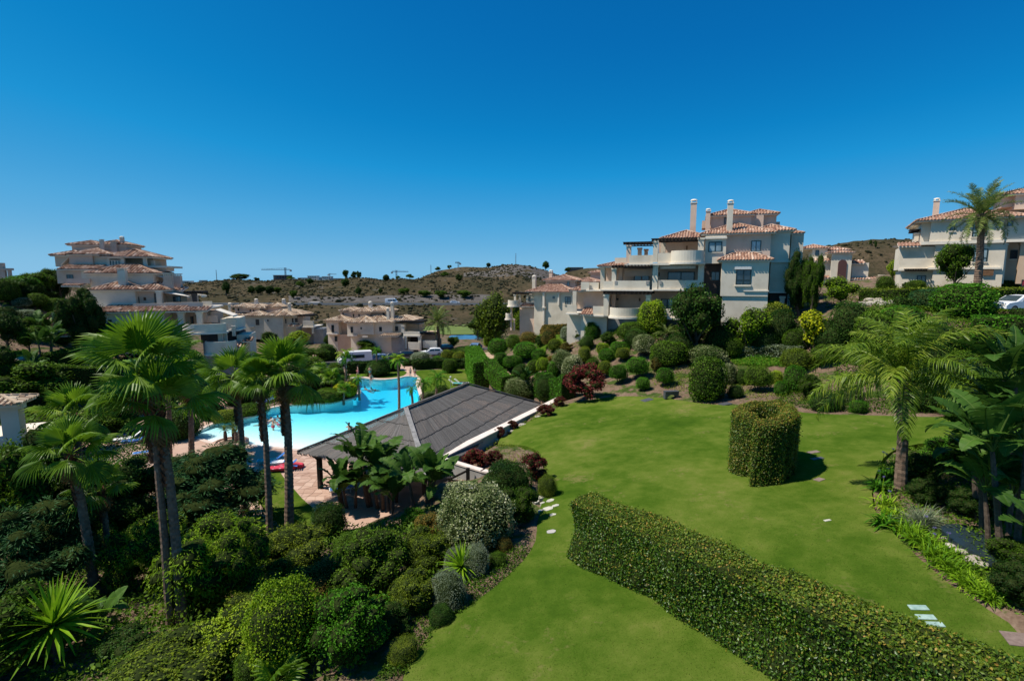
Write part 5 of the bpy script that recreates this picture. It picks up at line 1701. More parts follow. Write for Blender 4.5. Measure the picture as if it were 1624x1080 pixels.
# ======== terraced block on the left slope
b = Bld('apartment_house', 'large stepped cream apartment block with five tiers of brown roofs on the left', 220, 520, 63, -16, 'tile_brown', tile_step=.36, tile_len=.6)
q = lambda x: 70+x/4.909
r = lambda y: 360+y/4.909
# bottom tier
b.wall(q(65), q(140), r(665), r(825), -.6, 6, 'wall_pink', ground=False)
b.wall(q(125), q(410), r(665), r(830), .2, 8, 'wall_cream')
b.wall(q(395), q(935), r(655), r(850), 0, 8, 'wall_cream', ground=True)
b.wall(q(115), q(400), r(825), r(960), -.4, 8, 'wall_cream', ground=True)
b.ledge(q(80), q(140), r(785), r(800), -.8, .5, 'white')
b.shed(q(60), q(200), r(665), r(628), -1.1, 1.2)
b.shed(q(45), q(200), r(848), r(822), -1.4, .2)
b.shed(q(395), q(1080), r(662), r(610), -.6, 2.6)
b.shed(q(1075), q(1270), r(655), r(622), -.4, 2.2)
b.window(q(500), q(528), r(722), r(758), 0, 0, 'glass', sill=False)
b.wall(q(930), q(1300), r(665), r(790), 2.8, 6, 'wall_peach')
b.column(q(1040), q(1085), r(668), r(775), -.2, 'wall_cream')
b.column(q(1185), q(1225), r(665), r(755), -.2, 'wall_cream')
b.wall(q(930), q(1045), r(770), r(830), -.3, .2, 'wall_cream', 'parapet')
b.curved(q(1080), q(1420), r(755), r(820), -.3, 1.4)
b.ledge(q(930), q(1100), r(825), r(838), -.5, 4, 'white', 'terrace_slab')
b.window(q(945), q(972), r(710), r(770), 2.8, 0, 'glass', 'tan_wood', False, 'glass_door')
b.window(q(1140), q(1165), r(695), r(755), 2.8, 0, 'glass', 'tan_wood', False, 'glass_door')
b.wall(q(1225), q(1265), r(670), r(745), 1.2, .4, 'wall_pink')
b.wall(q(1265), q(1350), r(690), r(745), 1.5, .3, 'wall_pink', 'parapet')
b.awning(q(1330), r(645), q(1470), r(693), 1.2, 2.6)
b.wall(q(1370), q(1500), r(715), r(800), 2.0, 5, 'wall_cream', 'wall')
b.column(q(1350), q(1385), r(812), r(890), -.6, 'wall_cream')
b.column(q(1395), q(1420), r(810), r(890), 0, 'wall_cream')
b.column(q(1460), q(1485), r(770), r(850), .8, 'wall_cream')
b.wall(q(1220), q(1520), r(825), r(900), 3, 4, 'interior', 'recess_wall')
b.curved(q(1260), q(1500), r(890), r(985), -.4, 1.6)
b.wall(q(1240), q(1520), r(900), r(1010), .8, 6, 'grey_wall', 'base_wall', ground=True)
b.ledge(q(1370), q(1520), r(800), r(812), 1.2, 4, 'white', 'terrace_slab')
b.shed(q(1480), q(1560), r(945), r(905), -.3, 1.2)
b.shed(q(1540), q(1620), r(890), r(860), .6, 2.2)
b.wall(q(1500), q(1600), r(840), r(900), 2, 4, 'wall_cream', ground=True)
# second tier
b.wall(q(360), q(712), r(492), r(620), 2.6, 8, 'wall_cream')
b.wall(q(705), q(915), r(492), r(610), 3.4, 8, 'wall_pink')
b.roof(q(375), q(735), r(490), 2.6, 9, 21, .4)
b.roof(q(690), q(945), r(492), 3.2, 9, 19, .4)
b.wall(q(690), q(945), r(597), r(625), 1.8, .25, 'wall_cream', 'parapet')
b.column(q(872), q(912), r(500), r(600), 2.4, 'wall_cream')
b.window(q(775), q(795), r(548), r(572), 3.4, 0, 'glass', 'tan_wood', False)
b.window(q(722), q(742), r(545), r(592), 3.4, 0, 'glass', 'tan_wood', False)
b.window(q(858), q(874), r(515), r(592), 3.3, 0, 'glass', 'tan_wood', False)
b.wall(q(910), q(1110), r(510), r(600), 5, 5, 'wall_peach')
b.awning(q(920), r(510), q(1118), r(542), 2.8, 2.4)
b.awning(q(1130), r(525), q(1225), r(538), 4.5, 2.4)
b.wall(q(940), q(1235), r(588), r(628), 1.9, .25, 'wall_cream', 'parapet')
b.ledge(q(930), q(1300), r(628), r(640), 1.7, 6, 'white', 'terrace_slab')
b.wall(q(1230), q(1305), r(580), r(620), 3.2, .25, 'wall_cream', 'parapet')
b.window(q(1005), q(1065), r(540), r(590), 5, 1, 'glass', 'frame', False, 'glass_door')
b.pergola(q(1080), q(1230), r(512), 3.6, 6.5, 8)
b.column(q(1150), q(1180), r(520), r(585), 3.8, 'interior')
# third tier
b.wall(q(355), q(850), r(358), r(470), 5.2, 8, 'wall_cream')
b.roof(q(350), q(850), r(360), 5.2, 11, 20, .4)
b.wall(q(850), q(940), r(390), r(455), 7, 6, 'wall_peach')
b.awning(q(830), r(375), q(928), r(397), 6, 2)
b.wall(q(895), q(960), r(440), r(480), 5.5, .25, 'wall_cream', 'parapet')
b.shed(q(780), q(960), r(495), r(425), 4.6, 6.6)
b.chimney(q(570), q(628), r(302), r(440), 3.4, 'crown', 'wall_cream')
b.chimney(q(928), q(988), r(338), r(490), 4.5, 'crown', 'wall_pink')
b.chimney(q(1005), q(1060), r(345), r(478), 7, 'crown', 'wall_pink')
b.shed(q(990), q(1080), r(495), r(465), 5.5, 8)
b.wall(q(860), q(950), r(312), r(345), 8.5, 3, 'wall_pink', 'parapet')
b.wall(q(100), q(300), r(330), r(440), 6.2, 8, 'wall_pink')
b.window(q(176), q(228), r(373), r(413), 6.2, 1, 'glass', 'frame', False)
b.wall(q(165), q(355), r(403), r(440), 4.6, .3, 'wall_pink', 'parapet')
b.shed(q(130), q(290), r(458), r(440), 3.6, 5.2)
b.shed(q(95), q(420), r(330), r(298), 5.6, 8)
b.wall(q(290), q(365), r(335), r(430), 6.0, 6, 'wall_cream')
# fourth tier
b.wall(q(85), q(200), r(222), r(310), 9.0, 8, 'wall_pink')
b.wall(q(195), q(378), r(222), r(310), 8.2, 8, 'wall_pink')
b.wall(q(372), q(505), r(225), r(310), 8.6, 8, 'wall_cream')
b.wall(q(500), q(850), r(235), r(315), 11, 5, 'wall_peach')
b.roof(q(75), q(300), r(222), 8.8, 15, 18, .4)
b.roof(q(205), q(500), r(215), 8.2, 15, 19, .4)
b.roof(q(470), q(830), r(232), 8.2, 15, 19, .4)
b.window(q(505), q(598), r(258), r(305), 8.4, 3, 'glass', 'wall_cream', False, 'glass_door')
b.wall(q(487), q(508), r(245), r(305), 8.2, .4, 'wall_cream', 'column')
b.wall(q(596), q(622), r(245), r(305), 8.2, .4, 'wall_cream', 'column')
b.wall(q(768), q(795), r(240), r(305), 8.2, .4, 'wall_cream', 'column')
b.wall(q(828), q(856), r(262), r(305), 9, .4, 'wall_pink', 'column')
b.ledge(q(488), q(600), r(238), r(247), 8, .5, 'white', 'shutter_box')
b.ledge(q(480), q(960), r(303), r(318), 8.0, 6, 'wall_cream', 'terrace_slab')
b.awning(q(185), r(240), q(128), r(300), 8.0, 1.2)
# tower
b.wall(q(215), q(640), r(145), r(200), 11, 5, 'wall_pink')
b.roof(q(205), q(430), r(140), 11, 16, 17, .4)
b.roof(q(400), q(640), r(138), 11.2, 16, 17, .4)
b.chimney(q(432), q(460), r(88), r(190), 9.5, 'crown', 'wall_pink')
b.chimney(q(516), q(560), r(97), r(160), 10.5, 'crown', 'wall_pink')
b.chimney(q(587), q(615), r(72), r(130), 11.5, 'pot', 'wall_pink')
b.chimney(q(612), q(636), r(110), r(150), 12, 'crown', 'wall_pink')

# ======== house at the right edge
b = Bld('apartment_house', 'cream villa with red roof at the right edge behind the tall date palm', 1530, 440, 57, 33, 'tile_red')
q = lambda x: 1200+x/3.83
r = lambda y: 270+y/3.83
b.wall(q(1000), q(1060), r(312), r(455), .6, 9, 'wall_cream')
b.wall(q(1057), q(1500), r(292), r(450), 0, 9, 'wall_cream')
b.ledge(q(1000), q(1505), r(428), r(447), -.22, .6, 'white')
b.wall(q(1075), q(1500), r(447), r(700), .1, 9, 'wall_cream', ground=True)
b.ledge(q(1040), q(1485), r(590), r(602), -.15, .6, 'white')
b.wall(q(868), q(1100), r(465), r(605), .4, 7, 'wall_cream')
b.ledge(q(862), q(1095), r(598), r(611), .2, .6, 'white')
b.wall(q(872), q(1090), r(611), r(705), .6, 7, 'wall_cream', ground=True)
b.shed(q(862), q(998), r(462), r(440), -.1, 2.2)
b.roof(q(1000), q(1640), r(292), 0, 10, 17, .5)
b.wall(q(1500), q(1560), r(265), r(430), .9, 4, 'wall_peach')
b.wall(q(1505), q(1720), r(262), r(425), .5, 8, 'wall_cream')
b.ledge(q(1498), q(1720), r(418), r(436), .3, .6, 'white')
b.wall(q(1500), q(1720), r(440), r(700), 3.2, 6, 'wall_peach', ground=True)
b.column(q(1480), q(1512), r(445), r(690), .5, 'wall_cream')
b.column(q(1590), q(1640), r(440), r(690), .9, 'wall_peach')
b.window(q(1172), q(1205), r(335), r(370), 0, 0)
b.window(q(1310), q(1400), r(320), r(405), 0, 1, 'glass_curtain', trans=True)
b.window(q(1315), q(1402), r(478), r(558), .1, 1, 'glass_curtain', trans=True)
b.window(q(1523), q(1558), r(308), r(340), .5, 0)
b.window(q(1540), q(1585), r(485), r(540), 3.2, 0, 'glass')
b.wall(q(1490), q(1575), r(145), r(225), 4, 4, 'wall_pink')
b.wall(q(1570), q(1720), r(135), r(235), 3.2, 5, 'wall_pink')
b.roof(q(1500), q(1750), r(140), 3.2, 9, 17, .4)
b.chimney(q(1075), q(1110), r(168), r(285), 2.5, 'pot', 'wall_pink')
b.pergola(q(935), q(995), r(368), 1.4, 4, 6)
b.column(q(958), q(985), r(380), r(432), 1.5, 'wall_cream')
b.window(q(972), q(1028), r(640), r(690), .6, 1, 'glass', 'frame', False, 'glass_door')
b.pergola(q(900), q(1040), r(608), -.6, .6, 9, .1)
b.wall(q(1370), q(1440), r(600), r(640), -.1, .2, 'tan_wood', 'shutter')
b.window(q(1608), q(1626), r(665), r(705), .8, 0, 'cloth_red', 'frame', False)

# ======== gatehouse with the arch
b = Bld('apartment_house', 'small far house with a tall dark archway and red roofs, behind the big villa', 1330, 440, 92, 25, 'tile_red', tile_step=.42, tile_len=.8)
b.wall(1318, 1350, 401, 447, -1.2, .5, 'wall_cream', ground=True)
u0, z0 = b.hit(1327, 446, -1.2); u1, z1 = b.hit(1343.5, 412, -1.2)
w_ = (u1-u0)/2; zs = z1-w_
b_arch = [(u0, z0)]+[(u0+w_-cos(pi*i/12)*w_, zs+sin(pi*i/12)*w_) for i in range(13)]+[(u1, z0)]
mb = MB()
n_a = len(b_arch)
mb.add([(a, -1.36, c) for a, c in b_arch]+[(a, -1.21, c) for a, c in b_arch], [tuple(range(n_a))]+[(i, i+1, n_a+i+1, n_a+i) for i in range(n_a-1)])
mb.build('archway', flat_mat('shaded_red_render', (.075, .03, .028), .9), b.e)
b.roof(1316, 1352, 401, -1.3, 2, 10, .3)
b.wall(1288, 1312, 394, 412, 2, 6, 'wall_cream')
b.wall(1285, 1318, 411, 460, .6, 6, 'wall_cream', ground=True)
b.wall(1268, 1320, 440, 480, -1.0, 3, 'wall_cream', ground=True)
b.roof(1270, 1313, 394, 2, 9, 17, .4)
b.roof(1308, 1345, 397, 3, 9, 17, .4)
b.shed(1292, 1317, 414, 410, .1, 1.0)
b.shed(1290, 1317, 441, 437.5, -1.4, .4)
b.window(1293, 1299, 397, 406, 2, 0, 'glass', sill=False)
b.window(1304.5, 1308, 423, 430, .6, 0, 'glass', sill=False)
b.window(1300, 1303, 449, 455, -1.0, 0, 'glass', sill=False)
b.wall(1350, 1376, 417, 470, .5, 6, 'wall_cream', ground=True)
b.shed(1348, 1374, 418, 413, .1, 3)
b.wall(1352, 1390, 443, 470, -.6, 4, 'wall_cream', ground=True)
b.shed(1350, 1392, 443, 440, -1.0, 1.2)
b.wall(1395, 1426, 436, 456, 8, 2, 'wall_cream', ground=True)

# ======== fragment of a house on the far left skyline
b = Bld('terrace_pavilion', 'pink end of a house with an open pier standing on the far left skyline', 5, 435, 82, -20, 'tile_brown')
b.wall(-30, 5, 417, 445, 0, .8, 'wall_pink', ground=True)
b.wall(4, 8, 427, 445, 0, .6, 'wall_pink', 'column', ground=True)
b.wall(12, 16, 427, 445, 0, .6, 'wall_pink', 'column', ground=True)
b.wall(-2, 17.5, 425.5, 429, -.1, .8, 'wall_pink', 'beam')

# ======== near pavilion at the left edge with big roof tiles
p = at_z(5, 690, 4.0)
b = Bld('garden_pavilion', 'near cream pavilion corner with clay roof tiles and a column, cut by the left edge', 20, 690, 29, -22, 'tile_tan', tile_step=.30, tile_len=.42)
u1, z1 = b.hit(44, 638, -.5)
b.hip(u1-7, u1-.9, -.05, 1.5, z1-.1, 14, .45)
b.wall(5, 34, 648, 745, 0, .7, 'wall_cream', 'column')
b.wall(-60, 34, 640, 652, -.05, .6, 'wall_cream', 'beam')
b.wall(-60, 40, 700, 712, .5, 4, 'wall_cream', 'parapet')
b.wall(-60, 38, 712, 790, .6, 4, 'wall_cream', 'base_wall', ground=True)
b.shed(-40, 33, 757, 747, -.9, .4)
# ---------------------------------------------------------------- pergola roof by the pool
E = 2.75
A_, B_, Cc = at_z(460, 723, E), at_z(678, 757, E), at_z(857, 641, E)
ax_l = (Vector((Cc.x-B_.x, Cc.y-B_.y))).normalized()
ax_w = Vector((-ax_l.y, ax_l.x))
Ln_ = (Vector((Cc.x-B_.x, Cc.y-B_.y))).length
Wd_ = abs(Vector((A_.x-B_.x, A_.y-B_.y)).dot(ax_w))
rise = at_Y(650, 649, B_.y+ (ax_l*Wd_/2+ax_w*Wd_/2).y).z-E
pg = empty('thatched_pavilion', (B_.x, B_.y, 0), atan2(ax_l.y, ax_l.x), 'long open pavilion with a grey reed thatched hip roof beside the pool', 'pavilion')
# local: x along the length, y across (towards the pool)
def thatch_mat():
    m, n, l, b, out = new_mat('reed_thatch')
    at = n.new('ShaderNodeAttribute'); at.attribute_name = 'tint'
    vec = n.new('ShaderNodeNewGeometry').outputs['Position']
    f = math_node(n, l, 'ADD', math_node(n, l, 'MULTIPLY', at.outputs['Fac'], .55), math_node(n, l, 'MULTIPLY', noise(n, l, vec, 5, 5, .7), .45))
    r = ramp(n, [(.15, (.078, .073, .069)), (.5, (.112, .105, .099)), (.85, (.155, .147, .14))])
    l.new(f, r.inputs[0])
    l.new(r.outputs[0], b.inputs['Base Color'])
    b.inputs['Roughness'].default_value = .95
    b.inputs['Specular IOR Level'].default_value = 0.0
    bn = n.new('ShaderNodeBump'); bn.inputs['Strength'].default_value = .6; bn.inputs['Distance'].default_value = .03
    l.new(noise(n, l, vec, 14, 4), bn.inputs['Height']); l.new(bn.outputs[0], b.inputs['Normal'])
    return m
M['thatch'] = thatch_mat()
M['thatch_pale'] = noise_mat('hip_capping', [(.3, (.17, .165, .16)), (.7, (.3, .29, .28))], 4, 5, .9, .3, 20)
LZ = lambda x, y, z: Vector((x, y, z))
c0, c1, c2, c3 = LZ(0, 0, E), LZ(Ln_, 0, E), LZ(Ln_, Wd_, E), LZ(0, Wd_, E)
h = Wd_/2
r0, r1 = LZ(h, h, E+rise), LZ(Ln_-h*.9, h, E+rise)
rgt = random.Random(4)
ncourse = 4
for (a, b_, t1, t0) in [(c0, c1, r1, r0), (c1, c2, r1, r1), (c2, c3, r0, r1), (c3, c0, r0, r0)]:
    nrm = (b_-a).cross(t0-a).normalized()
    if nrm.z < 0: nrm = -nrm
    for k in range(ncourse):
        u0, u1 = k/ncourse-(.03 if k else 0.0), (k+1)/ncourse
        mb = MB()
        L0 = (b_-a).length
        n = max(6, int(L0*(1-u0*.5)/.07))
        wob_ = 0
        for i in range(n):
            wob_ = wob_*.85+rgt.gauss(0, .012)
            s0, s1 = i/n, (i+1)/n
            dz = rgt.uniform(-.004, .006)
            def PT(s, u, lift): return a.lerp(b_, s).lerp(t0.lerp(t1, s), u)+nrm*lift
            t_ = min(1, max(0, rgt.gauss(.5, .25)))
            lo = u0+wob_*.3+rgt.uniform(-.006, .004)
            m0, m1 = PT(s0, lo, .065+dz), PT(s1, lo, .065+dz)
            q0, q1 = PT(s0, u1, .02+dz*.4), PT(s1, u1, .02+dz*.4)
            d0, d1 = PT(s0, lo, -.0 if k else -.10), PT(s1, lo, -.0 if k else -.10)
            mb.add([m0, m1, q1, q0, d0, d1], [(0, 1, 2, 3), (4, 5, 1, 0)], t_)
        mb.build('thatch_course', M['thatch'], pg)
for (a, b_) in [(c0, r0), (c3, r0), (c1, r1), (c2, r1), (r0, r1)]:
    mb = MB(); k = 12
    wdt = .34 if a == c0 else .2
    for i in range(k):
        mb.bar(a.lerp(b_, i/k)+Vector((0, 0, .13+rgt.uniform(0, .02))), a.lerp(b_, (i+1.04)/k)+Vector((0, 0, .13+rgt.uniform(0, .02))), wdt+rgt.uniform(-.03, .03), .09)
    mb.build('hip_cap', M['thatch_pale'] if a == c0 else M['thatch'], pg)
for i, x in enumerate([.9, Ln_*.26, Ln_*.5, Ln_*.75, Ln_-.9]):
    for y in (.8, Wd_-1.1):
        mb = MB().box(x-.14, x+.14, y-.14, y+.14, -.05, E-.12)
        mb.bar((x, y, E-.75), (x+.55, y, E-.14), .1); mb.bar((x, y, E-.75), (x-.55, y, E-.14), .1)
        mb.build('post', M['dark_wood'], pg)
mb = MB().box(.3, Ln_-.3, .72, .9, E-.14, E+.04).box(.3, Ln_-.3, Wd_-1.2, Wd_-1.0, E-.14, E+.04).box(.3, .5, .9, Wd_-1.2, E-.14, E+.03).box(Ln_-.5, Ln_-.3, .9, Wd_-1.2, E-.14, E+.03)
for i in range(26):
    x = .6+i*(Ln_-1.2)/25
    mb.bar((x, .2, E-.0), (x, h, E+rise*.93), .08); mb.bar((x, Wd_-.2, E-.0), (x, h, E+rise*.93), .08)
# keep rafters inside the hips
mb2 = MB()
mb2.v, mb2.f, mb2.t, mb2.m = mb.v[:32], mb.f[:24], mb.t[:24], mb.m[:24]
mb2.build('beam', M['dark_wood'], pg)

# ---------------------------------------------------------------- retaining wall with pale cap
ZW = 3.1
wl0 = [at_z(a, c, ZW) for a, c in [(896, 624), (690, 724), (763, 746), (857, 766)]]
ZW2 = 3.05
def wall_run(P, th, z0, z1, side):
    mbw_, mbc = MB(), MB()
    for a, b_ in zip(P[:-1], P[1:]):
        d = Vector((b_.x-a.x, b_.y-a.y)).normalized(); nn = Vector((-d.y, d.x))*side
        q = [(a.x, a.y), (b_.x, b_.y), (b_.x+nn.x*th, b_.y+nn.y*th), (a.x+nn.x*th, a.y+nn.y*th)]
        mbw_.prism(q, z0, z1-.1)
        e = .05
        q2 = [(a.x-nn.x*e-d.x*e, a.y-nn.y*e-d.y*e), (b_.x-nn.x*e+d.x*e, b_.y-nn.y*e+d.y*e), (b_.x+nn.x*(th+e)+d.x*e, b_.y+nn.y*(th+e)+d.y*e), (a.x+nn.x*(th+e)-d.x*e, a.y+nn.y*(th+e)-d.y*e)]
        mbc.prism(q2, z1-.098, z1)
    return mbw_, mbc
rw = empty('retaining_wall', (0, 0, 0), 0, 'long grey rendered retaining wall with a pale pink cap between lawn and thatched pavilion', 'wall')
a_, c_ = wall_run(wl0[:2], .55, -.3, ZW, 1)
a_.build('wall', M['grey_wall'], rw)
capm = noise_mat('wall_cap', [(.3, (.60, .50, .43)), (.7, (.72, .63, .56))], 2, 5, .8)
c_.build('wall_cap', capm, rw)
a_, c_ = wall_run([wl0[1]+Vector((0, 0, 0)), wl0[2], wl0[3]], .3, -.3, ZW-.006, 1)
a_.build('wall', M['grey_wall'], rw)
c_.build('wall_cap', capm, rw)

# wooden stair railing
p1 = at_z(745, 742, 3.0); 
g1 = at_z(745, 770, 2.0); g2 = at_z(714, 800, 1.5)
rl = empty('stair_railing', (g1.x, g1.y, 0), 0, 'dark timber stair railing running down beside the grey retaining wall', 'railing')
def LR(v): return Vector((v.x-g1.x, v.y-g1.y, v.z))
pa, pb = at_z(742, 742, 3.2), at_z(712, 757, 2.55)
pc = at_z(686, 800, 1.5)
for nm, (p, zb) in dict(a=(pa, 1.8), b=(pb, 1.2)).items():
    MB().box(LR(p).x-.11, LR(p).x+.11, LR(p).y-.11, LR(p).y+.11, zb-.8, p.z).build('post', M['dark_wood'], rl)
for a, b_ in [(pa, pb), (pb, pc)]:
    a2, b2 = LR(a)-Vector((0, 0, .15)), LR(b_)-Vector((0, 0, .15))
    MB().bar(a2, b2, .09, .12).build('rail', M['dark_wood'], rl)
    MB().bar(a2-Vector((0, 0, .8)), b2, .06, .09).build('brace', M['dark_wood'], rl)
stp = empty('garden_stairs', (0, 0, 0), 0, 'short flight of pale stone steps below the dark timber railing', 'stairs')
for i in range(6):
    t = i/5
    c = at_z(765, 772, 2.9).lerp(at_z(700, 815, 1.4), t)
    MB().box(c.x-.75, c.x+.75, c.y-.3, c.y+.3, c.z-.5, c.z).build('step', M['concrete'], stp)

# ---------------------------------------------------------------- stepping stones, plates
def flat_stone(name, px, py, wpx, mat, label, cat, group=None, n=6, hgt=.05, asp=.8, lift=.02, seed=None, rect=None):
    p = place(px, py)
    w = wpx*m_per_px(p)/2
    rg = random.Random(seed or px*13+py)
    if rect is not None:
        c, s_ = cos(rect), sin(rect)
        pts = [(c*a*w-s_*b_*w*asp, s_*a*w+c*b_*w*asp) for a, b_ in [(-1, -1), (1, -1), (1, 1), (-1, 1)]]
    else:
        pts = [(cos(2*pi*i/n+.3)*w*rg.uniform(.8, 1.1), sin(2*pi*i/n+.3)*w*asp*rg.uniform(.8, 1.1)) for i in range(n)]
    nz = [gz1(p.x+a, p.y+b_) for a, b_ in pts]
    mb = MB(); n = len(pts)
    v = [(a, b_, z-p.z-.15) for (a, b_), z in zip(pts, nz)]+[(a, b_, z-p.z+.03+lift) for (a, b_), z in zip(pts, nz)]
    mb.add(v, [tuple(range(n-1, -1, -1)), tuple(range(n, 2*n))]+[(i, (i+1) % n, n+(i+1) % n, n+i) for i in range(n)])
    return tag(mb.build(name, M[mat], None, loc=p), label, cat, group)
GS = 'pale stepping stones from the wall end'
for (px, py, w, lb) in [(857, 790, 18, 'uppermost pale stepping stone beside the end of the low wall'), (873, 795, 14, 'pale stepping stone right of the uppermost one near the wall end'), (850, 797, 13, 'pale stepping stone touching the shade of the round shrub'), (860, 799, 9, 'smallest pale stepping stone in the middle of the path'),
                        (881, 803, 13, 'pale stepping stone closest to the tall hedge end'), (869, 808, 20, 'largest pale stepping stone, flat and wide, on the grass'), (857, 811, 10, 'pale stepping stone at the shade edge left of the largest'), (876, 818, 12, 'lowest pale stepping stone of the short path')]:
    flat_stone('stepping_stone', px, py, w, 'stone_pale', lb, 'stepping stone', GS)
GS2 = 'slate slabs by the hedge'
for (px, py, w, lb) in [(1456, 967, 25, 'first greenish slate slab in the lawn, farthest from the hedge'), (1468, 981, 25, 'middle greenish slate slab of three in the lawn'), (1482, 992, 24, 'greenish slate slab half hidden against the long hedge')]:
    flat_stone('stepping_stone', px, py, w, 'slate', lb, 'stepping stone', GS2, asp=.5, rect=-.25)
flat_stone('manhole_cover', 874, 844, 15, 'concrete', 'round concrete manhole cover in the grass near the hedge end', 'manhole cover', n=14, asp=1)
flat_stone('drain_plate', 1026, 635, 16, 'plate', 'grey square drain plate on the lawn near the low garden seat', 'drain plate', rect=.3, asp=.9)
flat_stone('drain_plate', 1150, 641, 16, 'plate', 'dark drain plate at the lawn edge behind the heart hedge', 'drain plate', rect=.2, asp=.9)
flat_stone('ground_plate', 1290, 718, 17, 'plate_red', 'brown stone plate in the lawn right of the heart hedge', 'stone plate', rect=.1, asp=.6)
flat_stone('ground_plate', 1296, 728, 18, 'plate', 'grey stone plate just below the brown one right of the heart', 'stone plate', rect=.1, asp=.5)
flat_stone('ground_plate', 1299, 762, 14, 'plate_red', 'brown plate at the end of the heart hedge shadow', 'stone plate', rect=.4, asp=.8)
flat_stone('ground_plate', 1312, 827, 10, 'stone_pale', 'tiny pale plate alone in the middle of the right lawn', 'stone plate', rect=.1, asp=.5)
flat_stone('ground_plate', 1625, 1018, 50, 'plate_red', 'large brown plate at the right edge of the lawn', 'stone plate', rect=-.4, asp=.7)

# flagstones of the terrace in front of the pavilion
fl = bpy.data.objects['pool_terrace']
rgf = random.Random(9)
cnt = 0
fp = [(p.x, p.y) for p in [at_z(a, c, 0) for a, c in [(445, 722), (480, 716), (560, 700), (620, 700), (620, 800), (500, 815), (470, 790)]]]
xs = [p[0] for p in fp]; ys = [p[1] for p in fp]
st = .62
NX, NY = int((max(xs)-min(xs))/st), int((max(ys)-min(ys))/st)
J = {}
for i in range(NX+2):
    for j in range(NY+2):
        J[i, j] = (min(xs)+i*st+rgf.uniform(-.17, .17)+(j % 2)*.2, min(ys)+j*st+rgf.uniform(-.17, .17))
for i in range(NX):
    for j in range(NY):
        q = [J[i, j], J[i+1, j], J[i+1, j+1], J[i, j+1]]
        cx, cy = sum(a for a, _ in q)/4, sum(c for _, c in q)/4
        if not inside(fp, np.array([cx]), np.array([cy]))[0] or inside(offset_poly(pool_poly, .9*sg), np.array([cx]), np.array([cy]))[0]: continue
        if cnt >= 290: continue
        cnt += 1
        q = [(cx+(a-cx)*.94-cx, cy+(c-cy)*.94-cy) for a, c in q]
        o = MB().prism([(a, c) for a, c in q], -.05, .012+rgf.uniform(0, .008), rgf.random()).build('flagstone', M['deck'], fl, loc=(cx, cy, 0))

# ---------------------------------------------------------------- clipped hedges
hp = [at_z(x, y, 0) for x, y in []]
def hp_path(pp): return [(lambda p: (p.x, p.y))(on_ground(a, c)) for a, c in pp]
hl0, hl1 = on_ground(905, 882), on_ground(1262, 1095)
dv = Vector((hl1.x-hl0.x, hl1.y-hl0.y)); dvn = dv.normalized(); nv = Vector((-dvn.y, dvn.x))
HW = 1.3
s0 = Vector((hl0.x, hl0.y))+nv*HW/2
pts = [s0, s0+dvn*3, s0+dvn*7, s0+dvn*11, s0+dvn*18]
hedge_block('long_hedge', [(p.x, p.y) for p in pts], HW, 2.15, L['hedge'], L['hedge_lit_top'], 'long dense box cut hedge crossing the foreground lawn', dens=900, ls=.072, seed=3, round_top=.2, wob=.085)
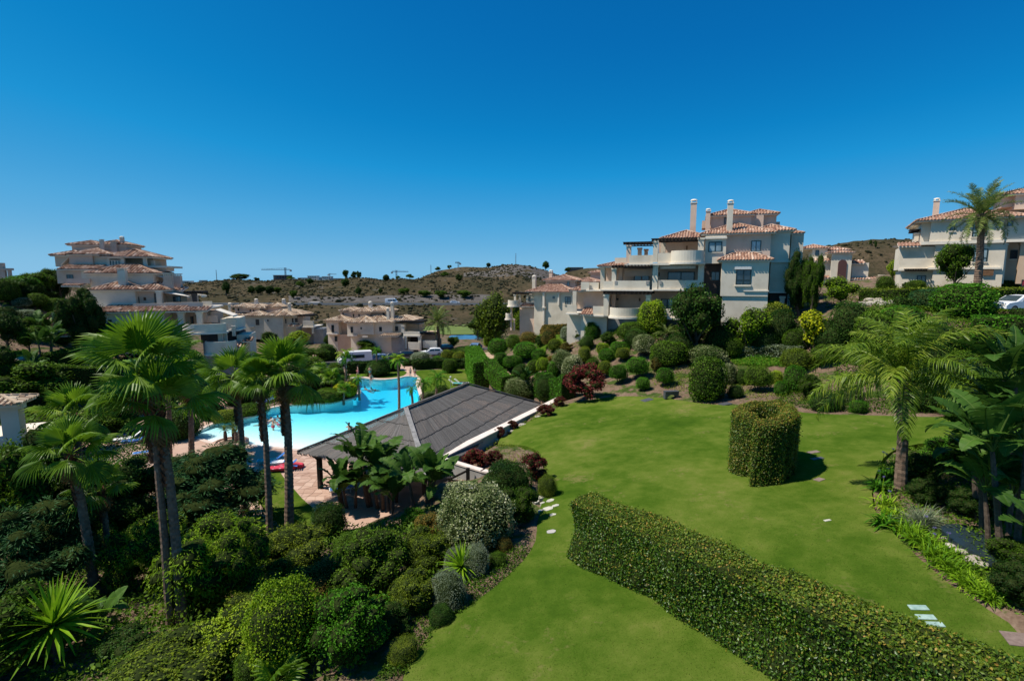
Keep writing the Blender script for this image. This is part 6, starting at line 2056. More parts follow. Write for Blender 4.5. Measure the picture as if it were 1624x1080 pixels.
# ---------------------------------------------------------------- shrub bed on the hillside: cx, foliage bottom, width, height, kind, stem, label
BG = 'clipped shrubs on the hillside bed'
BED = [
 (926, 636, 76, 66, 'burgundy', 0, 'large deep burgundy shrub at the corner of the lawn beside the retaining wall'),
 (980, 600, 29, 23, 'vivid', 9, 'bright green ball on a short stem, first one right of the burgundy shrub'),
 (959, 593, 23, 22, 'olive', 6, 'olive green ball tucked against the upper right of the burgundy shrub'),
 (894, 589, 34, 32, 'variegated', 0, 'silvery variegated ball, left and upper of the pair above the burgundy shrub'),
 (907, 602, 33, 36, 'variegated', 0, 'silvery variegated ball, right and lower of the pair above the burgundy shrub'),
 (861, 588, 21, 22, 'lime', 9, 'yellow green lollipop ball on a bare stem above the banana plants'),
 (877, 600, 19, 27, 'vivid', 0, 'upright bright green shrub between the yellow green lollipop and the silvery pair'),
 (794, 577, 23, 19, 'vivid', 4, 'small green cushion closest to the curving dirt path'),
 (812, 582, 30, 19, 'vivid', 5, 'flat green cushion just right of the one at the dirt path'),
 (791, 564, 34, 26, 'vivid', 0, 'wide green mound where the dirt path begins'),
 (834, 567, 40, 24, 'vivid', 3, 'wide two humped green mound in the middle of the left slope'),
 (855, 572, 24, 18, 'vivid', 0, 'low green cushion right of the two humped mound'),
 (815, 553, 24, 21, 'mid', 0, 'mid green mound below the olive brown dome'),
 (838, 546, 30, 18, 'bronze', 0, 'olive brown flat dome on the left slope'),
 (871, 547, 24, 24, 'bronze', 4, 'reddish brown ball on a stem, beside the grass bank'),
 (855, 550, 16, 20, 'dark', 0, 'small dark green ball touching the left of the reddish brown ball'),
 (898, 540, 22, 22, 'grey', 0, 'blue grey green ball below the white balcony of the small villa'),
 (915, 540, 20, 21, 'mid', 0, 'mid green ball touching the right of the blue grey ball'),
 (909, 520, 24, 21, 'olive', 0, 'olive dome against the cream wall at the villa corner'),
 (893, 514, 25, 22, 'vivid', 0, 'bright green dome under the corner balcony of the small villa'),
 (826, 524, 30, 34, 'lime', 0, 'loose yellow green shrub at the left end of the small villa'),
 (816, 502, 18, 18, 'dark', 0, 'dark green ball under the round end balcony'),
 (775, 550, 17, 23, 'lime', 0, 'lime green box shaped shrub at the head of the tall screen hedge'),
 (783, 537, 22, 17, 'lime', 0, 'lime green low box shrub behind the other lime box'),
 (793, 534, 22, 30, 'dark', 0, 'dark shrub with pale flowers right of the lime boxes'),
 (766, 536, 30, 28, 'mid', 0, 'broad mid green shrub left of the lime boxes near the pond'),
 (930, 553, 22, 19, 'dark', 3, 'dark ball, upper one of two stacked in front of the cream base wall'),
 (927, 572, 20, 23, 'olive', 4, 'olive ball, lower one of two stacked, above the silvery pair'),
 (938, 538, 23, 27, 'vivid', 0, 'upright bright green egg against the cream base wall'),
 (954, 531, 17, 34, 'blue', 0, 'tall grey green column under the left lower balcony'),
 (946, 536, 15, 20, 'blue', 0, 'small grey green egg between the bright egg and the tall column'),
 (964, 547, 28, 24, 'mid', 0, 'round shaggy green ball below the tall grey green column'),
 (956, 561, 21, 17, 'lime', 0, 'small yellowish cushion below the shaggy ball'),
 (962, 572, 26, 19, 'vivid', 0, 'bright green cushion above the ball on the short stem'),
 (987, 567, 22, 17, 'olive', 5, 'olive lollipop on a dark stem left of the variegated lollipop'),
 (983, 557, 32, 15, 'vivid', 0, 'flat bright green shrub behind the olive lollipop'),
 (1000, 536, 42, 26, 'mid', 5, 'spreading flat topped green shrub below the curved lower balcony'),
 (899, 558, 26, 17, 'bronze', 0, 'brownish seedy low shrub in the middle of the bed'),
 (1033, 528, 46, 50, 'lime', 0, 'tall bright yellow green egg in front of the lower balcony'),
 (1019, 558, 36, 29, 'variegated', 7, 'pinkish variegated lollipop on bare stems'),
 (1062, 577, 60, 36, 'mid', 0, 'very wide green dome in the middle of the bed'),
 (1122, 580, 60, 32, 'variegated', 0, 'wide pale variegated dome behind the biggest dark ball'),
 (1121, 634, 58, 68, 'mid', 0, 'biggest ball of the bed, dark below, standing at the lawn edge'),
 (1012, 591, 35, 26, 'vivid', 10, 'bright green ball with dark shaded foot below the variegated lollipop'),
 (1040, 589, 20, 25, 'bronze', 0, 'narrow shrub with red tips left of the very wide dome'),
 (1054, 606, 29, 24, 'vivid', 6, 'bright green ball on a stem above the garden seat'),
 (1020, 615, 22, 18, 'vivid', 4, 'smallest bright green cushion of the front row near the lawn'),
 (1156, 609, 23, 31, 'variegated', 0, 'narrow speckled egg right of the biggest ball'),
 (1175, 609, 18, 22, 'dark', 0, 'small dark shrub between the speckled egg and the round lollipop'),
 (1201, 613, 41, 34, 'mid', 8, 'round dark topped lollipop above the heart hedge'),
 (1231, 607, 19, 20, 'lime', 0, 'small yellowish shrub right of the round lollipop'),
 (1238, 626, 22, 21, 'vivid', 0, 'small bright green shrub behind the heart hedge'),
 (1166, 630, 24, 18, 'dark', 0, 'low dark spotted shrub at the lawn edge left of the heart'),
 (1263, 583, 48, 31, 'olive', 4, 'wide olive dome left of the round dome below the yellow shrub'),
 (1260, 620, 36, 40, 'vivid', 0, 'deep green upright shrub behind the right lobe of the heart'),
 (1306, 579, 46, 38, 'mid', 0, 'round speckled dome below the yellow shrub'),
 (1283, 634, 40, 48, 'mid', 0, 'ball shrub under the drooping left frond of the feathery palm'),
 (1236, 550, 46, 54, 'dark', 0, 'dark blue green dome beside the golden yellow shrub'),
 (1228, 522, 44, 42, 'olive', 0, 'olive round shrub behind the dark blue green dome'),
 (1352, 641, 30, 30, 'variegated', 0, 'yellow variegated small shrub near the lawn under the palm'),
 (1310, 650, 44, 24, 'dark', 0, 'low dark ground shrub at the lawn edge under the palm'),
 (1362, 653, 26, 18, 'vivid', 0, 'low bright shrub at the lawn edge left of the palm trunk'),
 (1403, 459, 26, 20, 'mid', 0, 'green ball at the left corner of the right hand villa'),
 (1437, 458, 14, 12, 'dark', 0, 'smaller dark ball of two before the right hand villa'),
 (1452, 458, 25, 13, 'mid', 0, 'larger ball of two before the right hand villa'),
 (1530, 453, 37, 20, 'grey', 0, 'grey green dome left of the date palm trunk'),
 (1568, 457, 32, 24, 'olive', 0, 'olive shrub right of the date palm trunk'),
 (1595, 457, 34, 12, 'mid', 0, 'low green shrub before the dark entrance at the right'),
 (1477, 488, 60, 30, 'blue', 0, 'smooth grey green dome beside the huge bright dome'),
 (1529, 500, 84, 50, 'vivid', 0, 'huge bright green dome on the bank below the date palm'),
 (1470, 600, 60, 60, 'dark', 0, 'dark round shrub behind the feathery palm crown'),
 (1520, 605, 60, 48, 'mid', 0, 'green round shrub right of the feathery palm crown'),
 (1465, 650, 56, 50, 'dark', 0, 'dark shrub at the lawn edge behind the palm trunk'),
 (1525, 655, 50, 44, 'olive', 0, 'loose shrub at the back right corner of the lawn'),
 (1580, 600, 90, 42, 'mid', 0, 'low spreading green shrub above the paddle leaved plants'),
 (1345, 545, 56, 60, 'dark', 0, 'dark green shrub right of the golden yellow shrub'),
 (1385, 560, 60, 64, 'mid', 0, 'green shrub left of the palm crown on the bank'),
 (1430, 520, 60, 34, 'vivid', 0, 'low green shrub on the bank behind the palm crown'),
 (1395, 600, 50, 34, 'olive', 0, 'olive shrub left of the palm crown above the lawn'),
 (1480, 560, 80, 46, 'mid', 0, 'wide green shrub behind the top of the palm crown'),
 (1078, 566, 46, 34, 'dark', 0, 'dark shrub at the left foot of the ficus tree'),
 (1142, 560, 50, 44, 'dark', 0, 'dark shrub at the right foot of the ficus tree'),
 (1160, 566, 34, 30, 'mid', 0, 'green shrub left of the silvery low hedges'),
 (1212, 558, 44, 34, 'dark', 0, 'dark shrub between the yellow green round tree and the dark blue green dome'),
 (1262, 556, 40, 34, 'mid', 0, 'green shrub at the foot of the golden yellow tree, left'),
 (1318, 556, 46, 44, 'dark', 0, 'dark shrub at the foot of the golden yellow tree, right'),
 (1010, 548, 36, 24, 'dark', 0, 'dark shrub behind the pinkish variegated lollipop'),
 (1095, 548, 44, 30, 'dark', 0, 'dark low shrub behind the very wide dome'),
 (940, 590, 26, 22, 'mid', 0, 'mid green cushion above the burgundy shrub, left of the olive ball'),
 (846, 592, 24, 20, 'mid', 0, 'mid green cushion beside the banana plant behind the roof'),
 (880, 556, 24, 18, 'olive', 0, 'olive low cushion below the reddish brown ball'),
 (826, 600, 26, 20, 'dark', 0, 'dark cushion at the end of the dirt path'),
]
rb = random.Random(21)
for (cx, by, w, hh, k, st_, lb) in BED:
    bush(cx, by+st_, w, hh, k, lb, BG, stem=st_, lib=CROWN if k == 'burgundy' else (LOOSE if k in ('mid', 'dark', 'olive', 'bronze') and not st_ and w < 50 and int(cx*7+by) % 2 else None))
# filler: little plants of the bed nobody would count
rgg = np.random.default_rng(77)
def ground_cover(name, poly_px, n, kind, size, mat, seed, hgt=.5, lib=None, label=None):
    """low carpet of small leaves, one object"""
    rg = np.random.default_rng(seed)
    P = pxpoly(poly_px)
    xs, ys = [p[0] for p in P], [p[1] for p in P]
    pts = []
    X = rg.uniform(min(xs), max(xs), n*4); Y = rg.uniform(min(ys), max(ys), n*4)
    k = inside(P, X, Y)
    X, Y = X[k][:n], Y[k][:n]
    Z = gz(X, Y)
    cl = rg.normal(0, 1, (40, 2))
    hmap = .5+.5*np.sin(X*1.3+cl[0, 0])*np.sin(Y*1.7+cl[0, 1])
    Pp = np.stack([X, Y, Z+rg.uniform(0, 1, len(X))*hgt*(.3+.7*hmap)], -1)
    N = unit(rg.normal(0, .6, Pp.shape)+np.array([0, 0, .7]))
    O = Pp.mean(0)
    v, f = leaf_quads(Pp-O, N, size, .5, rg)
    t = np.clip(rg.normal(.4, .2, len(f)), 0, 1)
    o = link(name, np_mesh(name, v, f, t, mat), None, tuple(O))
    return tag(o, label, None, None, 'stuff')
ground_cover('ground_cover', [(1160, 565), (1160, 579), (1240, 582), (1300, 582), (1300, 566), (1240, 566)], 2600, '', .16, L['vivid'], 1, .4)
ground_cover('ground_cover', [(930, 528), (1000, 545), (1120, 548), (1250, 560), (1310, 545), (1260, 515), (1120, 515), (1000, 522)], 16000, '', .2, L['mid'], 2, .8)
ground_cover('ground_cover', [(1310, 560), (1340, 620), (1420, 600), (1560, 630), (1640, 620), (1640, 500), (1560, 480), (1420, 480), (1340, 500)], 22000, '', .2, L['mid'], 3, .8)
ground_cover('ground_cover', [(1290, 476), (1300, 490), (1420, 490), (1640, 470), (1640, 458), (1450, 455), (1330, 462)], 6000, '', .22, L['olive'], 4, .5)
ground_cover('ground_cover', [(800, 545), (800, 600), (860, 605), (905, 600), (950, 560), (1000, 570), (1060, 560), (940, 530), (860, 530)], 9000, '', .17, L['mid'], 5, .5)
ground_cover('ground_cover', [(985, 585), (1060, 620), (1150, 625), (1260, 640), (1340, 645), (1340, 600), (1200, 585), (1060, 575)], 6500, '', .14, L['olive'], 6, .35)
ground_cover('ground_cover', [(755, 520), (760, 545), (840, 540), (900, 520), (870, 508), (800, 512)], 4000, '', .25, L['mid'], 7, .7)
ground_cover('ground_cover', [(700, 730), (770, 735), (850, 755), (840, 715), (790, 700), (770, 710), (720, 705)], 2500, '', .10, L['olive'], 8, .25)
ground_cover('ground_cover', [(700, 724), (718, 704), (800, 669), (893, 633), (899, 641), (822, 682), (778, 704), (770, 716), (762, 738)], 4200, '', .11, L['olive'], 14, .3)
ground_cover('ground_cover', [(640, 1079), (690, 1002), (760, 952), (815, 907), (845, 870), (800, 860), (740, 895), (690, 945), (640, 1000), (596, 1079)], 6500, '', .085, L['mid'], 15, .22)
ground_cover('ground_cover', [(1225, 640), (1290, 652), (1400, 656), (1545, 658), (1560, 640), (1400, 630), (1260, 615)], 7000, '', .14, L['mid'], 16, .45)
# trees and specimen plants of the hillside
tree(1102, 565, 96, 437, 'dark', 'large round headed dark ficus tree before the balconies of the big pink villa', trunk=.06)
o = bush(1159, 520, 44, 74, 'dark', 'dark dense oval shrub between the ficus and the projecting bay', cat='shrub', name='tall_shrub')
tree(1184, 562, 70, 476, 'lime', 'yellow green round tree with leathery leaves below the projecting bay', trunk=.06)
tree(1285, 560, 66, 484, 'yellow', 'golden yellow leaved shrub tree, brightest on the bank', trunk=.04)
tree(1264, 505, 44, 386, 'dark', 'very dark tall narrow tree against the right end of the big villa', trunk=.0, lib=LOOSE, name='narrow_tree')
tree(1286, 505, 34, 386, 'mid', 'lighter tall narrow tree just right of the very dark one', trunk=.0, lib=LOOSE, name='narrow_tree')
tree(1332, 492, 58, 432, 'lime', 'open light green tree before the far archway house', trunk=.15)
tree(1415, 452, 24, 408, 'lime', 'small yellow green tree by the left corner of the right hand villa', trunk=.2)
tree(1512, 462, 62, 372, 'mid', 'bushy evergreen tree against the wall of the right hand villa', trunk=.05)
tree(877, 517, 26, 472, 'mid', 'small conical leafy tree before the cream wall of the small villa', trunk=.05, name='narrow_tree')
bush(846, 521, 22, 38, 'dark', 'dark clipped column before the end wall of the small villa', BG)
tree(784, 550, 82, 452, 'olive', 'large weeping olive green tree on the slope left of the small villa', trunk=.05)
tree(757, 540, 34, 500, 'mid', 'smaller rounded tree beside the pond', trunk=.2)
# tall screen hedges near the path
def hedge_px(name, pp, width, hgt, mat, label, **k):
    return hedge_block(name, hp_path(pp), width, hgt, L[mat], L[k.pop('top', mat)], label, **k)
hedge_px('screen_hedge', [(750, 588), (757, 606), (766, 622)], 2.4, 4.0, 'vivid', 'tall vivid green screen hedge between the far lawn and the dirt path', dens=90, ls=.19, seed=5)
hedge_px('screen_hedge', [(776, 618), (792, 625), (806, 629)], 1.6, 2.0, 'vivid', 'lower stretch of vivid green hedge right of the tall screen hedge', dens=90, ls=.17, seed=55)
hedge_px('screen_hedge', [(856, 627), (880, 631), (902, 634)], 1.4, 2.5, 'vivid', 'short vivid green hedge just left of the burgundy shrub', dens=110, ls=.16, seed=6)
hedge_px('low_hedge', [(848, 532), (870, 531), (897, 528)], 1.4, 1.2, 'bronze', 'low brown topped hedge on the slope before the small villa', dens=70, ls=.2, seed=7)
hedge_px('low_hedge', [(1158, 564), (1185, 564), (1207, 564)], 1.0, .8, 'grey', 'silvery low hedge, left one of two below the bay', dens=120, ls=.14, seed=8)
hedge_px('low_hedge', [(1209, 564), (1240, 565), (1268, 566)], 1.0, .95, 'grey', 'silvery low hedge, right one of two below the bay', dens=120, ls=.14, seed=9)
hedge_px('clipped_hedge', [(1365, 476), (1430, 476), (1500, 474)], 1.4, 1.05, 'mid', 'long clipped hedge before the right hand villa, left of the date palm', dens=70, ls=.2, seed=10, top='olive')
hedge_px('clipped_hedge', [(1556, 476), (1600, 476), (1680, 476)], 1.4, 1.1, 'mid', 'clipped hedge right of the date palm above the parked car', dens=70, ls=.2, seed=11, top='olive')
hedge_px('clipped_hedge', [(1420, 490), (1455, 488)], 1.2, .9, 'dark', 'short dark hedge beside the smooth grey green dome', dens=70, ls=.2, seed=12)
hedge_px('clipped_hedge', [(1562, 491), (1620, 488), (1680, 487)], 1.0, .7, 'olive', 'yellowish hedge strip behind the parked white car', dens=90, ls=.17, seed=13)
hedge_px('clipped_hedge', [(1538, 551), (1580, 551), (1618, 551)], 2.0, 2.3, 'vivid', 'bright upright grassy hedge at the right edge below the parked car', dens=110, ls=.17, seed=14)
hedge_px('clipped_hedge', [(1612, 545), (1660, 545)], 2.0, 2.5, 'dark', 'dark hedge at the right edge beside the bright grassy hedge', dens=90, ls=.17, seed=15)
# pale stone bank
for i, (px, py, w) in enumerate([(1372, 484, 22), (1388, 481, 20), (1404, 483, 20), (1418, 480, 18), (1380, 477, 18), (1398, 476, 20)]):
    p = place(px, py); m = m_per_px(p)
    rg = np.random.default_rng(500+i)
    fn = lobes(rg, 6, .16, 1.5, 5)
    cv = CS4[0]*fn(CS4[0])[:, None]*np.array([w*m*.55, w*m*.4, w*m*.26])
    o = link('boulder', np_mesh('boulder', cv, CS4[1], np.full(len(CS4[1]), .5), M['rock']), None, p)
    tag(o, ['leftmost', 'second front', 'third front', 'rightmost', 'rear left', 'rear right'][i]+' pale boulder in the stone bank below the villa hedge', 'boulder', 'boulders of the pale stone bank')
# cycad palm and orange grass
p = place(1056, 538)
e = empty('cycad_palm', p, 0, 'low cycad palm with spreading fronds right of the tall yellow green egg', 'palm')
link('trunk', trunk_mesh('cycad_trunk', M['palm_trunk'], [(0, 0, -.3), (0, 0, .3), (0, 0, .6)], [.22, .25, .18], 9), e)
for i in range(26):
    link('frond', DATE[i % 2], e, (0, 0, .6), (rb.uniform(-.3, .3), -rb.uniform(-.2, .9), i*2.4), [.55*rb.uniform(.85, 1.1)]*3)
STRAP_O = strap_mesh('tawny_grass', 201, 160, .9, .02, L['bronze'], 1.2, .8, 4, .35)
STRAP_G = strap_mesh('strap_leaves', 202, 150, .85, .022, L['strap'], 1.05, 1.5, 5, .35)
STRAP_A = strap_mesh('broad_strap_leaves', 203, 120, .9, .035, L['vivid'], 1.0, 1.5, 5, .35)
STRAP_F = strap_mesh('fine_grass', 204, 420, 1.0, .009, L['grey'], 1.1, 1.5, 5, .25)
def clump(px, py, wpx, me, label, cat='plant', group=None, name='grass_clump', sz=1.0):
    p = place(px, py)
    s_ = wpx*m_per_px(p)/1.7
    return tag(link(name, me, None, p, (0, 0, px % 6.28), (s_, s_, s_*sz)), label, cat, group)
clump(873, 573, 18, STRAP_O, 'tawny orange ornamental grass among the shrubs of the left slope')

# ---------------------------------------------------------------- along the retaining wall: burgundy shrubs and rocks
WG = 'burgundy shrubs along the retaining wall'
for (cx, by, w, hh, lb) in [(727, 733, 44, 34, 'burgundy shrub filling the corner of the retaining wall'), (754, 744, 44, 38, 'burgundy shrub second from the wall corner with bronze lower leaves'), (783, 741, 38, 30, 'burgundy shrub above the glossy round shrub'), (757, 717, 32, 28, 'burgundy shrub leaning over the pale wall cap'),
                            (792, 694, 24, 20, 'small burgundy shrub midway along the pale wall cap'), (813, 681, 20, 17, 'smaller burgundy shrub next along the wall cap'), (866, 660, 32, 22, 'burgundy shrub near the far end of the wall cap'), (888, 645, 24, 18, 'burgundy shrub tucked under the large burgundy one'),
                            (847, 764, 50, 50, 'open burgundy shrub standing alone at the lawn edge')]:
    bush(cx, by, w, hh, 'burgundy', lb, WG, lib=CROWN, cat='shrub', name='burgundy_shrub')
bush(868, 786, 30, 32, 'olive', 'small wispy grey green shrub in the lawn beside the wall end', lib=BIG, cat='shrub', name='wispy_shrub')
for i, (px, py, w, lb) in enumerate([(828, 674, 13, 'pale rock at the lawn edge below the small burgundy shrubs'), (772, 700, 14, 'left pale rock of two by the lawn corner'), (785, 699, 13, 'right pale rock of two by the lawn corner'), (853, 661, 9, 'small pale rock far along the wall bed'), (810, 684, 11, 'flat pale rock between the burgundy shrubs')]):
    p = place(px, py); m = m_per_px(p)
    rg = np.random.default_rng(600+i); fn = lobes(rg, 6, .14, 1.5, 5)
    cv = CS4[0]*fn(CS4[0])[:, None]*np.array([w*m*.55, w*m*.45, w*m*.22])
    tag(link('garden_rock', np_mesh('garden_rock', cv, CS4[1], np.full(len(CS4[1]), .5), M['rock']), None, p), lb, 'rock', 'rocks along the wall bed')
# banana plants below the hillside, behind the thatched roof
PG = 'paddle leaved plants'
paddle_plant(place(835, 628), 3, 'banana plant with blue green leaves behind the far end of the thatched roof', PG, 31, scale=.9, hgt=(.8, 1.9), per=7)
paddle_plant(place(812, 634), 2, 'low banana plant with pale leaves between thatched roof and screen hedge', PG, 32, scale=.7, hgt=(.3, .8), per=7)
bush(868, 640, 36, 36, 'dark', 'dark large leaved shrub between banana plant and short vivid hedge', lib=BIG, cat='shrub', name='leafy_shrub')
bush(826, 640, 50, 28, 'variegated', 'white flowering low shrub at the far eave of the thatched roof', lib=BIG, cat='shrub', name='leafy_shrub')
# in front of the pavilion
paddle_plant(place(606, 800), 6, 'tallest banana clump in front of the thatched roof', PG, 33, scale=1.22, hgt=(1.2, 2.9), per=8, spread=1.1)
paddle_plant(place(560, 803), 4, 'left banana clump below the thatched eave', PG, 34, scale=1.05, hgt=(.6, 1.7), per=8, spread=.8)
paddle_plant(place(672, 796), 4, 'right banana clump against the grey wall', PG, 35, scale=1.0, hgt=(.7, 1.7), per=8, spread=.7)
paddle_plant(place(622, 815), 2, 'low dark banana clump at the foot of the tallest', PG, 36, scale=1.0, hgt=(.3, .9), per=8, spread=.9)
# foreground shrubs
FG = 'foreground shrubs left of the lawn'
for (cx, by, w, hh, k, lb) in [
 (755, 868, 118, 108, 'variegated', 'big round white variegated shrub with a browned top beside the stairs'),
 (802, 792, 78, 64, 'dark', 'glossy dark green dome behind the big variegated shrub'),
 (820, 832, 64, 76, 'mid', 'round green shrub at the right of the big variegated shrub'),
 (587, 940, 122, 118, 'mid', 'largest round green shrub in the foreground, below the banana plants'),
 (674, 905, 82, 82, 'olive', 'round green shrub right of the largest one, in front of the variegated shrub'),
 (655, 968, 74, 78, 'olive', 'olive topped shrub half in shade below the two round green shrubs'),
 (452, 1056, 108, 138, 'lime', 'light yellow green round shrub near the bottom edge'),
 (556, 1045, 116, 130, 'vivid', 'deep green pinnate leaved round shrub right of the light yellow green one'),
 (711, 960, 58, 58, 'grey', 'silver grey cushion, lower of two at the lawn edge'),
 (757, 910, 42, 48, 'grey', 'silver grey cushion, upper of two at the lawn edge'),
 (722, 905, 36, 38, 'grey', 'silver grey tuft shaded by the round green shrubs'),
 (522, 846, 56, 52, 'dark', 'dark glossy ball beside the thatched pavilion post'),
 (655, 832, 40, 30, 'vivid', 'small bright green shrub at the foot of the banana plants'),
 (270, 1095, 180, 92, 'olive', 'wide mottled bronze green shrub at the bottom edge'),
 (365, 1045, 120, 92, 'lime', 'wide dark green shrub behind the light yellow green ball'),
 (510, 960, 110, 70, 'bronze', 'reddish yellow loose shrub above the light yellow green ball'),
 (615, 1010, 70, 56, 'dark', 'dark shrub in the shade beside the lawn edge'),
 (690, 850, 60, 44, 'bronze', 'rusty flowered low shrub below the stairs railing'),
 (610, 900, 60, 56, 'olive', 'small olive shrub wedged between the two largest round green shrubs'),
 (500, 1010, 60, 60, 'dark', 'dark shrub squeezed between the yellow green ball and the deep green one'),
 (410, 1075, 70, 50, 'mid', 'low green shrub left of the yellow green ball at the bottom edge'),
 (560, 890, 60, 50, 'mid', 'small green shrub left of the largest round one'),
 (640, 1045, 44, 34, 'olive', 'low olive tuft at the corner of the lawn near the bottom'),
 (700, 985, 40, 26, 'dark', 'low dark tuft below the silver grey cushion at the lawn edge'),
 (790, 895, 30, 20, 'mid', 'low green tuft at the lawn edge below the big variegated shrub'),
 (800, 872, 26, 22, 'bronze', 'dry tuft at the lawn edge below the variegated shrub')]:
    loose = cx in (587, 674, 655, 270, 365, 510, 556, 615, 690, 820)
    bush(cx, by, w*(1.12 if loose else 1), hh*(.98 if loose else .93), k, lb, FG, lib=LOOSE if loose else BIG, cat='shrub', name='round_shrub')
def wild(cx, by, w, hh, k, lb, name='leafy_shrub', trunk=0.02):
    p = place(cx, by); m = m_per_px(p)
    vs_ = WILD[k]
    o = link(name, vs_[int(cx) % len(vs_)], None, (p.x, p.y, p.z-.15), (0, 0, (cx*1.3) % 6.28), (w*m/2*1.3, w*m/2*1.3, hh*m/2*1.12))
    return tag(o, lb, 'shrub', 'wild shrubs under the fan palms')
for a in [
 (262, 905, 70, 110, 'bamboo', 'bright bamboo directly behind the twin palm trunks'),
 (340, 905, 120, 100, 'bamboo', 'upper bright bamboo between the twin trunks and the slender palms'),
 (200, 880, 70, 80, 'laurel', 'leafy shrub between the leaning palm and the twin trunks'),
 (430, 950, 90, 60, 'laurel', 'green shrub at the foot of the slender palms'),
 (60, 800, 100, 110, 'laurel', 'sunlit leafy shrub in front of the near pavilion'),
 (355, 842, 165, 138, 'feathery', 'large dark feathery conifer shrub behind the palm trunks, below the pool'),
 (300, 800, 90, 90, 'feathery', 'smaller dark feathery shrub left of the large one below the pool'),
 (340, 955, 140, 150, 'bamboo', 'bright bamboo thicket right of the twin palm trunks'),
 (215, 935, 80, 110, 'bamboo', 'bright bamboo thicket left of the twin palm trunks'),
 (385, 950, 90, 130, 'bamboo', 'bright bamboo thicket at the foot of the right palm trunks'),
 (470, 905, 110, 76, 'soft', 'soft grey green feathery shrub at the foot of the three right palms'),
 (410, 1000, 90, 80, 'soft', 'soft olive shrub behind the light yellow green ball'),
 (55, 960, 170, 170, 'feathery', 'broad dark juniper at the left edge'),
 (20, 880, 110, 190, 'laurel', 'leafy green shrub below the near pavilion at the left edge'),
 (75, 830, 100, 150, 'laurel', 'leafy shrub right of the near pavilion column'),
 (135, 870, 100, 150, 'laurel', 'dark leafy shrub behind the left leaning palm'),
 (195, 860, 90, 120, 'laurel', 'dark leafy shrub between the left palms and the twin trunks'),
 (230, 790, 90, 70, 'laurel', 'low leafy shrub near the sunbeds at the left of the pool'),
 (90, 1000, 110, 70, 'laurel', 'dark leafy shrub above the spiky rosette'),
 (205, 1050, 90, 60, 'laurel', 'dark leafy shrub around the low banana plant'),
 (10, 1060, 140, 130, 'laurel', 'dark leafy shrub in the bottom left corner'),
 (90, 720, 120, 80, 'laurel', 'leafy green shrub mass behind the near pavilion roof'),
 (30, 640, 120, 70, 'laurel', 'dark shrub mass above the near pavilion roof'),
 (170, 690, 90, 60, 'laurel', 'leafy shrub beside the sunbeds')]:
    wild(*a)
ground_cover('undergrowth', [(0, 1079), (0, 800), (120, 760), (250, 760), (420, 800), (520, 850), (640, 830), (700, 830), (740, 850), (690, 930), (630, 990), (560, 1079)], 42000, '', .17, L['mid'], 9, .9)
ground_cover('undergrowth', [(0, 800), (0, 600), (100, 600), (200, 640), (240, 700), (230, 760), (120, 760)], 12000, '', .22, L['dark'], 10, .9)
# spiky plants
def rosette(p, n, Ln, label, cat='plant', name='spiky_rosette', low=-.1, high=1.4, seed=1):
    rg = random.Random(seed)
    e = empty(name, p, 0, label, cat)
    for i in range(n):
        u = (i+.5)/n
        el = high-(high-low)*u**.9
        link('leaf', LANCE[0 if u < .6 else 1], e, (0, 0, .05), (rg.uniform(-.3, .3), -el-rg.uniform(-.1, .1), i*2.39996), [Ln*rg.uniform(.85, 1.1), Ln*1.25, Ln])
    return e
pr = place(92, 1052)
rosette(pr+Vector((0, 0, 1.25)), 96, 1.55, 'large spiky yucca rosette at the bottom left', seed=3)
link('trunk', trunk_mesh('yucca_trunk', M['bark'], [(0, 0, -1.8), (0, 0, -.6), (0, 0, .1)], [.14, .13, .12], 8), bpy.data.objects['spiky_rosette'])
pr = place(732, 915)
rosette(pr+Vector((0, 0, .35)), 80, .95, 'spiky blue green grass lily rosette between the silver cushions', seed=5)
pr = place(438, 1098)
e = empty('small_fan_palm', pr, 0, 'small fan palm poking up at the bottom edge', 'palm')
for i in range(9):
    link('frond', FAN_LO[i % 2], e, (0, 0, .2), (rb.uniform(-.2, .2), -rb.uniform(.5, 1.3), i*2.4), [.55]*3)
paddle_plant(place(165, 1010), 2, 'low banana plant with one pale leaf above the yucca rosette', PG, 37, scale=.72, hgt=(.3, 1.0), per=7, spread=.35)
paddle_plant(place(120, 860), 2, 'shaded banana plant with yellowed leaves behind the left leaning palm', PG, 38, scale=.7, hgt=(.8, 1.6), per=6, spread=.4)

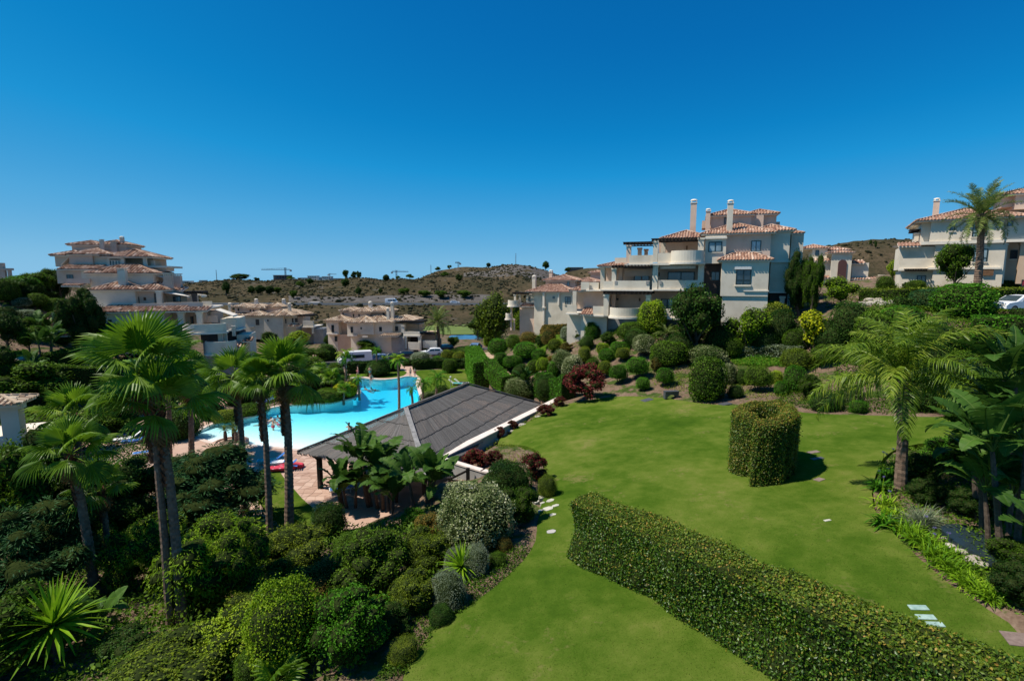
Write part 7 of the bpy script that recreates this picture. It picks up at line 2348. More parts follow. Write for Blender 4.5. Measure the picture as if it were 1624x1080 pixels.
# short turf blades on the near lawn
def turf():
    rg = np.random.default_rng(404)
    n = 190000
    Y = 7+rg.random(n)**1.25*16; X = rg.uniform(-3, 30, n)
    k = inside(lawn_poly, X, Y) & (np.abs(X/Y) < 1.15) & (X/Y > -.35) & (rg.random(n) < np.clip(1.2-(Y-6)/14, 0, 1))
    X, Y = X[k], Y[k]
    # skip what stands under the long hedge
    Z = np.interp(np.arange(len(X)), np.arange(len(X)), np.concatenate([gz(X[i:i+20000], Y[i:i+20000]) for i in range(0, len(X), 20000)]))+.035
    Pp = np.stack([X, Y, Z], -1)
    O = Pp.mean(0)
    h = rg.uniform(.006, .014, len(X))
    lean = rg.normal(0, .6, (len(X), 2))*h[:, None]
    a = rg.uniform(0, 6.28, len(X)); w = .006*(1+Y/20)
    sd = np.stack([np.cos(a)*w, np.sin(a)*w, np.zeros(len(X))], -1)
    tip = np.stack([lean[:, 0], lean[:, 1], h], -1)
    v = np.empty((len(X), 4, 3))
    v[:, 0] = Pp-O-sd; v[:, 1] = Pp-O+sd; v[:, 2] = Pp-O+tip+sd*.25; v[:, 3] = Pp-O+tip-sd*.25
    patch = .5+.22*np.sin(X*.7+np.sin(Y*.5)*1.5)*np.sin(Y*.6+1)
    t = np.clip(rg.normal(.38, .2, len(X))+(patch-.5), 0, 1)
    tag(link('turf_grass', np_mesh('turf_grass', v.reshape(-1, 3), np.arange(len(X)*4).reshape(-1, 4), t, L['turf']), None, tuple(O)), kind='stuff')
turf()
# ---------------------------------------------------------------- heart shaped topiary
def heart_topiary():
    rg = np.random.default_rng(88)
    base = on_ground(1208, 772)
    m = m_per_px(base)
    pL, pR = on_ground(1156, 738), on_ground(1262, 748)
    W = 115*m
    cen = Vector((base.x-.22+W*.74*.465, base.y+W*.74*.885, 0))
    # outline of a ring open at the near left: the two arms curl towards one another
    th = W*.185
    path = []
    for i, a in enumerate(np.linspace(radians(258), radians(-101), 50)):
        u = (i/49)**.8
        lx, ly = cos(a)*W*(.27+.13*u), sin(a)*W*(.32+.35*u)
        path.append((cen.x+lx*.885+ly*.465, cen.y-lx*.465+ly*.885))
    o = hedge_block('heart_hedge', path, th, 3.05, L['hedge'], L['hedge_lit_top'], 'heart shaped clipped topiary hedge standing on the lawn', dens=900, ls=.066, seed=19, cat='topiary', round_top=.22, wob=.06)
    return o
heart_topiary()

# ---------------------------------------------------------------- fan palms
PLG = 'tall fan palms beside the pool'
fan_palm(270, 992, 229, 592, 98, 'left trunk of the twin tall fan palms', PLG, 13, 3, rpx=17)
fan_palm(289, 990, 252, 652, 92, 'right trunk of the twin tall fan palms', PLG, 12, 5, rpx=21, up=.8)
fan_palm(153, 952, 112, 722, 66, 'leaning fan palm left of the twins', PLG, 14, 7, rpx=20)
fan_palm(174, 922, 160, 778, 54, 'short fan palm with a small crown beside the leaning one', PLG, 13, 9, rpx=14)
fan_palm(388, 812, 373, 600, 54, 'slender fan palm, leftmost of three in front of the pool', PLG, 14, 11, rpx=15)
fan_palm(428, 870, 412, 608, 48, 'middle one of three fan palms in front of the pool', PLG, 12, 13, rpx=14, up=.8)
fan_palm(458, 862, 450, 598, 70, 'rightmost and fullest of three fan palms in front of the pool', PLG, 15, 15, rpx=19)
fan_palm(303, 738, 300, 606, 54, 'fan palm standing farther back, left of the pool tip', PLG, 15, 17, rpx=12)
fan_palm(268, 730, 262, 566, 58, 'far fan palm crown showing above the twins', PLG, 15, 19, rpx=12)
fan_palm(130, 790, 118, 660, 56, 'fan palm crown at the left above the near pavilion', PLG, 14, 21, rpx=14)
fan_palm(640, 622, 636, 596, 30, 'low fan palm', None, 14, 23, lib=FAN_LO, rpx=5, skirt=False) if False else None

# ---------------------------------------------------------------- feather palms
bq = place(1428, 783)
tq = at_Y(1432, 606, bq.y)
dvq = tq-bq
spec = [(radians(178), .65), (radians(-2), .95), (radians(15), .75), (radians(-88), .2), (radians(-95), 1.0), (radians(200), .35), (radians(150), .9), (radians(60), .9), (radians(-50), .8), (radians(230), .75), (radians(100), .95), (radians(-20), .2), (radians(-135), .15), (radians(120), .3)]
feather_palm(bq, dvq, 'feathery queen palm standing alone at the right of the lawn', None, QUEEN, 24, 3.6, .19, 41, 'queen_palm', (85, 0), specific=spec)
bq = place(1549, 470); tq = at_Y(1557, 342, bq.y)
feather_palm(bq, tq-bq, 'tall date palm before the right hand villa, crown above its roof', None, DATE, 42, 3.75, .3, 43, 'date_palm', (88, -28))
bq = place(697, 560); tq = at_Y(694, 510, bq.y)
feather_palm(bq, tq-bq, 'date palm beside the round fronted villa, towards the pond', None, DATE, 34, 3.9, .3, 45, 'date_palm', (85, -25))
SP = 'slender palms around the pool'
for (bx, by, tx, ty, Lf, lb, lib, sd_) in [(633, 656, 631, 572, 2.0, 'slender lone palm with a lime crown rising before the pool', SLIM, 51), (548, 622, 548, 566, 2.6, 'slender palm with yellow green crown on the garden island', SLIM, 52), (570, 630, 568, 602, 1.5, 'short feather palm on the island edge', SLIM, 53),
                                       (598, 596, 597, 556, 1.7, 'blue green spiky palm before the parked cars', SLIM[1:], 54), (668, 650, 672, 608, 2.1, 'first of two drooping palms at the pool edge behind the thatched roof', SLIM[1:], 55), (688, 652, 694, 600, 2.3, 'second of two drooping palms at the pool edge behind the thatched roof', SLIM[1:], 56), (655, 645, 652, 618, 1.3, 'small palm leaning over the pool edge', SLIM[1:], 57), (612, 594, 610, 570, 1.5, 'palm among shrubs beyond the far pool edge', SLIM, 58)]:
    b_ = place(bx, by); t_ = at_Y(tx, ty, b_.y)
    feather_palm(b_, t_-b_, lb, SP, lib, 16, Lf, .13, sd_, 'slender_palm', (80, -20), boots=False)
for (bx, by, tx, ty, cr, lb, sd_) in [(612+0, 640, 610, 610, 0, '', 0)]:
    pass
for (bx, by, tx, ty, cr, lb, sd_) in [(527, 628, 526, 600, 22, 'low fan palm in the middle of the garden island', 61), (508, 622, 508, 590, 20, 'fan palm at the left of the garden island', 62), (545, 636, 545, 618, 16, 'smallest fan palm at the island front', 63)]:
    fan_palm(bx, by, tx, ty, cr, lb, 'fan palms on the garden island', 14, sd_, lib=FAN_LO, rpx=5, skirt=False, boot=.2)
# island planting and pool side shrubs
IG = 'shrubs around the pool'
for (cx, by, w, hh, k, lb) in [(286, 694, 58, 40, 'dark', 'dark shrub on the terrace between the far fan palms'), (262, 672, 54, 34, 'mid', 'green shrub behind the twin palm crowns by the terrace'), (318, 650, 50, 34, 'mid', 'green shrub left of the pool tip behind the far palm'), (240, 650, 60, 34, 'dark', 'dark shrub at the far left of the pool terrace'), (480, 640, 40, 18, 'olive', 'low olive shrub at the front of the island left part'), (520, 637, 44, 20, 'mid', 'low green shrub at the front middle of the island'), (548, 630, 36, 24, 'yellow', 'yellow flowering shrub near the island tip'), (500, 618, 50, 30, 'dark', 'dark shrub in the back of the island'), (455, 634, 40, 20, 'mid', 'green shrub at the island by the sunbeds'),
   (530, 612, 44, 26, 'dark', 'dark green shrub behind the island palms'), (560, 618, 18, 18, 'mid', 'small round shrub at the island tip'), (400, 656, 50, 16, 'mid', 'low hedge like shrub left of the pool curve'), (360, 668, 44, 18, 'olive', 'yellow green low shrub at the left pool edge'), (335, 664, 40, 30, 'dark', 'dark shrub behind the left pool edge'), (380, 640, 50, 30, 'dark', 'dark shrub mass behind the left pool curve'),
   (420, 632, 40, 26, 'mid', 'shrub mass left of the island'), (680, 646, 34, 24, 'variegated', 'pale flowered shrub under the drooping palms'), (700, 640, 28, 26, 'dark', 'dark shrub at the foot of the drooping palms'), (600, 596, 36, 22, 'dark', 'dark plant clump before the far hedge'), (455, 612, 46, 34, 'dark', 'dark shrub behind the sunbeds'), (490, 600, 50, 34, 'mid', 'tall shrub behind the island')]:
    bush(cx, by, w, hh, k, lb, IG)
# beyond the pool: hedges and round shrubs by the car park
FH = 'shrubs by the car park'
hedge_px('box_hedge', [(552, 592), (580, 591), (600, 590), (632, 587)], 1.8, 1.7, 'dark', 'dark box hedge in front of the parked van', dens=40, ls=.28, seed=21)
hedge_px('box_hedge', [(655, 586), (690, 584), (738, 584)], 1.8, 1.5, 'dark', 'dark box hedge in front of the white parked hatchback', dens=40, ls=.28, seed=22)
for (cx, by, w, hh, k, lb) in [(666, 577, 34, 18, 'grey', 'wide pale round shrub by the parked cars'), (693, 577, 18, 12, 'vivid', 'bright small ball right of the wide pale shrub'), (714, 591, 24, 22, 'mid', 'round ball in front of the box hedge'), (710, 568, 22, 13, 'olive', 'yellowish ball behind the box hedge'), (728, 572, 20, 14, 'olive', 'brownish ball beside the yellowish one'),
   (628, 562, 18, 10, 'grey', 'small round shrub behind the parked cars'), (586, 564, 40, 14, 'mid', 'low wide shrub under the round fronted villa'), (532, 594, 24, 18, 'mid', 'round shrub left of the parked van'), (520, 572, 30, 24, 'dark', 'dark shrub left of the island palm'), (558, 558, 16, 14, 'variegated', 'pale round shrub at the peach wall'), (646, 580, 16, 10, 'dark', 'low dark shrub between the two box hedges'), (752, 570, 24, 12, 'mid', 'low shrub before the tall screen hedge'),
   (740, 560, 50, 10, 'mid', 'long low shrub at the golf course edge')]:
    bush(cx, by, w, hh, k, lb, FH)
for (bx, by, w, top, k, lb) in [(580, 562, 42, 534, 'mid', 'leafy tree before the peach wall of the round fronted villa'), (632, 562, 24, 527, 'lime', 'small tree at the terrace of the round fronted villa'), (680, 562, 24, 542, 'vivid', 'bright bushy tree by the terrace wall'), (718, 556, 26, 530, 'mid', 'round tree beside the pond bank'), (612, 560, 20, 532, 'dark', 'dark tree in the corner of the round fronted villa'), (520, 556, 18, 528, 'dark', 'dark tree between the two far villas'),
   (429, 556, 30, 523, 'dark', 'big round clipped tree on a stem before the far white villa'), (388, 535, 20, 506, 'lime', 'yellow green shrub tree left of the far white villa'), (382, 508, 7, 476, 'dark', 'thin dark cypress left of the far white villa'), (415, 528, 6, 510, 'dark', 'thin dark cypress before the far white villa'), (470, 560, 50, 520, 'lime', 'light green feathery tree behind the fan palms'), (440, 585, 60, 555, 'dark', 'dark tree mass behind the fan palms'), (500, 580, 50, 548, 'mid', 'green tree behind the yellow green island palm'), (372, 560, 26, 532, 'mid', 'small tree at the foot of the terraced block')]:
    tree(bx, by, w, top, k, lb, 'trees beyond the pool', trunk=.12 if w > 10 else .02)
# left slope: trees, shrubs, hedges
tree(132, 565, 66, 444, 'dark', 'tall dark dense tree before the terraced block', trunk=.0, lib=LOOSE)
tree(185, 575, 78, 498, 'vivid', 'clipped cloud pine before the lowest wall of the terraced block', trunk=.25)
for (bx, by, w, top, k, lb) in [(60, 470, 46, 425, 'mid', 'bright leafy tree on the left skyline'), (82, 470, 34, 418, 'mid', 'leafy tree at the left end of the terraced block roof'), (12, 560, 60, 488, 'dark', 'dark tree at the left edge above the lawn terrace'), (46, 560, 44, 510, 'mid', 'leafy tree above the lawn terrace'), (5, 620, 50, 540, 'dark', 'dark tree at the left edge below the lawn terrace'), (18, 475, 54, 440, 'mid', 'rounded tree below the open pier on the left skyline'), (42, 470, 50, 432, 'vivid', 'bright rounded tree on the left skyline between the pier and the terraced block'), (96, 478, 34, 428, 'dark', 'dark tree touching the left end of the terraced block')]:
    tree(bx, by, w, top, k, lb, 'trees on the left slope', trunk=.1)
LG = 'shrubs on the left slope'
for (cx, by, w, hh, k, lb) in [(32, 458, 40, 20, 'vivid', 'upper bright green dome on the left skyline'), (40, 470, 46, 24, 'dark', 'dark green dome below the bright one on the left slope'), (58, 486, 34, 20, 'mid', 'green dome in the middle of the left slope'), (36, 488, 26, 14, 'grey', 'grey tuft left of the green dome on the slope'), (40, 512, 40, 20, 'grey', 'wide grey lavender like shrub on the left slope'), (10, 480, 36, 36, 'mid', 'green shrub at the left edge of the slope'), (88, 495, 36, 20, 'mid', 'shrub beside the tall dark tree'), (100, 545, 30, 18, 'mid', 'low shrub at the foot of the terraced block'), (90, 470, 34, 24, 'dark', 'dark shrub under the skyline trees'), (30, 530, 50, 24, 'mid', 'green shrub below the grey lavender like one'), (10, 520, 34, 30, 'dark', 'dark shrub at the edge below the skyline'), (65, 530, 30, 22, 'dark', 'dark shrub right of the lawn terrace trees')]:
    bush(cx, by, w, hh, k, lb, LG)
ground_cover('ground_cover', [(0, 450), (0, 560), (50, 552), (120, 545), (160, 560), (90, 470), (40, 440)], 12000, '', .3, L['mid'], 11, .9)
ground_cover('ground_cover', [(150, 575), (330, 575), (420, 575), (500, 590), (430, 610), (300, 640), (200, 640)], 14000, '', .28, L['dark'], 12, 1.0)
hedge_px('tall_hedge', [(0, 622), (60, 622), (120, 622), (190, 626)], 1.8, 2.7, 'dark', 'tall dark hedge in shade below the terraced block', dens=90, ls=.18, seed=25, top='mid')
hedge_px('tall_hedge', [(70, 585), (110, 580), (165, 575)], 1.6, 1.5, 'mid', 'lit hedge top behind the tall dark hedge', dens=90, ls=.18, seed=26, top='mid')
hedge_px('clipped_hedge', [(20, 476), (60, 474), (95, 473)], 1.2, .8, 'dark', 'dark thin hedge line across the left slope', dens=60, ls=.2, seed=27)
paddle_plant(place(72, 540), 2, 'upper blue green paddle leaved plant on the left slope', PG, 71, scale=1.0, hgt=(1.2, 2.6), per=8, spread=.5)
paddle_plant(place(70, 570), 3, 'lower blue green paddle leaved plant on the left slope', PG, 72, scale=1.0, hgt=(.8, 2.4), per=8, spread=.6)
paddle_plant(place(50, 610), 2, 'flowering paddle leaved plant before the tall dark hedge', PG, 73, scale=.9, hgt=(1.2, 2.8), per=7, spread=.5)

# ---------------------------------------------------------------- right foreground bed
RGp = 'yellow green strap plants edging the right bed'
for i, (px, py, w) in enumerate([(1402, 806, 44), (1418, 828, 48), (1440, 850, 48), (1455, 862, 48), (1470, 866, 46), (1478, 884, 50), (1495, 900, 48), (1503, 888, 46), (1514, 915, 48), (1532, 912, 46), (1536, 932, 48), (1554, 946, 48), (1574, 955, 44)]):
    clump(px, py, w*1.25, STRAP_G, ['first','second','third','fourth','fifth','sixth','seventh','eighth','ninth','tenth','eleventh','twelfth','last'][i]+' strap leaved plant of the row edging the right bed, counted from the queen palm', group=RGp, name='strap_plant')
for i, (px, py, w, lb) in enumerate([(1398, 778, 44, 'agapanthus clump left of the queen palm foot'), (1412, 760, 40, 'agapanthus clump behind the queen palm foot'), (1405, 835, 50, 'dark strap clump where the lawn corner turns')]):
    clump(px, py, w*1.2, STRAP_A, lb, group='agapanthus clumps by the palm', name='agapanthus')
clump(1462, 838, 74, STRAP_F, 'fine pale ornamental grass right of the queen palm trunk', name='grass_clump')
# agapanthus flowers on tall stalks
FLW = crown_mesh('flower_head', 301, 6, 160, .22, L['flower'], 1, .5, (.3, .4), core=False)
for i, (px, py, hpx) in enumerate([(1396, 765, 50), (1400, 770, 52), (1410, 765, 55), (1404, 772, 30), (1390, 775, 30), (1398, 785, 30), (1408, 800, 22), (1465, 845, 28), (1478, 870, 25), (1500, 872, 28), (1478, 858, 22)]):
    p = place(px, py); m = m_per_px(p)
    e = empty('agapanthus_flower', p, 0, 'violet agapanthus flower head on a thin stalk by the queen palm', 'flower', 'agapanthus flowers')
    MB().tube([(0, 0, 0), (.02, 0, hpx*m*.5), (.05, .02, hpx*m)], [.012, .01, .008], 5).build('stalk', L['strap'], e)
    link('flower_head', FLW, e, (.05, .02, hpx*m-.09), (0, 0, i), (.085, .085, .085))
for (cx, by, w, hh, k, lb) in [(1455, 770, 70, 60, 'mid', 'leafy shrub right of the queen palm trunk'), (1510, 745, 90, 60, 'vivid', 'leafy bright shrub behind the big paddle leaved plants'), (1470, 800, 60, 46, 'dark', 'dark shrub in the shade right of the palm foot'), (1560, 700, 100, 70, 'mid', 'shrub at the back right corner of the bed'), (1620, 720, 110, 90, 'dark', 'dark shrub at the right edge behind the paddle leaves'), (1540, 820, 70, 50, 'dark', 'dark shrub under the paddle leaved trunks'), (1620, 960, 90, 80, 'dark', 'dark shrub at the right edge above the lawn'), (1600, 900, 80, 60, 'mid', 'shrub below the leaning trunks')]:
    bush(cx, by, w, hh, k, lb, 'shrubs in the right bed', lib=LOOSE, cat='shrub', name='leafy_shrub')
RP = 'big paddle leaved plants at the right'
for (px, py, hg, sc, lb, sd_, nst, per) in [(1575, 850, 2.2, .78, 'leaning paddle leaved plant over the little pond', 81, 2, 13), (1600, 880, 1.9, .78, 'paddle leaved plant with a yellowed leaf at the right', 82, 2, 13), (1620, 800, 4.4, .98, 'tallest blue green paddle leaved plant at the right edge', 83, 4, 11), (1592, 765, 3.0, .95, 'paddle leaved plant behind the tallest at the right', 84, 4, 11), (1545, 775, 1.3, .75, 'paddle leaved plant nearest the queen palm', 85, 2, 11), (1612, 900, 3.4, .95, 'tall paddle leaved plant leaning in front of the dark shrubs at the right', 87, 2, 12), (1566, 830, 2.8, .9, 'paddle leaved plant between the little pond and the tallest one', 88, 2, 12), (1625, 930, 1.2, .8, 'low paddle leaved plant at the right edge', 86, 2, 9)]:
    paddle_plant(place(px, py), nst, lb, RP, sd_, scale=sc, hgt=(hg/sc*.7, hg/sc*1.05), per=per, spread=.55)
ground_cover('ground_cover', [(1392, 740), (1440, 715), (1560, 705), (1660, 760), (1660, 990), (1560, 958), (1470, 892), (1405, 812)], 15000, '', .11, L['mid'], 13, .45)
# small pond with rim stones
pp = smooth_poly(pxpoly([(1490, 850), (1520, 842), (1560, 850), (1590, 880), (1575, 905), (1545, 890), (1510, 872)]), .3)
zp = min(gz1(a, c) for a, c in pp)+.12
MB().prism(pp, zp-.2, zp+.22).build('garden_pond', flat_mat('dark_pond_water', (.018, .03, .035), .22, 0, .3))
tag(bpy.data.objects['garden_pond'], kind='structure')
for i, (px, py, w) in enumerate([(1508, 872, 16), (1524, 882, 18), (1540, 894, 22), (1556, 903, 18), (1500, 862, 12)]):
    p = place(px, py); m = m_per_px(p)
    rg = np.random.default_rng(700+i); fn = lobes(rg, 6, .14, 1.5, 5)
    cv = CS4[0]*fn(CS4[0])[:, None]*np.array([w*m*.6, w*m*.45, w*m*.25])
    tag(link('rim_stone', np_mesh('rim_stone', cv, CS4[1], np.full(len(CS4[1]), .5), M['rock']), None, p+Vector((0, 0, .15))), ['second', 'third', 'fourth, largest', 'lowest', 'uppermost'][i]+' pale rounded stone on the rim of the little pond', 'stone', 'stones on the pond rim')
# ---------------------------------------------------------------- far hills: scrub, trees, cranes, buildings
def scrub():
    rg = np.random.default_rng(91)
    parts = []
    s6 = cube_sphere(2)
    n = 8500
    px = rg.uniform(230, 960, n); Y = 236+rg.random(n)**.8*190
    n3 = 2600
    px = np.concatenate([px, rg.uniform(230, 960, n3)]); Y = np.concatenate([Y, rg.uniform(172, 224, n3)])
    n2 = 260
    px = np.concatenate([px, rg.uniform(1270, 1480, n2)]); Y = np.concatenate([Y, rg.uniform(240, 300, n2)])
    dens = np.sin(px*.05)*np.sin(Y*.06+px*.02)+rg.normal(0, .6, len(px))
    k = dens > -.1
    px, Y = px[k], Y[k]
    for a, y in zip(px, Y):
        p = hill_at(a, y)
        r = rg.uniform(.25, .85)*(1.6 if rg.random() < .06 else 1)
        v = s6[0]*(1+rg.normal(0, .18, (len(s6[0]), 1)))*np.array([r, r, r*.75])+np.array([p.x, p.y, p.z+r*.3])
        parts.append((v, s6[1], np.full(len(s6[1]), np.clip(rg.normal(.4, .25), 0, 1))))
    V, Fq, T = join(parts)
    tag(link('hill_scrub', np_mesh('hill_scrub', V, Fq, T, L['scrub'])), kind='stuff')
scrub()
FT = 'trees on the far hills'
ORD = ['leftmost', 'second', 'third', 'fourth', 'fifth', 'sixth', 'seventh', 'eighth', 'ninth', 'tenth', 'eleventh', 'twelfth', 'thirteenth', 'fourteenth', 'fifteenth', 'sixteenth', 'seventeenth']
cnt_ = {}
for i, (px, Y, hpx, wpx, k) in enumerate(sorted([(549, 385, 16, 12, 'mid'), (561, 380, 12, 9, 'dark'), (569, 380, 13, 9, 'dark'), (612, 388, 10, 10, 'dark'), (631, 380, 6, 9, 'mid'), (650, 375, 9, 14, 'mid'), (492, 345, 12, 12, 'dark'), (475, 330, 12, 14, 'mid'), (547, 310, 14, 14, 'dark'), (612, 320, 12, 12, 'dark'), (568, 252, 16, 12, 'dark'), (464, 246, 14, 14, 'mid'), (357, 252, 24, 14, 'dark'), (398, 262, 16, 14, 'dark'), (412, 262, 17, 20, 'dark'), (426, 264, 15, 16, 'dark'), (440, 268, 12, 14, 'mid'), (603, 260, 10, 8, 'dark'), (728, 300, 12, 12, 'dark'), (705, 330, 10, 16, 'mid'), (865, 392, 16, 14, 'dark'), (775, 432, 8, 8, 'dark'), (713, 432, 7, 8, 'mid'), (695, 425, 8, 10, 'mid'), (380, 400, 10, 30, 'dark'), (407, 400, 6, 9, 'dark'), (460, 400, 7, 14, 'mid'), (900, 450, 8, 10, 'dark'), (640, 255, 12, 20, 'mid'), (672, 248, 12, 22, 'mid'), (700, 245, 14, 24, 'mid'), (735, 246, 14, 24, 'mid'), (1376, 262, 12, 5, 'dark'), (1384, 255, 14, 4, 'dark')])):
    p = hill_at(px, Y); m = m_per_px(p)
    lb_ = 'on the far skyline' if Y > 370 else ('on the slope above the hill road' if Y > 270 else 'at the foot of the dry hills')
    cnt_[lb_] = cnt_.get(lb_, -1)+1
    e = empty('hill_tree', p, 0, ORD[cnt_[lb_]]+' dark tree'+(' from the left ' if cnt_[lb_] else ' ')+lb_, 'tree', 'dark trees '+lb_)
    Hh, Wd = hpx*m, wpx*m
    link('crown', CROWN[k][i % len(CROWN[k])], e, (0, 0, -Hh*.06), (0, 0, i), (Wd/2*1.1, Wd/2*1.1, Hh*.58))
    MB().tube([(0, 0, -1), (0, 0, Hh*.5)], [.3, .15], 5).build('trunk', M['bark'], e)
def crane(px, base_y, top_y, jib0, jib1, Y, label):
    b_ = at_Y(px, base_y, Y); m = Y/F
    e = empty('tower_crane', b_, 0, label, 'crane', 'tower cranes on the skyline')
    Ht = (base_y-top_y)*m
    mb = MB()
    for sx in (-.5, .5):
        for sy in (-.5, .5): mb.bar((sx, sy, -8), (sx, sy, Ht), .22)
    for i in range(int(Ht/1.5)): mb.bar((-.5, -.5, i*1.5), (.5, -.5, i*1.5+1.5), .12); mb.bar((.5, .5, i*1.5), (-.5, .5, i*1.5+1.5), .12)
    mb.build('mast', M['steel'], e)
    zj = Ht*.86
    x0, x1 = (jib0-px)*m, (jib1-px)*m
    mb = MB(); mb.bar((x0, 0, zj), (x1, 0, zj), .35, .5); mb.bar((x0, 0, zj+1.1), (x1*.3, 0, zj+1.1), .15)
    for i in range(12): 
        t = i/12; mb.bar((x0+(x1-x0)*t, 0, zj), (x0+(x1-x0)*(t+.04), 0, zj+1.0), .12)
    mb.bar((0, 0, Ht), (x0*.8, 0, zj+.3), .1); mb.bar((0, 0, Ht), (x1*.8, 0, zj+.3), .1)
    mb.build('jib', M['steel'], e)
    w = x0 if abs(x0) < abs(x1) else x1
    MB().box(w-.8, w+.8, -.5, .5, zj-1.6, zj-.1).build('counterweight', M['concrete'], e)
crane(453.5, 448, 425, 416, 462, 470, 'tower crane with a long jib beside the unfinished brown block')
crane(629, 446, 429, 622, 648, 470, 'tower crane alone above the middle of the ridge')
crane(523, 444, 434, 521, 534, 620, 'smallest tower crane above the white town')
crane(727, 426, 416, 722, 730, 480, 'tower crane on the right hand hill')
for px, y0, y1, Y, lb in [(344, 447, 428, 420, 'thin mast on the left of the ridge'), (683.5, 435, 420, 440, 'thin mast where the right hill begins'), (818, 420, 402, 400, 'tall thin mast on the hill top')]:
    p = at_Y(px, y0, Y); Ht = (y0-y1)*Y/F
    e = empty('radio_mast', p, 0, lb, 'mast', 'masts on the skyline')
    MB().tube([(0, 0, -3), (0, 0, Ht*.6), (0, 0, Ht)], [.32, .22, .12], 6).build('pole', M['steel'], e)
    mb = MB()
    for k in range(3): mb.bar((-.6, 0, Ht*(.6+.15*k)), (.6, 0, Ht*(.6+.15*k)), .15)
    mb.build('antenna', M['steel'], e)
def far_block(px0, px1, y0, y1, Y, mat, label, nwin=4, floors=2, dep=10):
    a, b_ = at_Y(px0, y1, Y), at_Y(px1, y1, Y); z1 = at_Y(px0, y0, Y).z
    e = empty('far_building', ((a.x+b_.x)/2, Y, a.z), 0, label, 'building', 'buildings on the far ridge')
    w = (b_.x-a.x)/2; Ht = z1-a.z
    MB().box(-w, w, 0, dep, -8, Ht).build('wall', M[mat], e)
    MB().box(-w-.3, w+.3, -.3, dep+.3, Ht+.003, Ht+.4).build('roof', M['concrete'], e)
    for f in range(floors):
        for i in range(nwin):
            c = -w+(i+.5)*2*w/nwin; z = Ht*(f+.3)/floors
            MB().box(c-w/nwin*.5, c+w/nwin*.5, -.06, .1, z, z+Ht/floors*.5).build('window', M['glass'], e)
brown = flat_mat('raw_brick', (.16, .10, .085), .9); M['raw_brick'] = brown
far_block(434, 456, 437, 449, 440, 'raw_brick', 'unfinished brown block on the ridge under the crane', 5, 2)
far_block(474, 492, 441, 447, 600, 'white', 'long white block of the far town, leftmost', 6, 1)
far_block(488, 502, 438, 446, 620, 'white', 'white block of the far town, second from the left', 4, 2)
far_block(500, 512, 440, 446, 640, 'white', 'white block of the far town in the middle', 4, 1)
far_block(511, 524, 439, 447, 610, 'white', 'white block of the far town under the smallest crane', 4, 2)
far_block(522, 536, 442, 448, 600, 'concrete', 'grey white block at the right end of the far town', 4, 1)
far_block(288, 300, 446, 452, 640, 'white', 'pale far building beside the terraced block', 3, 1)
far_block(302, 316, 448, 452, 640, 'white', 'second pale far building right of the terraced block', 3, 1)
far_block(316, 322, 445, 451, 640, 'white', 'small pale far building on the left of the ridge', 2, 1)
far_block(902, 925, 424.5, 428, 540, 'raw_brick', 'low dark building on the hill behind the small villa', 6, 1)
far_block(490, 505, 481, 485, 232, 'concrete', 'low flat shed by the hill road', 3, 1, 4)

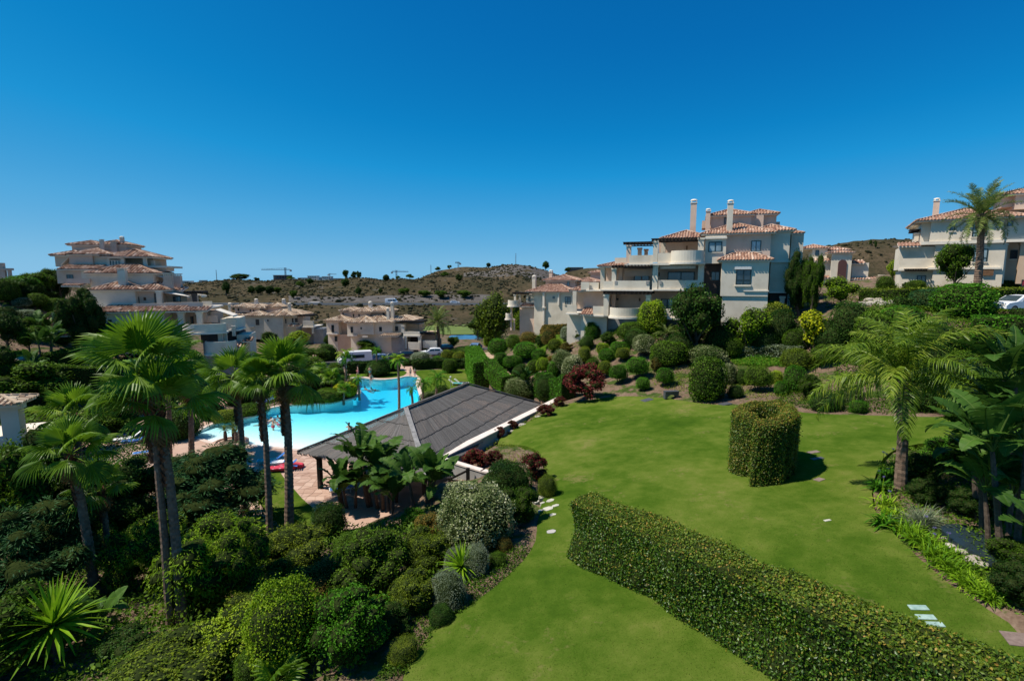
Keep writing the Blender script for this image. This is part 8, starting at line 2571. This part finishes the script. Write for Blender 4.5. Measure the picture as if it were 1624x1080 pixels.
# ---------------------------------------------------------------- cars
def car(p, rz, label, mat, kind='hatch', group='parked cars'):
    e = empty('parked_van' if kind == 'van' else 'parked_car', p, rz, label, 'van' if kind == 'van' else 'car', group)
    if kind == 'van': Lc, Wc, prof, cab = 5.6, 2.0, [(-2.8, .45), (-2.8, 1.2), (-2.75, 2.35), (1.2, 2.4), (1.75, 2.2), (2.25, 1.35), (2.75, 1.1), (2.82, .5)], None
    else: Lc, Wc, prof, cab = 4.2, 1.76, [(-2.1, .4), (-2.12, .85), (-1.95, 1.05), (-1.6, 1.4), (-.5, 1.5), (.4, 1.42), (1.1, .98), (1.85, .85), (2.1, .65), (2.12, .38)], None
    n = len(prof)
    V, Fs = [], []
    for y, k in [(-1, 0), (-.96, 1), (0, 1), (.96, 1), (1, 0)]:
        for x, z in prof:
            inset = .14*max(0, (z-1.0)/.5) if kind != 'van' else .06*max(0, z-1.3)
            yy_ = y*(Wc/2)*(1-inset)
            V.append((x*(.985 if k == 0 else 1), yy_, z if k else z-.02))
    for s in range(4):
        for i in range(n):
            j = (i+1) % n
            Fs.append((s*n+i, s*n+j, (s+1)*n+j, (s+1)*n+i))
    Fs.append(tuple(range(n-1, -1, -1))[::-1]); Fs.append(tuple(range(4*n, 5*n))[::-1])
    mb = MB(); mb.add(V, Fs)
    mb.build('body', M[mat], e)
    g = M['glass']
    W2 = Wc/2
    if kind == 'van':
        MB().add([(1.72, -.8, 2.14), (1.72, .8, 2.14), (2.2, .86, 1.4), (2.2, -.86, 1.4), (1.80, -.8, 2.16), (1.80, .8, 2.16), (2.28, .86, 1.42), (2.28, -.86, 1.42)], [(0, 3, 2, 1), (4, 5, 6, 7), (0, 1, 5, 4), (3, 7, 6, 2), (0, 4, 7, 3), (1, 2, 6, 5)]).build('windscreen', g, e)
        for s in (-1, 1):
            MB().prism([(.7, s*W2*.93), (1.85, s*W2*.95), (1.85, s*(W2+.02)), (.7, s*(W2+.02))] if s > 0 else [(.7, s*(W2+.02)), (1.85, s*(W2+.02)), (1.85, s*W2*.95), (.7, s*W2*.93)], 1.35, 1.95).build('side_window', g, e)
            MB().box(-1.5, .5, s*W2-.01, s*W2+.012, 1.3, 1.85).build('side_window', g, e)
    else:
        MB().add([(.36, -.62, 1.42), (.36, .62, 1.42), (1.05, .74, 1.02), (1.05, -.74, 1.02), (.42, -.62, 1.45), (.42, .62, 1.45), (1.12, .74, 1.03), (1.12, -.74, 1.03)], [(0, 3, 2, 1), (4, 5, 6, 7), (0, 1, 5, 4), (3, 7, 6, 2), (0, 4, 7, 3), (1, 2, 6, 5)]).build('windscreen', g, e)
        MB().add([(-1.62, -.62, 1.38), (-1.62, .62, 1.38), (-1.95, .7, 1.06), (-1.95, -.7, 1.06), (-1.67, -.62, 1.42), (-1.67, .62, 1.42), (-2.0, .7, 1.08), (-2.0, -.7, 1.08)], [(0, 1, 2, 3), (4, 7, 6, 5), (0, 4, 5, 1), (3, 2, 6, 7), (0, 3, 7, 4), (1, 5, 6, 2)]).build('rear_window', g, e)
        for s in (-1, 1):
            for x0, x1 in [(-1.45, -.45), (-.38, .62)]:
                y0, y1 = s*W2*.985, s*W2*.90
                MB().add([(x0, y0, 1.0), (x1, y0, 1.0), (x1-(.3 if x1 > 0 else 0), y1, 1.38), (x0, y1, 1.38), (x0, y0+s*.02, 1.0), (x1, y0+s*.02, 1.0), (x1-(.3 if x1 > 0 else 0), y1+s*.025, 1.38), (x0, y1+s*.025, 1.38)], [(0, 1, 2, 3), (4, 5, 6, 7), (0, 1, 5, 4), (3, 2, 6, 7)]).build('side_window', g, e)
    for x in ((-1.75, 1.75) if kind == 'van' else (-1.3, 1.3)):
        for s in (-1, 1):
            y = s*(W2-.08)
            w = MB().tube([(x, y-.1, .32), (x, y+.1, .32)], .32, 14).build('wheel', M['black'], e)
            MB().tube([(x, y+s*.095, .32), (x, y+s*.115, .32)], .19, 10).build('rim', M['steel'], w)
    for s in (-1, 1):
        fx = 2.8 if kind == 'van' else 2.1
        MB().box(fx-.12, fx+.03, s*W2*.7-.16, s*W2*.7+.16, .62, .8).build('headlight', M['frame_white'], e)
        MB().box(-fx-.03, -fx+.1, s*W2*.75-.1, s*W2*.75+.1, .72, .9).build('tail_light', M['cloth_red'], e)
    return e
def gp(px, py): return place(px, py)+Vector((0, 0, .12))
car(gp(563, 580), radians(205), 'white panel van parked behind the dark box hedge', 'car_white', 'van')
car(gp(597, 576), radians(205), 'blue grey car parked right of the white van', 'car_blue')
car(gp(620, 573), radians(200), 'dark car parked beside the blue grey one', 'car_dark')
car(gp(640, 570), radians(195), 'black car parked between the dark car and the white hatchback', 'car_dark')
car(gp(685, 565), radians(195), 'white hatchback parked above the pale round shrub', 'car_white')
car(gp(703, 559), radians(195), 'dark car parked under the date palm', 'car_dark')
car(gp(755, 556), radians(80), 'silver blue car parked near the pond behind the screen hedge', 'car_blue')
c = place(1612, 504)
car(c+Vector((0, 0, .45)), radians(185), 'white car parked on the upper street at the right edge', 'car_white')
pz = hill_at(620, 230); car(pz+Vector((0, 0, .3)), 0, 'white truck driving on the hill road', 'car_white', 'van', 'vehicles on the hill road')
pz = hill_at(721, 230); car(pz+Vector((0, 0, .3)), 0, 'small white car driving on the hill road', 'car_white', 'hatch', 'vehicles on the hill road')

# ---------------------------------------------------------------- people
def person(p, rz, label, pose='stand', cloth='cloth_blue', sc=1.0, hair='hair', group=None):
    """one continuous body grown from a skeleton"""
    e = empty('person', p, rz, label, 'person', group)
    hip = .92
    sk = {}
    if pose == 'walk':
        legs = [[(.0, .09, .90), (.16, .10, .50), (.30, .10, .09), (.44, .10, .05)], [(.0, -.09, .90), (-.06, -.10, .50), (-.32, -.10, .14), (-.22, -.10, .04)]]
        arms = [[(.0, .19, 1.40), (-.08, .25, 1.12), (.06, .25, .90), (.09, .25, .80)], [(.0, -.19, 1.40), (.06, -.25, 1.12), (.24, -.24, .95), (.31, -.24, .88)]]
    elif pose == 'sit':
        legs = [[(.0, .09, .12), (.42, .12, .16), (.46, .12, -.28), (.58, .12, -.33)], [(.0, -.09, .12), (.42, -.12, .14), (.48, -.12, -.28), (.60, -.12, -.33)]]
        arms = [[(.0, .19, .60), (-.10, .26, .36), (-.16, .26, .12), (-.14, .27, .04)], [(.0, -.19, .60), (.14, -.24, .36), (.34, -.18, .24), (.42, -.17, .22)]]
    elif pose == 'swim':
        legs = [[(.0, .09, .90), (-.05, .11, .48), (-.12, .11, .10), (-.02, .11, .02)], [(.0, -.09, .90), (.08, -.11, .48), (.02, -.11, .08), (.12, -.11, .02)]]
        arms = [[(.0, .19, 1.40), (.12, .38, 1.24), (.32, .46, 1.22), (.42, .46, 1.23)], [(.0, -.19, 1.40), (.14, -.38, 1.24), (.36, -.42, 1.22), (.45, -.42, 1.23)]]
    elif pose == 'float':
        legs = [[(-.62, .09, -.30), (-1.0, .12, -.42), (-1.38, .12, -.50), (-1.5, .12, -.55)], [(-.62, -.09, -.30), (-1.0, -.14, -.36), (-1.36, -.13, -.40), (-1.48, -.13, -.45)]]
        arms = [[(-.12, .19, -.10), (.08, .36, -.18), (.30, .34, -.14), (.38, .32, -.12)], [(-.12, -.19, -.10), (.10, -.38, -.16), (.32, -.30, -.12), (.40, -.27, -.10)]]
    elif pose == 'lie':
        legs = [[(.0, .09, .12), (.42, .10, .22), (.84, .10, .10), (.92, .10, .18)], [(.0, -.09, .12), (.42, -.10, .12), (.86, -.10, .08), (.94, -.10, .17)]]
        arms = [[(-.48, .19, .14), (-.25, .27, .11), (.0, .27, .10), (.08, .26, .10)], [(-.48, -.19, .14), (-.7, -.3, .15), (-.82, -.1, .16), (-.85, -.02, .16)]]
    else:
        legs = [[(.0, .09, .90), (.02, .10, .48), (.0, .10, .09), (.13, .11, .04)], [(.0, -.09, .90), (.03, -.11, .48), (.0, -.11, .09), (.13, -.12, .04)]]
        arms = [[(.0, .19, 1.40), (-.02, .26, 1.12), (.06, .26, .88), (.08, .25, .78)], [(.0, -.19, 1.40), (-.02, -.26, 1.12), (.08, -.25, .88), (.10, -.24, .78)]]
    if pose == 'sit': spine = [(.0, 0, .14), (-.02, 0, .36), (.0, 0, .58), (.02, 0, .70), (.04, 0, .80), (.05, 0, .90)]
    elif pose == 'float': spine = [(-.6, 0, -.28), (-.38, 0, -.2), (-.12, 0, -.08), (-.03, 0, .02), (.04, 0, .11), (.07, 0, .20)]
    elif pose == 'lie': spine = [(.0, 0, .13), (-.24, 0, .14), (-.46, 0, .15), (-.58, 0, .17), (-.68, 0, .20), (-.77, 0, .21)]
    else: spine = [(.0, 0, .95), (.0, 0, 1.18), (.0, 0, 1.40), (.0, 0, 1.50), (.03, 0, 1.60), (.03, 0, 1.70)]
    V = list(spine); R_ = [(.155, .12), (.135, .10), (.165, .11), (.058, .058), (.085, .095), (.075, .085)]
    Ed = [(0, 1), (1, 2), (2, 3), (3, 4), (4, 5)]
    for lg in legs:
        b0 = len(V); V += lg; R_ += [(.095, .095), (.065, .065), (.045, .045), (.035, .03)]
        Ed += [(0, b0), (b0, b0+1), (b0+1, b0+2), (b0+2, b0+3)]
    for am in arms:
        b0 = len(V); V += am; R_ += [(.06, .06), (.045, .045), (.035, .035), (.035, .022)]
        Ed += [(2, b0), (b0, b0+1), (b0+1, b0+2), (b0+2, b0+3)]
    me = bpy.data.meshes.new('body')
    me.from_pydata(V, Ed, [])
    me.materials.append(M['skin'])
    o = link('body', me, e)
    o.modifiers.new('skin', 'SKIN')
    sv = me.skin_vertices[0].data
    for i, r_ in enumerate(R_): sv[i].radius = r_
    sv[0].use_root = True
    o.modifiers.new('smooth', 'SUBSURF').levels = 1
    o.modifiers['smooth'].render_levels = 1
    # hair cap and swimwear
    hd = Vector(spine[4]).lerp(Vector(spine[5]), .65)
    hv = CS4[0]*np.array([.105, .10, .115])
    hv = hv[:, :]+np.array(hd)+np.array([-.025, 0, .03] if pose != 'lie' else [-.05, 0, 0])
    link('hair', np_mesh('hair', hv, CS4[1], np.full(len(CS4[1]), .5), M[hair], True), e)
    s0 = Vector(spine[0])
    mb = MB()
    if pose in ('stand', 'walk', 'swim'): mb.lathe([(.15, .80), (.175, .86), (.175, .96), (.155, 1.02)], 10)
    elif pose == 'float': mb.tube([(-.72, 0, -.31), (-.6, 0, -.28), (-.48, 0, -.235)], [.15, .165, .15], 10)
    elif pose == 'sit': mb.lathe([(.17, .03), (.19, .10), (.18, .2), (.155, .28)], 10)
    else: mb.tube([(-.14, 0, .13), (.0, 0, .13), (.14, 0, .13)], [.15, .165, .14], 10)
    mb.build('swimwear', M[cloth], e)
    e.scale = (sc, sc, sc)
    return e
SW = 'people in the water'
for i, (px, py, dep, lb, hr) in enumerate([(424, 668, 1.18, 'swimmer leftmost of the group near the palm trunks', 'hair'), (430, 665, 1.15, 'swimmer in the group, second from the left', 'hair'), (436, 668, 1.18, 'swimmer at the front of the group near the palm trunks', 'tan_wood'), (441, 662, 1.12, 'swimmer right of the middle of the group', 'hair'), (445, 666, 1.2, 'swimmer rightmost of the group beside the palm trunk', 'hair'), (433, 676, 1.05, 'swimmer standing apart in the shallows below the group', 'cloth_white'),
    (554, 683, .95, 'lone swimmer wading near the thatched roof corner', 'hair'), (579, 616, 1.2, 'far swimmer left of two in the deep water', 'hair'), (589, 617, 1.2, 'far swimmer right of two in the deep water', 'hair')]):
    p = at_z(px, py, 0)
    st_ = i in (5, 6)
    p.z = -.95 if st_ else -.02
    person(p, i*1.3, lb, 'swim' if st_ else 'float', ['cloth_dark', 'cloth_blue', 'cloth_red'][i % 3], 1.0, hr, SW)
person(at_z(568, 598, 0.02), radians(195), 'person in pink swimwear walking on the grass beyond the pool', 'walk', 'cloth_pink')
person(at_z(587, 599, 0.02), radians(90), 'person in teal shorts standing at the far pool edge', 'stand', 'cloth_teal')
person(at_z(589, 602.5, 0.06), radians(-80), 'person sitting on the far edge of the pool', 'sit', 'cloth_dark')
person(at_z(651, 598, 0.06), radians(-100), 'left one of two people at the far right end of the pool', 'stand', 'cloth_dark', .8)
person(at_z(658, 598, 0.06), radians(-80), 'right one of two people at the far right end of the pool', 'stand', 'cloth_red', .8)

# ---------------------------------------------------------------- sunbeds, towels, planter, garden seat
def sunbed(p, rz, label, mat='cloth_white', towel=None, group='sunbeds around the pool'):
    e = empty('sunbed', p, rz, label, 'sunbed', group)
    mb = MB()
    mb.box(-.95, .55, -.33, -.27, .27, .34).box(-.95, .55, .27, .33, .27, .34).box(-.95, -.89, -.27, .27, .272, .338)
    mb.build('frame', M['frame_white'], e)
    for x in (-.8, .45):
        for y in (-.28, .28): MB().box(x-.03, x+.03, y-.028, y+.028, 0, .268).build('leg', M['frame_white'], e)
    mb = MB()
    for i in range(12): mb.box(-.92+i*.12, -.92+i*.12+.10, -.26, .26, .30, .335)
    mb.build('seat', M[mat], e)
    mb = MB()
    for i in range(6):
        a, c = .54+i*.11, .34+i*.085
        mb.bar((a, -.27, c), (a, .27, c), .10, .03)
    mb.build('backrest', M[mat], e)
    if towel:
        t = MB()
        for i in range(9):
            x0, x1 = -.85+i*.15, -.85+(i+1)*.15
            z0, z1 = .345+.01*sin(i*2), .345+.01*sin(i*2+2)
            t.add([(x0, -.36, z0), (x1, -.36, z1), (x1, .36, z1), (x0, .36, z0), (x0, -.37, .18), (x1, -.37, .18)], [(0, 1, 2, 3), (4, 5, 1, 0)])
        tw = t.build('towel', M[towel], None, loc=p, rot=(0, 0, rz))
        tag(tw, towel.split('_')[1]+' towel spread on '+label, 'towel', 'towels on the sunbeds')
    return e
g0 = lambda px, py: at_z(px, py, 0.02)
for (px, py, rz, lb, m_, tw) in [
    (200, 700, .5, 'sunbed at the left of the pool, nearest the fan palms', 'cloth_white', 'cloth_white'), (212, 703, .5, 'blue sunbed at the left of the pool beside the white one', 'sunbed_blue', 'cloth_blue'), (190, 695, .5, 'blue sunbed farthest left by the pool', 'sunbed_blue', None),
    (428, 735, .25, 'sunbed with green towel left of the full palm trunk', 'sunbed_blue', 'cloth_teal'), (440, 738, .25, 'sunbed with a white towel between the palm trunks', 'sunbed_blue', 'cloth_white'), (446, 747, .25, 'sunbed nearest the thatched roof with a red towel', 'sunbed_blue', 'cloth_red'),
    (420, 640, 1.0, 'blue sunbed at the island edge, left', 'sunbed_blue', 'cloth_blue'), (428, 637, 1.0, 'blue sunbed at the island edge, right', 'sunbed_blue', None),
    (724, 611, 2.9, 'white sunbed on the far lawn in front of the screen hedge', 'cloth_white', 'cloth_teal'), (733, 610, 2.9, 'second white sunbed on the far lawn with a dark towel', 'cloth_white', 'cloth_dark'),
    (545, 780, .4, 'blue sunbed under the thatched roof', 'sunbed_blue', None), (232, 722, .5, 'blue sunbed behind the dark feathery shrub', 'sunbed_blue', None)]:
    sunbed(g0(px, py), rz, lb, m_, tw)
# inflatable boat on the terrace
pi_b = at_z(450, 741, .02)
e = empty('inflatable_boat', at_z(462, 742, .02), .2, 'small red and blue inflatable boat lying beside the sunbeds', 'inflatable')
ring = [(cos(a)*.85, sin(a)*.45, .16) for a in np.linspace(0, 2*pi, 17)]
MB().tube(ring, .15, 8, cap=False).build('ring_tube', M['cloth_red'], e, True)
MB().prism([(cos(a)*.75, sin(a)*.36) for a in np.linspace(0, 2*pi, 16)[:-1]], .03, .10).build('floor_sheet', M['cloth_blue'], e)
# round planter with cycads at the beach entry
pl = at_z(366, 705, 0.0)
e = empty('stone_planter', pl, 0, 'low round stone planter at the beach entry of the pool', 'planter')
MB().lathe([(1.5, -.1), (1.5, .32), (1.42, .36), (1.2, .36), (1.2, .25)], 20).build('rim', M['stone_pale'] if False else M['deck'], e)
MB().lathe([(1.2, .2), (.5, .33), (.01, .35)], 16).build('soil', M['soil'], e)
for i, (dx, dy, hh) in enumerate([(-.5, .1, .9), (.15, .3, 1.2), (.6, -.1, .9)]):
    e2 = empty('cycad_palm', pl+Vector((dx, dy, .3)), i, ['left', 'tallest middle', 'right'][i]+' little cycad in the round planter', 'palm', 'cycads in the planter')
    link('trunk', trunk_mesh('cycad_trunk', M['palm_trunk'], [(0, 0, -.1), (0, 0, hh*.5), (0, 0, hh)], [.16, .17, .13], 8), e2)
    for k in range(16): link('frond', DATE[k % 2], e2, (0, 0, hh), (rb.uniform(-.3, .3), -rb.uniform(-.1, 1.1), k*2.4), [.27]*3)
# garden seat on the lawn edge
p = place(1064, 632); m = m_per_px(p)
e = empty('garden_bench', p, .1, 'low dark garden bench with an arched opening at the lawn edge below the shrubs', 'bench')
w, hh, dp = 22*m/2, 11*m, .45
arc = [(-w*.72, 0)]+[(-cos(pi*i/10)*w*.72, sin(pi*i/10)*hh*.62) for i in range(1, 10)]+[(w*.72, 0)]
top = [(-w, 0), (-w, hh), (w, hh), (w, 0)]
mb = MB()
out_ = top+arc[::-1]
n = len(out_)
v = [(a, -dp/2, c) for a, c in out_]+[(a, dp/2, c) for a, c in out_]
mb.add(v, [(i, (i+1) % n, n+(i+1) % n, n+i) for i in range(n)])
for i in range(len(arc)-1):
    pass
k = len(arc)
for s, y in ((0, -dp/2), (1, dp/2)):
    pts_out = [(-w+2*w*i/(k-1), hh) for i in range(k)]
    for i in range(k-1):
        a, c = arc[i], arc[i+1]; q0, q1 = pts_out[i], pts_out[i+1]
        mb.add([(a[0], y, a[1]), (c[0], y, c[1]), (q1[0], y, q1[1]), (q0[0], y, q0[1])], [(0, 1, 2, 3)])
    mb.add([(-w, y, 0), (arc[0][0], y, 0), (-w, y, hh)], [(0, 1, 2)]); mb.add([(w, y, 0), (arc[-1][0], y, 0), (w, y, hh)], [(0, 1, 2)])
mb.build('seat_frame', M['plate'], e)
MB().box(-w*1.03, w*1.03, -dp*.55, dp*.55, hh+.003, hh+.06).build('seat', M['plate'], e)
# path light and fence mast
for (px, py, hpx, lb) in [(1034, 650, 0, '')]:
    pass
for (px, py, lb) in [(715, 622, 'thin pale post on the far lawn behind the thatched roof')]:
    p = at_z(px, py, 0)
    e = empty('lamp_post', p, 0, lb, 'lamp post')
    MB().tube([(0, 0, 0), (0, 0, 1.9)], [.04, .03], 8).build('pole', M['steel'], e)
    MB().lathe([(.05, 1.9), (.13, 1.95), (.13, 2.1), (.04, 2.16)], 10).build('lamp_head', M['frame_white'], e)
